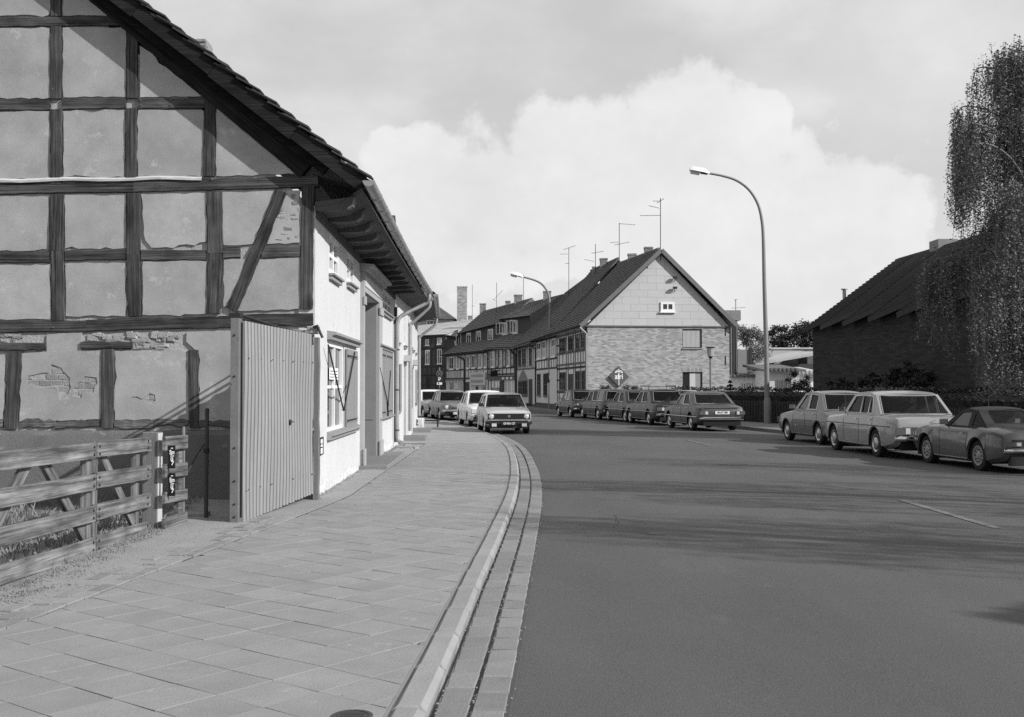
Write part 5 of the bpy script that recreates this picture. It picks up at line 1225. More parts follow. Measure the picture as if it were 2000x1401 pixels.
# ---- D: shop front
D0, D1 = (-2.1, 98.5), (0.36, 90.6)
fd = Frame(D0, D1); LD = fd.len
hD = thing('timbered_house', 'timbered shop house with open attic casements and a bracket sign', 'house', (D0[0], D0[1], 0), group=GRP)
wallbox(fd, hD, infill_g, 4.9, None, 7.6, 4.75)
us = [U(fd, x) for x in (956.5, 959, 968, 975, 982, 989.5, 997.5, 1005)]
for i in range(1, 7): fwin(fd, hD, (us[i] + .15, us[i + 1] - .15, 3.25, 4.6), 1, 2, whitef if i % 2 else beam_l, 0.08, curtain=(i % 2 == 0))
posts(fd, hD, us, 2.5, 4.75, 0.13); rails(fd, hD, (2.42, 3.15, 4.75, 2.62), 0, LD, 0.14)
bx(fd, hD, 'shop_fascia', mat('shop_fascia_paint', 0.12, var=0.2), 0.1, LD - .1, -0.14, -0.031, 2.15, 2.40)
bx(fd, hD, 'shop_window', pane_m, U(fd, 961), U(fd, 977), -0.04, -0.001, 0.5, 2.05)
w = MATS['paper']
for x0, x1, z0, z1 in ((962, 965.5, 1.5, 2.0), (969, 972, 1.5, 2.0), (973.5, 976, 1.5, 2.0), (962.5, 976, 0.6, 1.35)): bx(fd, hD, 'poster', infill if x1 - x0 < 9 else mat('poster_print', 0.4, var=0.6, scale=6, var2=0.3, scale2=14), U(fd, x0), U(fd, x1), -0.05, -0.041, z0, z1)
bx(fd, hD, 'doorway', beam_d, U(fd, 978), U(fd, 985), -0.04, -0.001, 0, 2.1)
for i in range(5): a = U(fd, 986.5 + i * 4); bx(fd, hD, 'boarding', infill if i % 2 else infill_g, a, a + 0.42, -0.05, -0.001, 0.3, 2.0)
for i in range(3): a = U(fd, 984 + i * 8); bx(fd, hD, 'letter_tile', whitef, a, a + 0.6, -0.17, -0.141, 2.18, 2.36)
posts(fd, hD, [0.12, LD - 0.1, U(fd, 960)], 0, 4.8, 0.22)
mb = MB().tube([pl(fd, U(fd, 980), 0, 2.9), pl(fd, U(fd, 980), -1.0, 3.0)], 0.03, 5); mb.tube([pl(fd, U(fd, 980), 0, 3.3), pl(fd, U(fd, 980), -0.9, 3.0)], 0.02, 5); s_ = mb.build('sign_bracket', iron_m, hD, Matrix.Identity(4))
MB().box(-0.02, 0.02, -1.0, -0.35, 2.45, 2.92).build('hanging_sign', iron_m, s_, fd.mat(U(fd, 980), 0, 0))
dj = 1.35
def attic(fr, t, L0, L1, hf, hn, back, dtop0, dtop1, rf, rn, roff, out_=0.4, cols=26, bk=8.0):
    """lower slope, upright dormer band, upper slope"""
    r_ = stepped_roof('roof', t, pl(fr, L0, -out_, hf), pl(fr, L1, -out_, hn), pl(fr, L0, back, hf + 1.15), pl(fr, L1, back, hn + 1.15), 7, rooft, 0.045, cols, 0.03)
    MB().add([pl(fr, L0, back, hf + 1.0), pl(fr, L1, back, hn + 1.0), pl(fr, L1, back, dtop1), pl(fr, L0, back, dtop0)], [(0, 1, 2, 3)]).build('dormer_wall', mat('slate_hanging', 0.06, var=0.3, scale=3, rnd=0.1), r_, Matrix.Identity(4), fix=False)
    r2 = stepped_roof('upper_roof', r_, pl(fr, L0, back - 0.35, dtop0 - 0.1), pl(fr, L1, back - 0.35, dtop1 - 0.1), pl(fr, L0, roff, rf), pl(fr, L1, roff, rn), 12, rooft, 0.045, cols, 0.03, 0.06)
    mb = MB(); mb.add([pl(fr, L0, roff, rf), pl(fr, L1, roff, rn), pl(fr, L1, bk, hn), pl(fr, L0, bk, hf)], [(0, 1, 2, 3)])
    for u, h, d, rr in ((L0, hf, dtop0, rf), (L1, hn, dtop1, rn)): mb.add([pl(fr, u, -out_, h), pl(fr, u, back, h + 1.0), pl(fr, u, back - 0.3, d - .1), pl(fr, u, roff, rr), pl(fr, u, bk, h)], [(0, 1, 2, 3, 4)])
    mb.build('roof_back', rooft, r_, Matrix.Identity(4), fix=False); return r_
rfd = attic(fd, hD, -0.1, LD + 0.2, 4.95, 4.75, dj, 7.6, 7.4, 9.1, 9.15, 4.0)
fdd = Frame(D0, D1); fdd.M = fd.M @ Matrix.Translation((0, dj, 0))
def drect(fr, off, x0, y0, x1, y1):
    a = fr.uv(x0, (y0 + y1) / 2, off)[0]; b = fr.uv(x1, (y0 + y1) / 2, off)[0]; return a, b, fr.uv((x0 + x1) / 2, y1, off)[1], fr.uv((x0 + x1) / 2, y0, off)[1]
for r_ in ((983, 631, 992, 653), (1003, 626, 1012, 651)): fwin(fdd, hD, drect(fd, dj, *r_), 2, 1, whitef, 0.10, opened=True)
chimney(rfd, 1061, 1076, 569, 95.0)
gutter(hD, [pl(fd, LD * k / 6, -0.46, 4.9 - 0.2 * k / 6) for k in range(7)], 0.09, zinc_m)
pipe(hD, [pl(fd, LD - .1, -0.5, 4.72), pl(fd, LD - .1, -0.48, 4.5), pl(fd, LD + .15, -0.15, 4.1), pl(fd, LD + .2, -0.12, 3.6), pl(fd, LD + .2, -0.12, 2.0), pl(fd, LD + .2, -0.12, 0.1)], 0.085, darkzinc)
# ---- E: long house with the row of attic windows
E0, E1 = (-6.5, 111.2), (-2.1, 98.5)
fe = Frame(E0, E1); LE = fe.len
hE = thing('timbered_house', 'long timbered house with a row of four white attic windows in its dark roof', 'house', (E0[0], E0[1], 0), group=GRP)
wallbox(fe, hE, infill_g, 4.75, None, 7.6, 4.72)
for k, (x0, x1) in enumerate(((878, 886.5), (893, 897), (911.5, 917), (922, 928.5), (935, 942), (946, 951))):
    fwin(fe, hE, (U(fe, x0), U(fe, x1), 3.25, 4.45), 2, 1, whitef, 0.09)
posts(fe, hE, [U(fe, x) for x in (873, 877, 889, 893, 900, 909, 920, 930, 933, 944, 952)], 2.45, 4.6, 0.15); posts(fe, hE, [U(fe, x) for x in (881, 885, 897, 915, 926, 938)], 2.45, 3.2, 0.1)
rails(fe, hE, (2.35, 3.18, 4.62), 0, LE, 0.15); bx(fe, hE, 'dentil_board', beam_l, 0, U(fe, 908), -0.08, -0.031, 2.08, 2.22)
for i in range(12): a = 0.2 + i * 0.5; bx(fe, hE, 'dentil', infill, a, a + 0.2, -0.11, -0.081, 2.02, 2.16)
bx(fe, hE, 'sign_board', mat('pale_sign_board', 0.55, var=0.15), U(fe, 920), U(fe, 950), -0.12, -0.031, 1.72, 2.85)
sbm = MB(); sa, sb_ = U(fe, 922), U(fe, 948)
for row_ in (2.55, 2.05):
    uu = sa
    while uu < sb_ - .3: ww = R.uniform(.12, .3); sbm.box(uu, uu + ww, -.126, -.1205, row_ - .13, row_ + .13 + jit(.03)); uu += ww + .09
sbm.build('worn_print', greypaint, hE, fe.M)['kind'] = 'stuff'
for i, (x0, x1) in enumerate(((922, 928), (930, 934.5), (937, 941), (943, 949))): bx(fe, hE, 'shop_window', pane_m if i % 2 else mat('bright_display', 0.5, var=0.5, scale=4, var2=0.3, scale2=12), U(fe, x0), U(fe, x1), -0.04, -0.001, 0.4, 1.6)
bx(fe, hE, 'poster', MATS['poster_print'], U(fe, 896), U(fe, 906), -0.05, -0.001, 0.2, 1.95); bx(fe, hE, 'doorway', beam_d, U(fe, 910), U(fe, 917), -0.04, -0.001, 0, 2.0)
bx(fe, hE, 'door', greypaint, U(fe, 879), U(fe, 886), -0.04, -0.001, 0, 1.95); bx(fe, hE, 'letter_panel', iron_m, U(fe, 888.5), U(fe, 894), -0.05, -0.001, 0.7, 1.3)
ej = 1.5
rfe = attic(fe, hE, -0.2, LE + 0.3, 4.75, 4.72, ej, 6.9, 7.3, 9.2, 9.45, 4.0, cols=40)
fee = Frame(E0, E1); fee.M = fe.M @ Matrix.Translation((0, ej, 0))
for r_ in ((891.5, 653, 901, 675), (911.5, 650, 920, 672), (930.5, 646.5, 939.5, 669), (953.5, 643, 963.5, 665)): fwin(fee, hE, drect(fe, ej, *r_), 2, 1, whitef, 0.11)
chimney(rfe, 1004, 1020, 576, 103); chimney(rfe, 987, 997, 588, 106); chimney(rfe, 937, 949, 593, 114)
gutter(hE, [pl(fe, LE * k / 8, -0.46, 4.68) for k in range(9)], 0.08, darkzinc)
pipe(hE, [pl(fe, U(fe, 903), -0.46, 4.66), pl(fe, U(fe, 903), -0.44, 4.4), pl(fe, U(fe, 908), -0.12, 4.1), pl(fe, U(fe, 909), -0.1, 3.6), pl(fe, U(fe, 909), -0.1, 2.0), pl(fe, U(fe, 909), -0.1, 0.1)], 0.09, darkzinc)
# ---- F: dark house closing the view, pale roof
F0, F1 = (-13.2, 115.0), (-6.7, 112.6)
ff = Frame(F0, F1); LF = ff.len
hF = thing('dark_timbered_house', 'dark three-storey timbered house with a pale metal roof closing the street', 'house', (F0[0], F0[1], 0))
wallbox(ff, hF, dark_in, 6.6, None, 8.5, 6.75)
for x0, x1, y0, y1, c in ((814, 820, 667, 677, 2), (831, 838, 663, 675, 2), (854, 862, 660, 673, 2), (814, 820, 688, 713, 2), (831, 839, 684, 712, 2), (854, 863, 682, 711, 2), (815, 820, 738, 767, 2)):
    fwin(ff, hF, ff.rect(x0, y0, x1, y1), c, 2, whitef, 0.08)
r_ = ff.rect(832, 737, 839, 770); bx(ff, hF, 'doorway', beam_d, r_[0], r_[1], -0.05, 0, 0, r_[3])
for y in (681, 716, 733, 752): a = ff.uv(842, y)[1]; rails(ff, hF, (a,), 0, LF, 0.16, beam_d)
posts(ff, hF, [LF * i / 14 for i in range(15)], 0, 6.55, 0.14, beam_d)
ro = stepped_roof('roof', hF, pl(ff, -3, -0.4, 6.55), pl(ff, LF + 0.3, -0.4, 6.78), pl(ff, -3, 8.5, 8.0), pl(ff, LF + 1.6, 8.5, 8.95), 9, metalroof, 0.03, 16, 0.012)
MB().add([pl(ff, -3, 8.5, 8.0), pl(ff, LF + 1.6, 8.5, 8.95), pl(ff, LF + 1.6, 14, 6), pl(ff, -3, 14, 6), pl(ff, LF + .3, -.4, 6.75), pl(ff, LF + 0.3, 14, 6)], [(0, 1, 2, 3), (4, 1, 2, 5)]).build('roof_back', metalroof, ro, Matrix.Identity(4), fix=False)
gutter(hF, [pl(ff, -3 + (LF + 3.3) * k / 6, -0.46, 6.5 + 0.22 * k / 6) for k in range(7)], 0.08, darkzinc) if 0 else None
chimney(ro, 893, 912, 560, 124, 5.0, brickmat('tall_chimney_brick', 0.3, 0.3, 0.3, 0.1)); chimney(ro, 914, 922, 617, 122, 1.0)
# ---- G: pale villa behind
a, b = at(800, 645, 134), at(884, 645, 134); gz = at(850, 624, 134).z
hG = thing('hipped_roof_house', 'pale house with tiled hipped roof and a white window rising behind the dark house', 'house', (a.x, 134, 0))
fg = Frame((a.x, 134), (b.x, 134))
wallbox(fg, hG, mat('villa_render', 0.4, var=0.12), gz, None, 10)
r_ = fg.rect(833, 625.5, 853, 642); fwin(fg, hG, (r_[0], r_[1], r_[2], r_[3]), 3, 1, whitef, 0.12)
pk = at(838, 586, 139); Lg = fg.len
mb = MB(); e = [pl(fg, -6, -0.6, gz), pl(fg, Lg + 0.5, -0.6, gz), pl(fg, Lg + 0.5, 10.6, gz), pl(fg, -6, 10.6, gz)]; rr = [Vector((a.x - 3, 139, pk.z)), Vector((pk.x, 139, pk.z))]
mb.add(e + rr, [(1, 2, 5), (2, 3, 4, 5), (3, 0, 4), (0, 3, 2, 1)]); rg = mb.build('roof_planes', rtile, hG, Matrix.Identity(4))
stepped_roof('roof', hG, e[0] + Vector((0, -.02, 0)), e[1] + Vector((0, -.02, 0)), rr[0], rr[1], 16, mat('sunlit_tile', 0.12, var=0.3, scale=3), 0.05, 20, 0.04)
# antennas
antenna('tall roof antenna at the apex of the pale brick gable', 1290, 492, 387, 63, [(1250, 421.5, 1290, 421, 7, 0.5), (1267, 402, 1288, 407, 6, 0.4), (1283, 397, 1297, 388, 4, 0.4), (1275, 393, 1290, 393, 3, .4)])
antenna('roof antenna with a long side boom between two ridge chimneys of the brick gable house', 1209.5, 512, 436, 73, [(1209, 437, 1241, 439.5, 6, 0.5), (1200, 479, 1229, 473, 8, 0.5), (1192, 474, 1208, 473, 3, .4)])
antenna('small roof antenna just right of the second chimney stack, short cross booms', 1163, 522, 477, 77, [(1155, 495, 1179, 491, 6, 0.5), (1141, 507, 1161, 511, 5, 0.4)])
antenna('slender roof antenna with a fork top above the curved lamp head', 1111, 572, 484, 83, [(1100, 488, 1124, 480, 7, 0.5), (1093, 496.5, 1109, 496.5, 3, 0.4), (1104, 515, 1111, 515, 2, .4)])
antenna('plain mast antenna behind the far curved lamp, short top bar', 1022.5, 582, 537, 98, [(1018, 541, 1026, 541, 2, 0.4)])
antenna('slanting-boom antenna above the long dark attic roof', 970, 602, 552, 106, [(964, 586, 982, 567, 6, 0.6), (960, 584, 970, 589, 3, .5)])
antenna('straight thin mast antenna just right of the tall brick chimney', 922.5, 626, 556, 120, [(921, 598, 927, 598, 2, 0.5)])
antenna('small roof antenna to the right of the brick gable', 1437, 608, 585, 74, [(1429, 602, 1456, 601, 5, 0.5), (1434, 587, 1440, 585, 2, 0.4)])
# ---- sign on the brick gable
sc_ = ga.uv(1208, 736); sg = thing('diamond_sign', 'dark diamond-shaped sign with a white palm and lettering on the pale brick gable', 'sign', tuple(pl(ga, sc_[0], -0.1, sc_[1])))
hw = 20.0 / 2200 * 63.2
MB().slab([(sc_[0] - hw, sc_[1]), (sc_[0], sc_[1] - hw), (sc_[0] + hw, sc_[1]), (sc_[0], sc_[1] + hw)], (), -0.10, -0.04).build('board', mat('sign_red', 0.10, rough=0.5, var=0.1), sg, ga.M)
MB().slab([(sc_[0] - hw - .03, sc_[1]), (sc_[0], sc_[1] - hw - .03), (sc_[0] + .02, sc_[1] - hw), (sc_[0] - hw + .02, sc_[1] + .03)], (), -0.12, -0.03).build('edge_strip', iron_m, sg, ga.M)
wsig = mat('sign_white', 0.82, rough=0.5, var=0.04); cu_, cz = sc_
lettering('afri', 0.42, wsig, sg, ga.mat(cu_ - 0.0, -0.1045, cz + 0.0), sx=0.86)
mb = MB()
for dz, wd, dr in ((0.36, 0.24, 0.11), (0.40, 0.20, 0.10), (0.43, 0.12, 0.14)):
    for s in (-1, 1): mb.slab([(cu_, cz + dz), (cu_ + s * wd, cz + dz - dr), (cu_ + s * wd * .8, cz + dz - dr - .05), (cu_, cz + dz - 0.08)], (), -0.108, -0.1005)
mb.slab([(cu_ - .018, cz - .48), (cu_ + .018, cz - .48), (cu_ + .014, cz + .38), (cu_ - .014, cz + .38)], (), -0.109, -0.1005)
mb.build('palm_emblem', wsig, sg, ga.M)['kind'] = 'stuff'

# ================================================================== yard on the right: rear wing, garages, walls
grp_g = 'low garages in the yard'
def plainbox(name, label, cat, x0, x1, ybot_h, yt, Y, depth, m, group=None):
    a, b = at(x0, yt, Y), at(x1, yt, Y); t = thing(name, label, cat, (a.x, Y, 0), group=group); fr = Frame((a.x, Y), (b.x, Y))
    wallbox(fr, t, m, a.z, None, depth, b.z); return t, fr, a.z
t, fr, hz_ = plainbox('rear_wing', 'tall narrow creeper-streaked brick wing behind the right corner of the brick gable', 'building', 1410, 1440, 0, 611, 73, 5, mat('streaked_brick', 0.10, var=0.5, scale=2.5, stretch=(4, 4, 0.4), bump=0.6))
bx(fr, t, 'parapet', mat('creeper_parapet', 0.2, var=0.4, scale=6), -0.2, fr.len + 0.2, -0.15, 5, hz_ - 0.5, hz_ + 0.15)
for i in range(6): a = fr.len * (i + .5) / 6; bx(fr, t, 'trellis_post', beam_l if i % 2 else beam_d, a - .05, a + .05, -0.12, -0.001, 0, hz_ - 0.5)
t, fr, hz_ = plainbox('grey_shed', 'upright grey shed with a dark edge behind the garages', 'shed', 1441, 1464, 0, 683, 80, 3, mat('shed_grey', 0.22, var=0.15))
bx(fr, t, 'dark_pier', beam_d, fr.len - 0.02, fr.len + 0.18, -0.1, 0.3, 0, hz_ + 0.15)
t, fr, hz_ = plainbox('yard_wall', 'long pale rendered yard wall under the distant trees', 'wall', 1466, 1600, 0, 682, 92, 0.5, mat('yard_wall_render', 0.34, var=0.2, scale=0.6))
bx(fr, t, 'coping', mat('coping_concrete', 0.45, var=0.1), -0.1, fr.len + 0.1, -0.1, 0.6, hz_ + 0.001, hz_ + 0.12)
bx(fr, t, 'shaded_wall_end', mat('shade_render', 0.12, var=0.2), fr.uv(1558, 683)[0], fr.len, -3.0, -0.2, 0, hz_ - 0.2)  # dark box carries the shadowed right part of the wall in its colour
gw_ = mat('garage_white', 0.72, var=0.06, scale=1)
def garage(label, x0, x1, yt, Y, depth, wall, door, bars=False, roofm=None):
    t, fr, h = plainbox('garage', label, 'garage', x0, x1, 0, yt, Y, depth, wall, grp_g)
    mb = MB(); mb.add([(-.3, -.45, h + .02), (fr.len + .3, -.45, h + .02), (fr.len + .3, depth, h + .45), (-.3, depth, h + .45), (-.3, -.45, h - .1), (fr.len + .3, -.45, h - .1), (fr.len + .3, depth, h + .3), (-.3, depth, h + .3)], [(0, 1, 2, 3), (7, 6, 5, 4), (4, 5, 1, 0), (5, 6, 2, 1), (6, 7, 3, 2), (7, 4, 0, 3)])
    mb.build('roof', roofm or rooft, t, fr.M)
    n = int(fr.len / 0.25)
    for i in range(n): MB().tube([(i * 0.25 + .12, -.5, h + .02), (i * 0.25 + .12, -.1, h + .06)], 0.085, 6).build('tile', roofm or rooft, t, fr.M)
    if door:
        r_ = fr.rect(*door); d = bx(fr, t, 'door', greypaint if not bars else beam_d, r_[0], r_[1], -0.02, 0, 0.1, r_[3])
        for i in range(9): a = r_[0] + (r_[1] - r_[0]) * (i + .5) / 9; MB().box(a - .025, a + .025, -0.045, -0.021, 0.2, r_[3]).build('slat', whitef if bars else beam_l, d, fr.M)
    return t, fr
garage('white garage with a barred dark door beside the small conifer', 1428, 1497, 735, 72, 6, gw_, (1447.5, 749, 1476, 766), True)
garage('grey-fronted garage with a plain door half hidden by the lamp mast', 1500, 1561, 723, 68, 6, mat('garage_grey', 0.5, var=0.08), (1515, 743, 1546, 768))
garage('bright white garage wall next to the dark hall', 1561, 1600, 728, 70, 6, gw_, None, roofm=metalroof)
t, fr, h = plainbox('flat_roofed_store', 'long low store with a pale flat roof above the garages', 'shed', 1502, 1600, 0, 711, 84, 8, mat('store_dark', 0.06, var=0.2))
MB().add([(-1.2, -.8, h), (fr.len, -.8, h + .9), (fr.len, 8, h + 1.2), (-1.2, 8, h + .3), (-1.2, -.8, h - .15), (fr.len, -.8, h + .7)], [(0, 1, 2, 3), (4, 5, 1, 0)]).build('roof', metalroof, t, fr.M, fix=False)

# ================================================================== dark hall with the saw-tooth eaves
dbr = brickmat('dark_brick', 0.05, 0.035, 0.26, 0.09, 0.3)
hallroof = mat('hall_roof_tile', 0.075, rough=0.8, var=0.2, scale=1.5, var2=0.2, scale2=12)
hl = thing('brick_hall', 'large dark brick hall with a saw-tooth eaves line behind the birch', 'hall', (15.0, 56.3, 0))
HX = [(1588, 56.3), (1622, 0), (1667, 0), (1718, 0), (1776, 0), (1838, 0), (1905, 38.5)]
def hall_pt(px, off=0.0):
    # wall line from (15.05,56.3) to (15.85,38.5)
    a, b = Vector((15.05, 56.3)), Vector((15.85, 38.5)); d = (b - a).normalized(); n = Vector((d.y, -d.x)) * -1; k = (px - 1000) / 2200
    t = (k * a.y - a.x) / (d.x - k * d.y); p = a + d * t; return p + n * off
nrm = Vector((0.999, 0.045)); EH, HS = 4.75, 0.74
base = [hall_pt(x[0]) for x in HX]; line = []
for i in range(6): line += [base[i], base[i + 1] + nrm * 0.9]      # bay swings back, then steps out again
mb = MB(); n = len(line)
def eh_(p, px=0): return EH + HS * ((p - hall_pt(1588)).dot(nrm))
for i in range(n - 1):
    a, b = line[i], line[i + 1]; w = MB().add([(a.x, a.y, 0), (b.x, b.y, 0), (b.x, b.y, eh_(b) + .0), (a.x, a.y, eh_(a))], [(0, 1, 2, 3)])
    w.add([(a.x + .3, a.y, 0), (b.x + .3, b.y, 0), (b.x + .3, b.y, eh_(b) + .0), (a.x + .3, a.y, eh_(a))], [(3, 2, 1, 0)])
    w.build('wall_bay' if i % 2 == 0 else 'wall_return', dbr, hl, Matrix.Translation((0, 0, 0)), fix=False)
# roof: one plane, its lower edge following the bays with a thick eaves board
RW = 4.4; r_far, r_near = [Vector((q.x, q.y, EH + .05 + HS * RW)) for q in (base[0] + nrm * RW, base[-1] + nrm * RW)]
roofline = []
for i in range(6): roofline += [base[i] - nrm * 0.45, base[i + 1] + nrm * 0.55]
m2 = MB(); nrow = 26
def roofpt(p, t):
    o = (p - base[0]).dot(nrm); q = p + nrm * (RW - o); z0_ = EH + .05 + HS * o; return Vector((p.x, p.y, z0_)).lerp(Vector((q.x, q.y, EH + .05 + HS * RW)), t)
vs = []; fs = []
pts = []
for i in range(len(roofline) - 1):
    for s in range(4): pts.append(roofline[i].lerp(roofline[i + 1], s / 4))
pts.append(roofline[-1]); K = len(pts)
for r in range(nrow):
    for (tt, o) in ((r / nrow, 0.05), ((r + 1) / nrow, 0.0)):
        for p in pts: q = roofpt(p, tt); vs.append((q.x - o * .5, q.y, q.z + o))
for r in range(2 * nrow - 1):
    for k in range(K - 1): fs.append((r * K + k, r * K + k + 1, (r + 1) * K + k + 1, (r + 1) * K + k))
m2.add(vs, fs); rh_ = m2.build('roof', hallroof, hl, Matrix.Identity(4), fix=False)
for i in range(6):
    a, b = roofline[2 * i], roofline[2 * i + 1]; za, zb = roofpt(a, 0).z, roofpt(b, 0).z
    MB().seg((a.x, a.y, za - .08), (b.x, b.y, zb - .08), 0.10, 0.22).build('eaves_board', beam_d, hl, Matrix.Identity(4))
    if i < 5: c = roofline[2 * i + 2]; MB().seg((b.x, b.y, zb - .08), (c.x, c.y, roofpt(c, 0).z - .08), 0.06, 0.18).build('eaves_board', beam_d, hl, Matrix.Identity(4))
# near end wall and far end wall, back slope
e = base[-1]; bw_ = Vector((e.x + 9.6, e.y + 0.4)); MB().add([(e.x, e.y, 0), (bw_.x, bw_.y, 0), (bw_.x, bw_.y, EH), (e.x + 4.8, e.y + .2, r_near.z - .2), (e.x, e.y, EH)], [(0, 1, 2, 3, 4)]).build('end_wall', brickmat('hall_end_brick', 0.10, 0.08, 0.26, 0.09, 0.3), hl, Matrix.Identity(4), fix=False)
e = base[0]; MB().add([(e.x, e.y, 0), (e.x + 9.6, e.y + .4, 0), (e.x + 9.6, e.y + .4, EH), (r_far.x, e.y + .2, r_far.z - .2), (e.x, e.y, EH)], [(0, 1, 2, 3, 4)]).build('end_wall', dbr, hl, Matrix.Identity(4), fix=False)
MB().add([r_far, r_near, (r_near.x + 5, r_near.y - 8, EH), (r_far.x + 5, r_far.y, EH), (base[-1].x - .5, base[-1].y - .3, EH), ], [(0, 1, 2, 3), (1, 4, 2)]).build('roof_back', hallroof, rh_, Matrix.Identity(4), fix=False)
a, b = at(1826, 469, 51.2), at(1864, 488, 51.2); MB().box(a.x, b.x, 50.8, 51.9, b.z - 1.2, a.z).build('ridge_box', mat('pale_vent_box', 0.22, var=0.2), hl, Matrix.Identity(4))
a = at(1649, 572, 57.0); mb = MB().tube([(a.x, 57, a.z - .5), (a.x, 57, a.z + .15)], 0.09, 6); mb.lathe([(0.17, a.z + .15), (0.17, a.z + .2)], 8, 'z', (a.x, 57, 0)).build('vent_pipe', zinc_m, hl, Matrix.Identity(4))
# ================================================================== street lamps, signs, hedge, picket fence
mast_m = mat('galvanised_mast', 0.22, rough=0.6, var=0.2, scale=2, var2=0.1, scale2=20, metal=0.2)
lampw = mat('lamp_housing_white', 0.8, rough=0.5, var=0.05); lampg = glass('lamp_diffuser', 0.35, 0, 0.3)
def mast_lamp(label, base_px, Y, pts, r0, r1, head, z0=0.1):
    """pts: picture positions of the curved arm read at distance Y"""
    b = at(base_px[0], base_px[1], Y); t = thing('street_lamp', label, 'street lamp', (b.x, Y, z0), group='curved mast street lamps')
    P = [Vector((b.x, Y, z0 - 0.1))] + [at(x, y, Y) for x, y in pts]; Q = crom(P, 5); n = len(Q)
    acc = [0]
    for i in range(1, n): acc.append(acc[-1] + (Q[i] - Q[i - 1]).length)
    MB().tube(Q, [r0 + (r1 - r0) * a / acc[-1] for a in acc], 12).build('mast', mast_m, t, Matrix.Identity(4), smooth=50)
    MB().lathe([(r0 * 1.25, z0 - .05), (r0 * 1.25, z0 + 0.9), (r0 * 1.02, z0 + 1.05)], 12, 'z', (b.x, Y, 0)).build('base_sleeve', mast_m, t, Matrix.Identity(4), smooth=40)
    d = (Q[-1] - Q[-2]).normalized(); side = Vector((0, 1, 0)); up = side.cross(d).normalized(); up = up if up.z > 0 else -up; L, H, Wd = head
    o = Q[-1]; vs = []
    prof = [(0, .05, .09), (L * .12, H * .55, Wd * .6), (L * .3, H, Wd), (L * .85, H, Wd), (L, H * .75, Wd * .85)]
    for s, hh_, w in prof:
        for (a, c) in ((-w / 2, -0.02), (w / 2, -0.02), (w / 2 * .8, hh_ - .02), (-w / 2 * .8, hh_ - .02)): p = o + d * s + side * a + up * c; vs.append(p)
    k = len(prof); hd = MB().add(vs, [(i * 4 + j, i * 4 + (j + 1) % 4, i * 4 + 4 + (j + 1) % 4, i * 4 + 4 + j) for i in range(k - 1) for j in range(4)] + [(3, 2, 1, 0), tuple((k - 1) * 4 + j for j in range(4))]).build('lamp_head', lampw, t, Matrix.Identity(4), smooth=30)
    vs = [o + d * s + side * a * Wd + up * c for s, a, c in ((L * .45, -.42, -.021), (L * .45, .42, -.021), (L * .97, .42, -.021), (L * .97, -.42, -.021), (L * .5, -.3, -H * .8), (L * .5, .3, -H * .8), (L * .92, .3, -H * .8), (L * .92, -.3, -H * .8))]
    MB().add(vs, [(4, 5, 6, 7), (0, 1, 5, 4), (1, 2, 6, 5), (2, 3, 7, 6), (3, 0, 4, 7)]).build('diffuser', lampg, hd, Matrix.Identity(4))
    vs = [o + d * s + side * a * Wd + up * c for s, a, c in ((L * .1, -.3, -.06), (L * .1, .3, -.06), (L * .42, .4, -.06), (L * .42, -.4, -.06), (L * .1, -.3, -.022), (L * .1, .3, -.022), (L * .42, .4, -.022), (L * .42, -.4, -.022))]
    MB().add(vs, [(3, 2, 1, 0), (0, 1, 5, 4), (1, 2, 6, 5), (2, 3, 7, 6), (3, 0, 4, 7)]).build('gear_cover', iron_m, hd, Matrix.Identity(4))
    return t, b
mast_lamp('nearer of the two curved mast street lamps, on the right pavement beside the hedge', (1499, 826), 45.5,
          [(1497, 700), (1493, 560), (1491, 470), (1488, 430), (1480, 398), (1463, 371), (1439, 353), (1412, 344), (1386, 339)], 0.115, 0.045, (0.82, 0.17, 0.32))
l2, lb2 = mast_lamp('tall curved mast street lamp carrying the parking sign, in front of the timbered row', (1075, 796), 76.0,
          [(1074.5, 740), (1074, 680), (1074, 620), (1073.5, 590), (1070, 572), (1061, 558), (1050, 550), (1036, 545), (1023, 541.5)], 0.13, 0.06, (0.95, 0.2, 0.34))
# parking signs
blue = mat('sign_blue', 0.035, rough=0.4, var=0.05, bump=0)
p = at(1075.5, 738, 75.8); ps = thing('parking_sign', 'square dark parking sign with a white P on the far curved lamp mast', 'sign', tuple(p), group='parking signs')
w = 6.6 / 2200 * 75.8; MB().bbox(p.x - w, p.x + w, 75.77, 75.80, p.z - w * 1.5, p.z + w * 1.45, 0.01).build('plate', blue, ps, Matrix.Identity(4))
lettering('P', 0.52, whitef, ps, Matrix.Translation((p.x, 75.765, p.z + 0.06)), sx=1.1); MB().box(p.x - .1, p.x + .1, 75.762, 75.769, p.z - .30, p.z - .27).build('line_print', whitef, ps, Matrix.Identity(4))
b = gnd(858.5, 786, 0.1); b = Vector((at(858.5, 780, 74).x, 74.0, 0.08)); sp2 = thing('sign_post', 'round no-stopping disc over a P plate and a small white plate on a thin post', 'sign post', tuple(b), group='parking signs')
MB().tube([b - Vector((0, 0, 0.1)), (b.x, 74, at(858, 718, 74).z)], 0.035, 6).build('post', mast_m, sp2, Matrix.Identity(4))
p = at(858.5, 730, 74); r = 6.4 / 2200 * 74; MB().lathe([(r, 73.94), (r, 73.96)], 20, 'y', (p.x, 0, p.z)).build('disc_rim', mat('sign_rim', 0.14), sp2, Matrix.Identity(4)); MB().lathe([(r * .78, 73.93), (r * .78, 73.938)], 20, 'y', (p.x, 0, p.z)).build('disc_face', blue, sp2, Matrix.Identity(4))
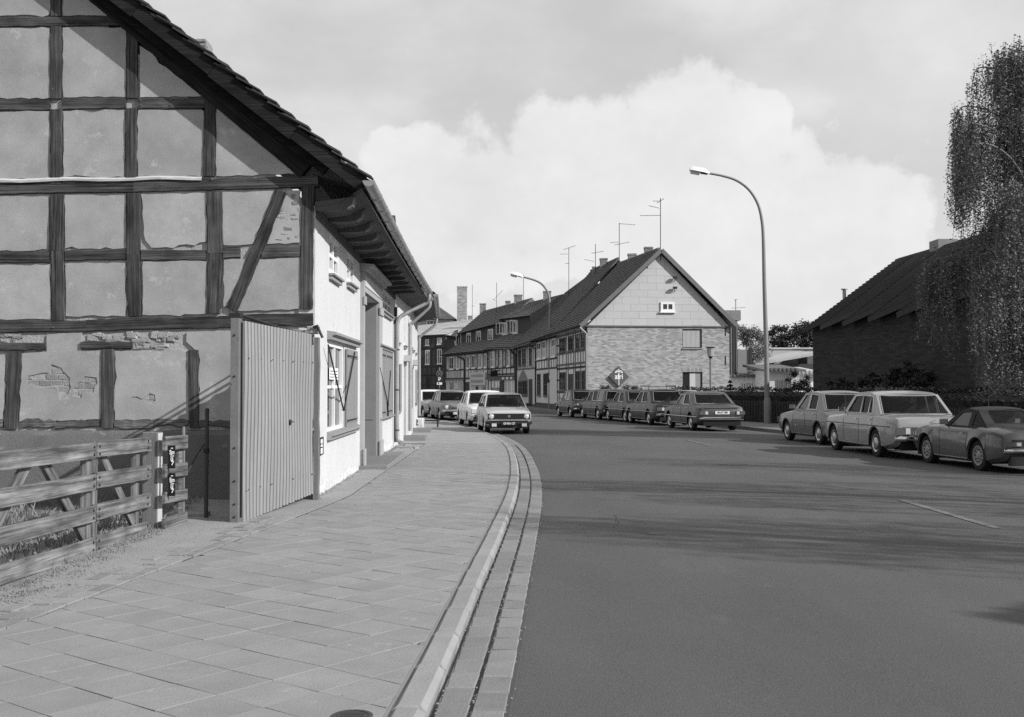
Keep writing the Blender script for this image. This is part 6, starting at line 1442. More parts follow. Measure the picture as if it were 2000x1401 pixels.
for s in (-1, 1):
    mb = MB(); mb.seg((p.x - r * .5, 73.926, p.z - s * r * .5), (p.x + r * .5, 73.926 - .002 * s, p.z + s * r * .5), 0.006, 0.04); mb.build('cross_bar', MATS['sign_rim'], sp2, Matrix.Identity(4))
p = at(858.5, 741.5, 74); MB().box(p.x - .19, p.x + .19, 73.94, 73.96, p.z - .19, p.z + .19).build('parking_plate', blue, sp2, Matrix.Identity(4)); lettering('P', 0.34, whitef, sp2, Matrix.Translation((p.x, 73.935, p.z)))
p = at(858.5, 749, 74); ap = MB().box(p.x - .17, p.x + .17, 73.94, 73.96, p.z - .09, p.z + .09).build('white_plate', whitef, sp2, Matrix.Identity(4)); MB().box(p.x - .1, p.x - .02, 73.934, 73.9395, p.z - .04, p.z + .04).build('plate_mark', iron_m, ap, Matrix.Identity(4))
# post-top lantern
b = at(1388, 764, 53.0); pl_ = thing('post_top_lantern', 'small tapered glass lantern on a slim post in front of the brick gable', 'street lamp', (b.x, 53, 0.1))
zt, zb = at(1388, 678, 53).z, at(1388, 697, 53).z
MB().tube([(b.x, 53, 0), (b.x, 53, zb)], 0.05, 8).build('post', mast_m, pl_, Matrix.Identity(4))
MB().lathe([(0.09, zb), (0.14, zb + .02), (0.19, zt - .03)], 12, 'z', (b.x, 53, 0)).build('glass', glass('lantern_glass', 0.35, 0, 0.4), pl_, Matrix.Identity(4))
MB().lathe([(0.24, zt - .03), (0.24, zt), (0.06, zt + .02)], 12, 'z', (b.x, 53, 0)).build('lid', iron_m, pl_, Matrix.Identity(4)); MB().lathe([(0.07, zb - .08), (0.10, zb + .0)], 10, 'z', (b.x, 53, 0)).build('collar', iron_m, pl_, Matrix.Identity(4))

# leaf scatter used by hedges, shrubs and crowns
def leaf_cloud(pts, size, flat=0.5):
    """one small bent quad per point"""
    vs = []; fs = []
    for p in pts:
        a = R.uniform(0, 6.28); t = R.gauss(0, flat); s = size * R.uniform(0.6, 1.25)
        u = Vector((math.cos(a), math.sin(a), t)).normalized() * s; v = Vector((-math.sin(a) * .5, math.cos(a) * .5, R.uniform(-.9, .9))).normalized() * s * .6
        n = len(vs); P = Vector(p); vs += [P - u, P - v, P + u, P + v]; fs.append((n, n + 1, n + 2, n + 3))
    return MB().add([tuple(v) for v in vs], fs)
hedge_leaf = mat('hedge_leaf', 0.035, var=0.3, scale=3, bump=0, spec=0.15)
leaf_d = mat('dark_leaf', 0.05, var=0.3, scale=2, bump=0, spec=0.15); leaf_l = mat('light_leaf', 0.24, var=0.3, scale=2, bump=0)
bark = mat('bark', 0.12, var=0.4, scale=6, stretch=(4, 4, .8)); hcore = mat('hedge_core', 0.012, var=0.3)
HL = crom([(7.6, 55.3, 0), (9.2, 51.0, 0), (10.7, 46.2, 0), (11.9, 40.5, 0), (12.7, 33, 0), (13.2, 26, 0), (13.6, 18, 0)], 8); HN = normals(HL)
hg = thing('hedge', 'long dark clipped hedge behind the picket fence on the right', 'hedge', (10.7, 46.2, 0.1))
mb = MB(); ribbon(mb, HL, [-n for n in HN] if HN[0].x < 0 else HN, [(0.0, 0.0), (0.05, 1.2), (0.45, 1.38), (0.9, 1.2), (0.95, 0.0)]); mb.build('inner_mass', hcore, hg, Matrix.Identity(4), fix=False)
pts = []
for i in range(len(HL) - 1):
    L = (HL[i + 1] - HL[i]).length
    for _ in range(int(L * 330)):
        t = R.random(); p = HL[i].lerp(HL[i + 1], t); n = HN[i]; n = n if n.x > 0 else -n; k = R.random()
        if k < .6: o, z = R.gauss(0, .05), R.uniform(0.1, 1.3)
        else: o, z = R.uniform(0, .9), 1.38 + R.gauss(0, .04) + .05 * math.sin(p.y * 2)
        q = p + n * o; pts.append((q.x, q.y, z + .1))
leaf_cloud(pts, 0.05).build('foliage', hedge_leaf, hg, Matrix.Identity(4), fix=False)
pk_ = thing('picket_fence', 'low dark picket fence standing before the hedge', 'fence', (9.0, 50, 0.1)); pkm = mat('picket_wood', 0.045, var=0.3, rnd=0.3)
acc = 0; me = None; cnt = 0; nxt = 0
for i in range(len(HL) - 1):
    a, b = HL[i], HL[i + 1]; d = b - a; L = d.length; n = HN[i]; n = n if n.x > 0 else -n
    while nxt < acc + L:
        t = (nxt - acc) / L; p = a.lerp(b, t) - n * 0.18; ang_ = math.atan2(d.y, d.x)
        if cnt < 240:
            M = Matrix.Translation((p.x, p.y, 0.1)) @ Matrix.Rotation(ang_, 4, 'Z')
            if me is None:
                o = MB().slab([(-.03, .05), (.03, .05), (.03, .86), (0, .92), (-.03, .86)], (), -.012, .012).build('picket', pkm, pk_, M); me = o.data
            else: o = bpy.data.objects.new('picket', me); link(o, pk_, M)
        cnt += 1; nxt += 0.135
    for h in (0.3, 0.75): MB().seg(a - n * .14 + Vector((0, 0, h + .1)), b - n * .14 + Vector((0, 0, h + .1)), .03, .06).build('rail', pkm, pk_, Matrix.Identity(4))
    acc += L
lawnr = MB(); ribbon(lawnr, HL, [n if n.x > 0 else -n for n in HN], [(0.2, 0.09), (14, 0.09)]); struct('garden_ground', lawnr, earth_m, fix=False)

# ================================================================== trees and shrubs
def tree(name, label, base, h, crown, n, size, leafm, cat='tree', group=None, trunk_r=0.15, clumps=26, seed=0, squash=1.0, gap=0.35):
    """crown: (centre z, radius xy, radius z); leaves grouped in clumps round the limb ends"""
    r = random.Random(seed); t = thing(name, label, cat, base, group=group); cz_, rx, rz2 = crown; b = Vector(base)
    mb = MB(); pts = []; top = b + Vector((r.uniform(-.2, .2), r.uniform(-.2, .2), cz_ + rz2 * .3))
    mb.tube([b - Vector((0, 0, .1)), b.lerp(top, .5) + Vector((r.uniform(-.15, .15), 0, 0)), top], [trunk_r, trunk_r * .7, trunk_r * .2], 7)
    for c in range(clumps):
        th = r.uniform(0, 6.28); ph = math.acos(r.uniform(-.85, 1)); k = r.uniform(.45, 1) ** .7
        q = b + Vector((math.cos(th) * math.sin(ph) * rx * k, math.sin(th) * math.sin(ph) * rx * k, cz_ + math.cos(ph) * rz2 * k))
        s = b.lerp(top, r.uniform(.45, .95)); mb.tube([s, s.lerp(q, .55) + Vector((0, 0, .1 * rx)), q], [trunk_r * .3, trunk_r * .18, trunk_r * .06], 4, cap=False)
        cr = gap * rx * r.uniform(.6, 1.2)
        for _ in range(n // clumps): pts.append((q.x + r.gauss(0, cr * .5), q.y + r.gauss(0, cr * .5), q.z + r.gauss(0, cr * .38)))
    mb.build('trunk', bark, t, Matrix.Identity(4), smooth=60, fix=False)
    leaf_cloud(pts, size).build('crown', leafm, t, Matrix.Identity(4), fix=False)
    return t
def conifer(label, base, h, r0):
    t = thing('conifer', label, 'conifer', base); b = Vector(base); mb = MB(); mb.tube([b, b + Vector((0, 0, h))], [0.05, 0.01], 5).build('trunk', bark, t, Matrix.Identity(4)); pts = []
    for k in range(9):
        z = .12 * h + h * .85 * k / 9; rr = r0 * (1 - k / 9.5)
        for j in range(9):
            a = j * .7 + k
            for s in range(26): q = R.random(); pts.append((b.x + math.cos(a) * rr * q + jit(.04), b.y + math.sin(a) * rr * q + jit(.04), b.z + z - q * .08 * h + jit(.03) + q * q * .1))
    leaf_cloud(pts, 0.05).build('foliage', leaf_d, t, Matrix.Identity(4), fix=False)
p = at(1426, 765, 60); conifer('small dark conifer by the corner of the brick gable', (p.x, 60, 0.1), 2.05, 0.55)
p = at(1557, 765, 58); tree('shrub', 'dark round shrub in front of the garages near the hall corner', (p.x, 58, 0.1), 2.2, (1.55, .62, .75), 2400, .05, leaf_d, 'shrub', clumps=16, seed=5, trunk_r=.04)
p = at(1466, 700, 84); tree('feathery_tree', 'pale feathery tree rising behind the low grey shed', (p.x, 84, 0), 6, (4.6, 1.35, 1.5), 6500, .09, leaf_l, seed=2, clumps=30, trunk_r=.1)
for k, (px, py, rr, s) in enumerate(((1512, 662, 1.5, 1), (1545, 664, 1.7, 2), (1575, 655, 1.9, 3), (1600, 662, 1.6, 4))):
    p = at(px, py, 112); tree('distant_tree', ('dark bushy tree just right of the near lamp mast, beyond the yard wall', 'rounded distant tree in the middle over the yard wall', 'taller open-crowned tree beyond the yard wall', 'distant tree against the edge of the dark hall')[k], (p.x, 112, 0), 7, (p.z, rr, rr * .8), 2600, .12, leaf_d, group='trees beyond the yard wall', seed=s, clumps=18, trunk_r=.12)
for k, (px, py, rr, Y) in enumerate(((1188, 763, .55, 58.5), (1225, 762, .62, 58.0), (1248, 768, .35, 57.8))):
    p = at(px, py, Y); tree('garden_shrub', ('low leafy shrub under the left tip of the diamond sign', 'leafy shrub with pale blossom under the diamond sign', 'small blossoming bush at the foot of the brick gable')[k], (p.x, Y, 0.1), 2, (p.z - .15, rr, .35), 1300, .04, (leaf_d, leaf_d, mat('blossom_leaf', 0.3, var=0.8, scale=6, bump=0))[k], 'shrub', clumps=10, seed=20 + k, trunk_r=.03)
for k, (px, py, rr, Y) in enumerate(((1700, 745, .5, 44), (1750, 742, .5, 43), (1640, 750, .5, 47), (1790, 738, .7, 42))):
    p = at(px, py, Y); tree('garden_shrub', ('loose dark shrub against the hall wall with pale leaf tips', 'dark shrub in the middle of the hall wall foot', 'low shrub at the far end of the hall wall', 'dark shrub by the hall wall nearest the birch')[k], (p.x, Y, 0.1), 2, (p.z - .2, rr, rr * .9), 2600, .06, leaf_d, 'shrub', clumps=16, seed=30 + k, trunk_r=.04)
# weeping birch: limbs arch out and long leafy strands hang from them
birch_leaf = mat('birch_leaf', 0.16, var=0.5, scale=1.5, bump=0, spec=0.2); birch_bark = mat('birch_bark', 0.16, var=0.4, scale=3, stretch=(1, 1, 5), spots=(4, .6, .05, .8))
def birch(label, base, lobes, dens, group=None, leaf=0.045, seed=3, sparse=1.0):
    r = random.Random(seed); t = thing('weeping_birch', label, 'tree', base, group=group); b = Vector(base); top = max(l[2] for l in lobes)
    mb = MB(); mb.tube([b - Vector((0, 0, .2)), b + Vector((.1, 0, top * .35)), b + Vector((-.1, .1, top * .7)), b + Vector((0, 0, top * .98))], [.2, .15, .09, .02], 8)
    tw = MB(); pts = []
    for (x, y, z, drop, wd, n) in lobes:
        L0 = b + Vector((0, 0, max(1.5, z - b.z - 2.6 - abs(x - b.x) * .25))); tip = Vector((x, y, z)); mid_ = L0.lerp(tip, .55) + Vector((0, 0, .9)); limb = crom([L0, mid_, tip, tip + Vector(((tip.x - b.x) * .12, 0, -.5))], 5)
        mb.tube(limb, [.035 * (1 - i / len(limb)) + .006 for i in range(len(limb))], 5, cap=False)
        for s in range(int(n * dens)):
            k = r.uniform(.35, 1); p = limb[min(len(limb) - 1, int(k * len(limb)))] + Vector((r.gauss(0, wd * .45), r.gauss(0, wd * .6), r.gauss(0, .22))); dl = drop * r.uniform(.35, 1.0) ** 1.1
            sway = Vector((r.uniform(-.12, .12), r.uniform(-.12, .12), 0)); nl = int(dl / (.045 * sparse)); q = p
            tw.tube([p, p + sway * .6 * dl + Vector((0, 0, -dl * .5)), p + sway * dl + Vector((0, 0, -dl))], .004, 3, cap=False)
            for i in range(nl): f = i / max(1, nl); q = p + sway * dl * f + Vector((r.gauss(0, .05), r.gauss(0, .05), -dl * f)); pts.append(q)
    mb.build('trunk', birch_bark, t, Matrix.Identity(4), smooth=60, fix=False); tw.build('twigs', bark, t, Matrix.Identity(4), fix=False)['kind'] = 'stuff'
    st_ = R.getstate(); R.seed(seed); leaf_cloud(pts, leaf).build('crown', birch_leaf, t, Matrix.Identity(4), fix=False); R.setstate(st_)
    return t
BY = 32.0; lob = []
for (px, py, drop, wd, n) in ((1950, 120, 2.3, .30, 34), (1985, 95, 2.4, .42, 52), (1925, 125, .9, .16, 14), (2030, 110, 3.2, .6, 60), (1890, 205, 2.6, .26, 34), (1880, 250, 2.6, .22, 30), (1925, 230, 3.0, .4, 52), (1985, 240, 3.4, .55, 70), (2050, 240, 3.6, .7, 60),
                              (1893, 330, 1.5, .22, 26), (1880, 300, 2.0, .14, 18), (1930, 380, 2.6, .42, 56), (1990, 400, 3.2, .6, 70), (2060, 420, 3.6, .8, 60), (1915, 450, 1.6, .3, 26), (1850, 512, 1.9, .22, 34), (1872, 500, 2.3, .32, 46), (1905, 520, 2.2, .4, 50), (1955, 520, 3.0, .5, 66), (2010, 540, 3.2, .6, 66), (2080, 560, 3.2, .8, 50),
                              (1940, 610, 2.2, .3, 30), (1975, 640, 1.9, .5, 40), (2040, 660, 1.6, .6, 36)):
    p = at(px, py, BY); lob.append((p.x, BY + R.uniform(-1.6, 1.6), p.z, drop, wd, n))
bb = at(2075, 760, BY)
birch('tall weeping birch hanging over the right end of the dark hall', (bb.x, BY, 0.1), lob, 2.6, leaf=.042)
# street trees just outside the picture on the right; their shade falls across the road
def generic_lobes(x, y, H, rad, n, seed):
    r = random.Random(seed); o = []
    for i in range(n):
        k = i / n; a = i * 2.4; rr = rad * (0.35 + 0.65 * math.sin(math.pi * min(1, .15 + k * .85))) * r.uniform(.6, 1); o.append((x + math.cos(a) * rr, y + math.sin(a) * rr, 3.2 + (H - 3.2) * k, 2.2, .5, 34))
    return o
for k, (x, y, H, rad) in enumerate(((15.5, 10.5, 10.5, 2.3), (14.0, 6.0, 9.5, 1.9), (20.5, 14.0, 12.0, 2.5))):
    birch(('birch beside the pavement abreast of the near parked cars', 'birch beside the pavement closest to the viewer', 'birch set back behind the pavement trees')[k], (x, y, 0.1), generic_lobes(x, y, H, rad, 20, 50 + k), .45, 'birches shading the road', .06, 60 + k, 1.5)

tree('shadow_tree', 'small unseen tree added beside the viewer to cast a dark patch on the road', (12.35, 3.2, 0.1), 6, (5.35, .45, .3), 3200, .07, leaf_d, seed=9, clumps=14, trunk_r=.05)  # unseen tree, added and shaped to throw the small dark patch on the road
# ================================================================== cars
def carpaint(key, v, rough=0.38, coat=0.2, metal=0.0): return mat(key, v, rough=rough, var=0.05, scale=1.2, var2=0.05, scale2=30, bump=0.02, bscale=3, coat=coat, metal=metal, spec=0.35)
tyre_m = mat('tyre_rubber', 0.018, rough=0.85, var=0.2); under_m = mat('underbody', 0.012, var=0.2); chrome = mat('chrome', 0.62, rough=0.16, metal=1.0, var=0.05, bump=0); dullchrome = mat('dull_trim', 0.35, rough=0.3, metal=0.9, var=0.1, bump=0)
blackp = mat('black_plastic', 0.02, rough=0.5, var=0.1, bump=0.02); interior = mat('interior_cloth', 0.03, var=0.3); interior_l = mat('interior_pale', 0.10, var=0.3)
cglass = glass('car_glass', 0.02, 0.86, 0.03); lampglass = glass('headlamp_glass', 0.5, 0, 0.12); redglass = glass('tail_lamp_glass', 0.10, 0, 0.15); platem = mat('number_plate', 0.7, rough=0.5, var=0.05, bump=0)
softtop = mat('soft_top_cloth', 0.03, rough=0.9, var=0.2, bump=0.2); hub_m = mat('hubcap', 0.5, rough=0.3, metal=0.8, var=0.1, bump=0); rim_m = mat('steel_rim', 0.3, rough=0.5, metal=0.3, var=0.15, bump=0)
def interp(tab, s):
    if s <= tab[0][0]: return tab[0][1]
    for (a, b), (c, d) in zip(tab, tab[1:]):
        if s <= c: t = (s - a) / (c - a); return b + (d - b) * t
    return tab[-1][1]
def car(label, paint, sp, contact, yaw, which, plate=None, name='parked_car', group='cars parked along the street', z0=None):
    """which: 'R'/'L' + 'f'/'r' = the wheel whose ground contact is given; yaw = heading of the nose"""
    L, W, H, wb, fo, wr = sp['dims']; top = sp['top']; sw = (fo, fo + wb); tr = W / 2 - 0.10
    sc = sw[0] if which[1] == 'f' else sw[1]; lx, ly = L / 2 - sc, tr if which[0] == 'L' else -tr
    c, s_ = math.cos(yaw), math.sin(yaw); px_, py_ = contact[0] - (lx * c - ly * s_), contact[1] - (lx * s_ + ly * c)
    z0 = road_z(px_, py_) + 0.004 if z0 is None else z0
    t = thing(name, label, 'car', (px_, py_, z0), yaw, group); M = wm(t); Rr = wr + 0.055; X = lambda s: L / 2 - s
    gc = sp.get('gc', 0.20); flare = sp.get('flare', 0.0)
    def plan(s):
        e = min(s, L - s); k = max(0, 1 - e / (0.55 if s < L / 2 else 0.5)); return W / 2 * (1 - sp.get('taper', 0.09) * k ** 2.2)
    def arch(s):
        for q in sw:
            if abs(s - q) < Rr: return wr + math.sqrt(Rr * Rr - (s - q) ** 2)
        return 0
    def topz(s): return interp(top, s)
    S = sorted(set([0, .025, .07, .15] + [L - .15, L - .07, L - .025, L] + [L * i / 26 for i in range(1, 26)] + [q + Rr * math.cos(math.pi * k / 12) for q in sw for k in range(13)] + [q + sg * (Rr + 0.004) for q in sw for sg in (-1, 1)] + [a for a, b in top]))
    S = [s for i, s in enumerate(S) if i == 0 or s - S[i - 1] > 0.003]
    def section(s):
        w = plan(s); zt = topz(s); e = min(s, L - s); up = 0.16 * max(0, 1 - e / .10) if e < .10 else 0; zb = gc + up + (0.10 * max(0, 1 - e / .6)); za = arch(s); bulge = 0.018 + flare * (1 if za else 0)
        zl = max(zb + 0.07, za); zl = min(zl, zt - .1); zm = max(0.42 * zt + .08, za + .01) if za else 0.42 * zt + .1; sh = sp.get('shoulder', 0.10)
        zm = min(zm, zt - sh - .02); i1 = W * .36 if za else w * .86
        return [(0, zb), (i1, zb), (i1, zl if za else zb + .005), (w * .985, zl), (w + bulge * .5, max(zl + .004, zm)), (w * .995, max(zm + .006, zt - sh - .01)), (w * .965, zt - sh * .45), (w * .90, zt - .012), (w * .60, zt + sp.get('crown', .012)), (0, zt + sp.get('crown', .012) * 1.5)]
    secs = [section(s) for s in S]; K = 10; mb = MB(); vs = []
    for s, sc_ in zip(S, secs):
        vs += [(X(s), y, z) for y, z in sc_] + [(X(s), -y, z) for y, z in reversed(sc_[1:-1])]
    n = 2 * K - 2; fs = []; mi = []
    for i in range(len(S) - 1):
        for k in range(n):
            fs.append((i * n + k, i * n + (k + 1) % n, (i + 1) * n + (k + 1) % n, (i + 1) * n + k)); kk = k if k < K - 1 else n - 1 - k; mi.append(1 if kk <= 2 and not (kk == 2 and not (arch(S[i]) or arch(S[i + 1]))) else 0)
    fs += [tuple(range(n - 1, -1, -1)), tuple((len(S) - 1) * n + k for k in range(n))]; mi += [0, 0]
    mb.v = vs; mb.f = fs; mb.m = mi
    body = mb.build('body', [paint, under_m], t, smooth=32)
    def P(s, y, z): return M @ Vector((X(s), y, z))
    def part(name, mb, m, par=None, smooth=None): return mb.build(name, m, par or t, M, smooth=smooth)
    def side_y(s, z):
        q = section(s)[3:8]
        for (a, b), (c_, d) in zip(q, q[1:]):
            if b <= z <= d: return a + (c_ - a) * (z - b) / (d - b + 1e-9)
        return q[0][0] if z < q[0][1] else q[-1][0]
    # wheels
    for q in sw:
        for sg in (-1, 1):
            y1 = sg * (W / 2 - 0.035); mbw = MB(); yy = [y1, y1 - sg * .02, y1 - sg * .15, y1 - sg * .17]
            mbw.lathe([(wr * .62, yy[0] - sg * .012), (wr * .72, yy[0]), (wr * .93, yy[0]), (wr, yy[1]), (wr, yy[2]), (wr * .9, yy[3]), (wr * .6, yy[3])], 28, 'y', (X(q), 0, wr))
            wh = part('wheel', mbw, tyre_m, smooth=35)
            if sp.get('wire'):
                mbr = MB(); mbr.lathe([(wr * .66, y1 - sg * .01), (wr * .66, y1 + sg * .006), (wr * .58, y1 + sg * .004), (wr * .56, y1 - sg * .03), (wr * .3, y1 - sg * .02), (wr * .22, y1 + sg * .0), (wr * .12, y1 + sg * .012), (0.01, y1 + sg * .012)], 24, 'y', (X(q), 0, wr)); part('rim', mbr, rim_m, wh, 30)
                for k in range(10): a = k * math.pi / 5; mbs = MB().lathe([(.018, y1 - sg * .015), (.018, y1 + sg * .001)], 6, 'y', (X(q) + wr * .42 * math.cos(a), 0, wr + wr * .42 * math.sin(a))); part('rim_slot', mbs, blackp, wh)
            else:
                mbr = MB().lathe([(wr * .64, y1 - sg * .012), (wr * .63, y1 + sg * .004), (wr * .56, y1 - sg * .004), (wr * .42, y1 - sg * .03), (wr * .40, y1 + sg * .002), (wr * .2, y1 + sg * .016), (0.005, y1 + sg * .02)], 24, 'y', (X(q), 0, wr)); part('hubcap', mbr, hub_m if sp.get('hub', 1) else rim_m, wh, 30)
            ar = MB(); pts = [(X(q + (Rr + .0) * math.cos(a)), sg * (side_y(q, wr + Rr) + .002), wr + (Rr + .0) * math.sin(a)) for a in [math.pi * (k - .3) / 11.4 for k in range(1, 12)]]
            pts = [(x, sg * (side_y(min(L, max(0, L / 2 - x)), z) + .003), z) for x, y, z in pts]; ar.tube(pts, .012, 5); part('arch_lip', ar, sp.get('lip', paint))
    # cabin
    sA, sF, sR, sC, zF, zR = sp['cab']; zA, zC = topz(sA), topz(sC); belt = sp['belt']; yb, yr = W / 2 * sp.get('yb', .925), W / 2 * sp.get('yr', .76); cabm = sp.get('cabm', paint)
    def sidey(z): return yb + (yr - yb) * max(0, (z - belt) / (H - belt)) - .0
    mids = sp.get('roofmid', [((sF + sR) / 2, H)]); outl = [(sA, zA - .02), (sA + .0, zA)] ; outl = [(sA, zA - .03), (sF, zF)] + mids + [(sR, zR), (sC, zC - .03)]
    for sg in (-1, 1):
        hol = [[(a, belt + .02 + db), (b, zz), (c_, zz2), (d, belt + .02 + db)] for a, b, c_, d, zz, zz2, db in sp['wins']]
        m_ = MB().slab(outl + [((sA + sC) / 2, belt - .03)], hol, 0.0, 0.03, fn=lambda x, y, z: (X(x), sg * (sidey(z) - y), z)); part('cabin_side', m_, cabm)
        for h in hol:
            g_ = MB().add([(X(x), sg * (sidey(z) - .012), z) for x, z in h], [tuple(range(len(h)))]); part('side_window', g_, cglass)
            if sp.get('trim', 1):
                tb = MB(); q = [(X(x), sg * (sidey(z) + .002), z) for x, z in h]; tb.tube(q + [q[0]], .013, 4); part('window_trim', tb, sp.get('sidetrim', chrome))
    rs = [(sF, zF)] + mids + [(sR, zR)]; rl = []
    for (a, b), (c_, d) in zip(rs, rs[1:]): rl += [(a + (c_ - a) * k / 4, b + (d - b) * k / 4) for k in range(4)]
    rl.append(rs[-1]); mb = MB(); vs = []; nf = 9
    for (s, z) in rl:
        for k in range(nf): f = -1 + 2 * k / (nf - 1); yy = sidey(z) * f; vs.append((X(s), yy, z + sp.get('rcrown', .045) * (1 - abs(f) ** 2.6) - (0.0)))
    for (s, z) in rl:
        for k in range(nf): f = -1 + 2 * k / (nf - 1); vs.append((X(s), (sidey(z) - .02) * f, z - .02))
    R_ = len(rl); fs = [(i * nf + k, i * nf + k + 1, (i + 1) * nf + k + 1, (i + 1) * nf + k) for i in range(R_ - 1) for k in range(nf - 1)]
    fs += [tuple(R_ * nf + q for q in reversed(f)) for f in fs]; fs += [(k, k + 1, R_ * nf + k + 1, R_ * nf + k) for k in range(nf - 1)] + [((R_ - 1) * nf + k, (R_ - 1) * nf + k + 1, (2 * R_ - 1) * nf + k + 1, (2 * R_ - 1) * nf + k) for k in range(nf - 1)]
    part('roof', MB().add(vs, fs), cabm, smooth=40)
    # front and rear screens: a frame with an opening, and the glass
    def screen(nm, s0, z0_, s1, z1_, inw, lo, hi, m=None):
        def fn(f, y, tt):
            z = z0_ + (z1_ - z0_) * tt; s = s0 + (s1 - s0) * tt; d = (1 - abs(f) ** 2) * sp.get('bow', .05); d = -d if nm[0] == 'w' else d
            return (X(s + d) + (-y if nm[0] == 'w' else y), f * (sidey(z) - .004), z)
        N = 6; ou = [(-1 + 2 * i / N, 0) for i in range(N)] + [(1, 0)] + [(1, 1)] + [(1 - 2 * i / N, 1) for i in range(1, N)] + [(-1, 1)]
        ho = [(-inw + 2 * inw * i / N, lo) for i in range(N)] + [(inw, lo), (inw * (.97), hi)] + [(inw - 2 * inw * i / N, hi) for i in range(1, N)] + [(-inw * .97, hi)]
        part(nm + '_frame', MB().slab(ou, [ho], 0, .02, fn), m or cabm)
        vs = []
        for tt in (lo, hi):
            for i in range(N + 1): vs.append(fn(-inw + 2 * inw * i / N, 0.008, tt))
        part(nm, MB().add(vs, [(i, i + 1, N + 2 + i, N + 1 + i) for i in range(N)]), cglass)
        q = [fn(f, -.004, tt) for f, tt in ho]; part('screen_trim', MB().tube(q + [q[0]], sp.get('trimr', .015), 5), sp.get('trimm', chrome))
        return fn
    screen('windscreen', sA, zA, sF, zF + .02, .93, .05, .93); rfn = screen('rear_window', sC, zC, sR, zR + .02, sp.get('rw', .85), sp.get('rlo', .10), .93)
    # interior
    for sg in (-1, 1):
        sx = sA + (sR - sA) * .52; m_ = MB().bbox(-0.24, .24, 0, .12, 0.30, belt + .05, .05); m_.v = [(X(sx) - y - (z - .3) * .18, x + sg * W * .21, z) for x, y, z in m_.v]; se = part('seat', m_, interior)
        m_ = MB().bbox(-0.12, .12, 0, .07, belt + .07, belt + .23, .03); m_.v = [(X(sx) - y - (z - .3) * .18, x + sg * W * .21, z) for x, y, z in m_.v]; part('headrest', m_, interior, se)
    m_ = MB().bbox(-W * .38, W * .38, 0, .14, .3, belt + .02, .05); m_.v = [(X(sR + (sC - sR) * .1 - .1) - y, x, z) for x, y, z in m_.v]; part('rear_seat', m_, interior)
    part('dashboard', MB().box(X(sA + .25), X(sA - .05), -yb + .05, yb - .05, belt - .12, belt - .01), blackp); m_ = MB(); cc = Vector((X(sA + .42), W * .21, belt + .02))
    m_.tube([cc + Vector((-.07 * math.sin(a), .19 * math.cos(a), .17 * math.sin(a))) for a in [2 * math.pi * k / 14 for k in range(15)]], .012, 5); part('steering_wheel', m_, blackp)
    # seams, handles, mirrors, side trim
    zs = sp.get('trimz', None)
    for sg in (-1, 1):
        for s in sp['seams']:
            za = max(gc + .08, arch(s) + .0); ln = [(X(s), sg * (side_y(s, za + (topz(s) - .03 - za) * k / 6) + .001), za + (topz(s) - .03 - za) * k / 6) for k in range(7)]; part('door_seam', MB().tube(ln, .0045, 4), blackp)
        for s in sp['handles']: z = topz(s) - .12; y = sg * (side_y(s, z) + .018); part('door_handle', MB().tube([(X(s - .07), y - sg * .015, z), (X(s - .05), y, z), (X(s + .06), y, z), (X(s + .08), y - sg * .015, z)], .010, 5), chrome)
        if zs:
            ln = [(X(s), sg * (side_y(s, zs) + .004), zs) for s in [fo * 0 + .25 + (L - .5) * k / 24 for k in range(25)] if arch(s) < zs - .01]; part('side_trim', MB().tube(ln, sp.get('trimw', .009), 4), sp.get('sidem', dullchrome))
        part('sill_trim', MB().box(X(sw[1] - Rr - .04), X(sw[0] + Rr + .04), sg * W * .488 - .01, sg * W * .488 + .006, gc + .05, gc + .08), sp.get('sillm', dullchrome))
    for sg in sp.get('mirrors', (1,)):
        s = sA + .18; z = belt + .08; y = sg * (yb + .10); mm = MB().bbox(-.085, .085, 0, .05, -.055, .055, .015); mm.v = [(X(s) + .03 - b, y + a, z + c_) for a, b, c_ in mm.v]; o = part('wing_mirror', mm, sp.get('mirm', chrome)); part('mirror_arm', MB().tube([(X(s) + .0, sg * (yb - .0), z - .08), (X(s), y, z)], .012, 5), blackp, o)
    # ends
    zb_ = sp.get('bz', (.42, .52)); bm_ = sp.get('bumpm', chrome)
    for end in (1, -1):
        x0 = end * L / 2; w0 = plan(0 if end > 0 else L); m_ = MB(); n = 12; vs = []
        for k in range(n + 1):
            f = -1 + 2 * k / n; y = f * (w0 + .03); xx = x0 + end * (sp.get('bo', .055)) - end * (.10 * max(0, abs(f) - .82) / .18) ; xi = x0 - end * .03 - end * (.16 * max(0, abs(f) - .82) / .18)
            vs += [(xx - end * .012, y, zb_[0]), (xx, y, (zb_[0] + zb_[1]) / 2), (xx - end * .012, y, zb_[1]), (xi, y, zb_[1]), (xi, y, zb_[0])]
        m_.add(vs, [(i * 5 + k, i * 5 + (k + 1) % 5, i * 5 + 5 + (k + 1) % 5, i * 5 + 5 + k) for i in range(n) for k in range(5)] + [tuple(range(5)), tuple(n * 5 + k for k in range(5))])
        bp = part('bumper', m_, bm_, smooth=30)
        if sp.get('bstrip', 0): part('bumper_strip', MB().box(x0 + end * (sp.get('bo', .055)) - .004, x0 + end * (sp.get('bo', .055)) + .012 * end, -w0 * .9, w0 * .9, (zb_[0] + zb_[1]) / 2 - .015, (zb_[0] + zb_[1]) / 2 + .015), blackp, bp)
        part('valance', MB().box(min(x0 - end * .12, x0 - end * .02), max(x0 - end * .12, x0 - end * .02), -w0 * .88, w0 * .88, gc + .0, zb_[0] - .0), sp.get('valm', under_m))
    xf = L / 2; wF = plan(0)
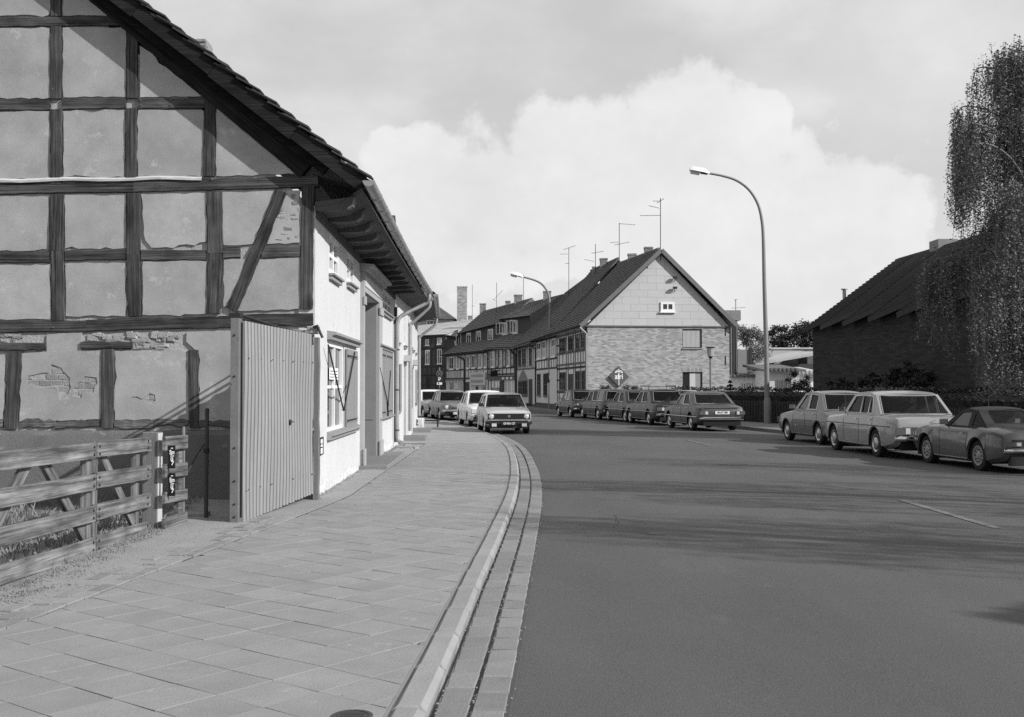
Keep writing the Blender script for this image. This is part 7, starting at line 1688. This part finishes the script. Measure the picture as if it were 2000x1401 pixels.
    def fbox(nm, y0, y1, z0_, z1_, m, d=.012, off=.0, par=None, end=1, sm=None):
        x = end * L / 2; a, b = sorted((x + end * off, x + end * (off + d))); return part(nm, MB().box(a, b, min(y0, y1), max(y0, y1), z0_, z1_), m, par)
    g = sp['front']
    fbox('grille', -g['gw'], g['gw'], g['gz'][0], g['gz'][1], g.get('gm', blackp), .014)
    for k in range(g.get('bars', 4)): z = g['gz'][0] + (g['gz'][1] - g['gz'][0]) * (k + .5) / g.get('bars', 4); fbox('grille_bar', -g['gw'] * .98, g['gw'] * .98, z - .005, z + .005, g.get('barm', dullchrome), .006, .0142)
    for sg in (-1, 1):
        for hy in g['lamps']:
            if g['lt'] == 'round':
                y = sg * hy; m_ = MB().lathe([(g['lr'] * 1.08, 0), (g['lr'] * 1.08, .022), (g['lr'] * .98, .026)], 20, 'x', (xf + .004, y, g['lz'])); hh = part('headlight', m_, chrome, smooth=30); part('lens', MB().lathe([(g['lr'] * .95, .0), (g['lr'] * .7, .016), (.002, .022)], 18, 'x', (xf + .026, y, g['lz'])), lampglass, hh, 40)
            else: hh = fbox('headlight', sg * hy - .13, sg * hy + .13, g['lz'] - .075, g['lz'] + .075, chrome, .02, .003); fbox('lens', sg * hy - .118, sg * hy + .118, g['lz'] - .063, g['lz'] + .063, lampglass, .006, .0235, hh)
        if g.get('fog'): fbox('fog_lamp', sg * g['fog'] - .08, sg * g['fog'] + .08, zb_[0] - .07, zb_[0] + .03, lampglass, .03, .07)
    if g.get('badge'): part('badge', MB().lathe([(.045, 0), (.045, .012), (.036, .014)], 16, 'x', (xf + .02, 0, (g['gz'][0] + g['gz'][1]) / 2)), dullchrome)
    r_ = sp['rear']; xr = -L / 2
    for sg in (-1, 1):
        a, b, z0_, z1_ = r_['lamp']; tl = fbox('tail_light', sg * a, sg * b, z0_, z1_, redglass, .022, .0, end=-1); y0_, y1_ = sorted((sg * (a + (b - a) * .08), sg * (a + (b - a) * .38))); fbox('reversing_lens', y0_, y1_, z0_ + .01, z1_ - .01, lampglass, .006, .0225, tl, end=-1)
    if r_.get('lid'): z = r_['lid']; fbox('boot_seam', -wF * .8, wF * .8, z - .004, z + .004, blackp, .004, .0, end=-1)
    if r_.get('strip'): z = r_['strip']; fbox('boot_strip', -wF * .78, wF * .78, z - .018, z + .018, dullchrome, .012, .0, end=-1)
    if r_.get('panel'): z0_, z1_ = r_['panel']; fbox('tail_panel', -wF * .86, wF * .86, z0_, z1_, r_.get('pm', blackp), .004, -.001, end=-1)
    # plates
    for end, pz in ((1, sp.get('fpz', zb_[0] - .06)), (-1, r_['pz'])):
        off = .062 if (end > 0 or r_.get('pb')) else .015; pm__ = platem if not (end > 0 and sp.get('darkplate')) else blackp
        o = fbox('number_plate', -.26, .26, pz - .055, pz + .055, pm__, .006, off, end=end)
        if plate:
            MM = M @ Matrix.Translation((end * (L / 2 + off + .0075), 0, pz)) @ Matrix.Rotation(math.radians(90 if end > 0 else -90), 4, 'Z'); lettering(plate, .10, blackp if pm__ is platem else platem, o, MM, sx=.82)
    for e in sp.get('extra', []): e(t, part, X, W, H, L, P)
    return t
def rack(t, part, X, W, H, L, P):
    m_ = MB(); zr = H + .14
    for s in (1.55, 1.95, 2.35, 2.75): r = MB().box(X(s) - .015, X(s) + .015, -.56, .56, zr - .015, zr + .01); part('rack_bar', r, blackp)
    for sg in (-1, 1): part('rack_rail', MB().box(X(2.8), X(1.5), sg * .56 - .012, sg * .56 + .012, zr, zr + .05), dullchrome)
    for s in (1.6, 2.7):
        for sg in (-1, 1): part('rack_foot', MB().tube([(X(s), sg * .56, zr), (X(s), sg * .60, H - .02)], .012, 5), blackp)
def visors(t, part, X, W, H, L, P):
    for sg in (-1, 1): part('sun_visor', MB().box(X(1.62), X(1.58), sg * .12 if sg > 0 else -.58, .58 if sg > 0 else -.12, H - .15, H - .075), platem)
def wipers(t, part, X, W, H, L, P):
    for y in (-.35, .15): part('wiper', MB().tube([(X(.93), y, .895), (X(1.02), y + .38, .97)], .008, 4), blackp)
def aerial(s, y, z, h):
    def f(t, part, X, W, H, L, P): part('aerial', MB().tube([(X(s), y, z), (X(s) - .05, y, z + h)], .003, 4), dullchrome)
    return f
def star(t, part, X, W, H, L, P):
    x = -L / 2 - .004; m_ = MB().tube([(x, .055 * math.cos(a), .80 + .055 * math.sin(a)) for a in [2 * math.pi * k / 16 for k in range(17)]], .005, 4)
    for k in range(3): a = math.pi / 2 + k * 2 * math.pi / 3; m_.tube([(x, 0, .80), (x, .052 * math.cos(a), .80 + .052 * math.sin(a))], .005, 4)
    part('round_emblem', m_, chrome)['kind'] = 'stuff'
HATCH = dict(dims=(3.55, 1.56, 1.34, 2.33, .68, .285), top=[(0, .70), (.05, .755), (.12, .775), (.85, .865), (.95, .885), (2.9, .90), (3.3, .90), (3.47, .82), (3.55, .66)], cab=(.92, 1.52, 2.95, 3.36, 1.30, 1.27), belt=.885,
    wins=[(1.16, 1.60, 2.02, 2.06, 1.25, 1.26, 0), (2.14, 2.10, 2.75, 2.95, 1.26, 1.22, 0)], seams=(1.1, 2.1), handles=(2.0,), trimz=.55, front=dict(gw=.70, gz=(.50, .685), lamps=(.585,), lt='round', lr=.085, lz=.592, bars=5, badge=1, fog=.50, barm=blackp),
    rear=dict(lamp=(.50, .72, .52, .66), pz=.58, lid=.50), bz=(.335, .425), bumpm=blackp, bo=.05, darkplate=1, fpz=.36, extra=[visors, wipers], mirm=blackp, mirrors=(1, -1), valm=blackp, rw=.86, rlo=.2, trimr=.014, trimm=blackp, taper=.05)
SALOON = dict(dims=(4.35, 1.68, 1.39, 2.58, .80, .30), top=[(0, .66), (.05, .74), (.2, .79), (1.25, .87), (1.35, .89), (3.45, .90), (3.55, .89), (4.25, .84), (4.35, .70)], cab=(1.25, 1.78, 2.95, 3.50, 1.34, 1.33), belt=.885,
    wins=[(1.50, 1.88, 2.26, 2.30, 1.30, 1.31, 0), (2.38, 2.34, 2.84, 3.08, 1.31, 1.29, 0)], seams=(1.4, 2.34, 3.2), handles=(2.2, 3.0), trimz=.56, front=dict(gw=.44, gz=(.54, .68), lamps=(.64,), lt='rect', lr=.09, lz=.61, bars=5),
    rear=dict(lamp=(.48, .78, .56, .72), pz=.62, lid=.53, strip=.77), bz=(.40, .50), roofmid=[(2.0, 1.38), (2.7, 1.385)])
def mod(b, **k): d = dict(b); d.update(k); return d
MERC = mod(SALOON, dims=(4.68, 1.77, 1.44, 2.75, .82, .315), top=[(0, .70), (.06, .80), (.3, .85), (1.35, .925), (1.5, .94), (3.7, .955), (3.85, .945), (4.5, .90), (4.62, .87), (4.68, .74)], cab=(1.42, 1.98, 3.25, 3.78, 1.385, 1.375), belt=.945, shoulder=.13,
    wins=[(1.70, 2.10, 2.52, 2.55, 1.35, 1.36, 0), (2.62, 2.59, 3.02, 3.04, 1.36, 1.345, 0), (3.10, 3.08, 3.17, 3.36, 1.34, 1.325, 0)], seams=(1.6, 2.6, 3.45), handles=(2.45, 3.3), trimz=.70, trimw=.011, sidem=blackp, front=dict(gw=.30, gz=(.50, .80), lamps=(.60,), lt='rect', lr=.1, lz=.68, bars=6, gm=chrome),
    rear=dict(lamp=(.50, .83, .54, .69), pz=.60, lid=.50, panel=(.52, .70), pm=mat('grey_tail_panel', .06), strip=.0), bz=(.40, .50), roofmid=[(2.2, 1.43), (3.0, 1.43)], trimm=chrome, extra=[star, aerial(1.2, .7, .9, .55)], mirrors=(1,), rw=.92, rlo=.03, yr=.80, trimr=.014, sillm=chrome)
FORD = mod(SALOON, dims=(4.40, 1.70, 1.36, 2.58, .80, .305), cab=(1.30, 1.88, 3.00, 3.62, 1.31, 1.29), top=[(0, .66), (.05, .74), (.2, .80), (1.25, .88), (1.35, .90), (3.5, .93), (3.65, .92), (4.33, .86), (4.40, .74)], belt=.90, wins=[(1.58, 1.98, 2.30, 2.34, 1.27, 1.28, 0), (2.42, 2.38, 2.86, 3.10, 1.28, 1.26, 0.01)],
    rear=dict(lamp=(.50, .82, .58, .71), pz=.655, lid=.53, strip=.835), roofmid=[(2.1, 1.35), (2.8, 1.35)], rw=.88, rlo=.10, sidem=dullchrome, trimz=.50, trimw=.018)
R12 = mod(SALOON, dims=(4.30, 1.62, 1.43, 2.44, .82, .30), cab=(1.30, 1.95, 3.05, 3.62, 1.39, 1.37), top=[(0, .64), (.05, .74), (.25, .80), (1.25, .90), (1.35, .92), (3.3, .95), (3.55, .94), (4.22, .78), (4.30, .66)], belt=.925, wins=[(1.62, 2.05, 2.36, 2.40, 1.35, 1.36, 0), (2.48, 2.44, 2.98, 3.06, 1.36, 1.34, 0)],
    rear=dict(lamp=(.46, .74, .52, .62), pz=.60, lid=.48), bz=(.38, .47), roofmid=[(2.2, 1.42), (2.8, 1.42)], rw=.90, rlo=.06, trimz=.62, trimw=.004, sidem=blackp, yr=.74)
ESTATE = mod(SALOON, dims=(4.30, 1.66, 1.42, 2.55, .78, .30), cab=(1.25, 1.78, 4.0, 4.22, 1.38, 1.35), top=[(0, .66), (.05, .74), (.2, .79), (1.25, .87), (1.35, .89), (4.1, .90), (4.24, .88), (4.30, .70)], wins=[(1.50, 1.88, 2.26, 2.30, 1.33, 1.34, 0), (2.38, 2.34, 3.0, 3.04, 1.34, 1.34, 0), (3.12, 3.10, 3.82, 3.98, 1.34, 1.32, 0)], rear=dict(lamp=(.60, .80, .52, .78), pz=.60, lid=.50), roofmid=[(2.0, 1.41), (3.4, 1.41)], rw=.88, rlo=.12)
TALLS = mod(SALOON, dims=(4.45, 1.69, 1.43, 2.6, .80, .305), cab=(1.28, 1.82, 3.10, 3.62, 1.385, 1.37), top=[(0, .68), (.05, .76), (.2, .81), (1.25, .89), (1.35, .91), (3.5, .93), (3.65, .92), (4.35, .86), (4.45, .72)], belt=.91, wins=[(1.55, 1.93, 2.30, 2.34, 1.34, 1.35, 0), (2.42, 2.38, 2.92, 3.12, 1.35, 1.33, 0)], rear=dict(lamp=(.48, .80, .60, .74), pz=.58, lid=.52, strip=.80), roofmid=[(2.05, 1.42), (2.85, 1.42)], extra=[rack])
SPIT = dict(dims=(3.78, 1.47, 1.17, 2.11, .72, .285), top=[(0, .60), (.05, .68), (.25, .74), (.8, .80), (1.3, .815), (1.5, .80), (2.6, .80), (2.85, .83), (3.4, .80), (3.70, .74), (3.78, .60)], cab=(1.38, 1.85, 2.45, 3.05, 1.10, 1.12), belt=.80,
    wins=[(1.62, 1.92, 2.28, 2.34, 1.07, 1.09, 0), (2.48, 2.44, 2.58, 2.80, 1.07, 1.0, .01)], seams=(1.35, 2.45), handles=(2.28,), trimz=None, front=dict(gw=.40, gz=(.40, .52), lamps=(.56,), lt='round', lr=.08, lz=.58, bars=4), rear=dict(lamp=(.38, .66, .50, .58), pz=.50, lid=.60, panel=(.48, .62), pm=blackp),
    bz=(.385, .45), bumpm=chrome, bo=.06, roofmid=[(2.1, 1.16)], cabm=softtop, wire=1, mirrors=(1, -1), gc=.15, shoulder=.10, flare=.03, yb=.88, yr=.66, rw=.70, rlo=.22, trim=0, trimr=.006, trimm=softtop, rcrown=.03, extra=[aerial(3.05, .62, .78, .62)], crown=.03, taper=.12, valm=blackp)
up_ = math.pi / 2
def gp_(px, py): q = gnd(px, py, 0.03); return (q.x, q.y)
SIL = carpaint('silver_paint', 0.20, metal=0.25); WHT = carpaint('white_paint', 0.72); LGR = carpaint('light_grey_paint', 0.42); MGR = carpaint('mid_grey_paint', 0.05); DGR = carpaint('dark_grey_paint', 0.016); DK2 = carpaint('deep_green_paint', 0.016); BLU = carpaint('slate_paint', 0.028); TAN = carpaint('tan_paint', 0.24)
# left row, noses towards the viewer
car('light grey small hatchback with black grille and round headlights, nearest car at the left kerb', LGR, HATCH, gp_(950, 846.5), -up_ + math.radians(7), 'Rf', 'GF-RN 127')
car('white saloon right behind the light grey hatchback', WHT, mod(SALOON, dims=(4.35, 1.66, 1.40, 2.58, .80, .30)), gp_(917, 833), -up_ + math.radians(10), 'Rf')
car('mid-grey small saloon with white front plate, standing out towards the road at the bend', carpaint('beige_grey_paint', 0.14), mod(SALOON, dims=(3.9, 1.56, 1.38, 2.4, .75, .285), top=[(0, .64), (.05, .72), (.2, .77), (1.15, .86), (1.25, .88), (3.1, .89), (3.2, .88), (3.82, .82), (3.9, .68)], cab=(1.15, 1.65, 2.7, 3.15, 1.33, 1.32), wins=[(1.38, 1.74, 2.08, 2.12, 1.29, 1.30, 0), (2.20, 2.16, 2.6, 2.8, 1.30, 1.28, 0)], seams=(1.3, 2.16), handles=(2.0,), roofmid=[(1.9, 1.37), (2.5, 1.37)], front=dict(gw=.3, gz=(.55, .62), lamps=(.55,), lt='round', lr=.09, lz=.62, bars=2)), gp_(861, 820.5), -up_ + math.radians(14), 'Rf')
car('white-roofed pale saloon, the farthest car of the left row', carpaint('pale_paint', 0.32), mod(SALOON, cabm=WHT), gp_(829, 816.5), -up_ + math.radians(20), 'Rf')
# right row, tails towards the viewer
hR = lambda a: up_ + math.radians(a)
car('dark small saloon furthest up the right row, near the timbered house', DK2, mod(SALOON, dims=(3.9, 1.56, 1.38, 2.4, .75, .285), top=[(0, .64), (.05, .72), (.2, .77), (1.15, .86), (1.25, .88), (3.1, .89), (3.2, .88), (3.82, .82), (3.9, .68)], cab=(1.15, 1.65, 2.85, 3.4, 1.33, 1.32), wins=[(1.38, 1.74, 2.08, 2.12, 1.29, 1.30, 0), (2.20, 2.16, 2.7, 2.9, 1.30, 1.28, 0)], seams=(1.3, 2.16), handles=(2.0,), roofmid=[(1.9, 1.37), (2.5, 1.37)]), gp_(1116, 815.5), hR(12), 'Lr')
car('slate-grey estate car second from the far end of the right row', BLU, ESTATE, gp_(1170, 820), hR(13), 'Lr')
car('dark compact saloon half hidden by the car with the roof rack', DGR, SALOON, gp_(1223.5, 825), hR(12), 'Lr')
car('dark grey saloon with an empty roof rack', mat('dark_roofrack_car_paint', .018, rough=.32, var=.05, coat=.2, bump=0), TALLS, gp_(1270, 830.5), hR(11), 'Lr')
car('dark grey saloon with pale rear plate, last of the right row before the lamp mast', MGR, FORD, gp_(1352.5, 841), hR(9), 'Lr', 'HH-ET 890')
car('grey fastback saloon in front of the silver saloon, nose by the lamp mast', mat('fastback_paint', .11, rough=.35, var=.05, coat=.6, bump=0), R12, gp_(1603, 868), hR(6), 'Lr')
car('silver four-door saloon with chrome trim and wide rear window', mat('warm_silver_paint', .25, rough=.3, var=.05, coat=.6, bump=0), MERC, gp_(1716, 892.5), hR(3.0), 'Lr')
car('low two-seat roadster with black soft top and slotted wheels', mat('roadster_paint', .075, rough=.3, var=.05, coat=.6, bump=0), SPIT, gp_(1917, 919), hR(5), 'Lr')
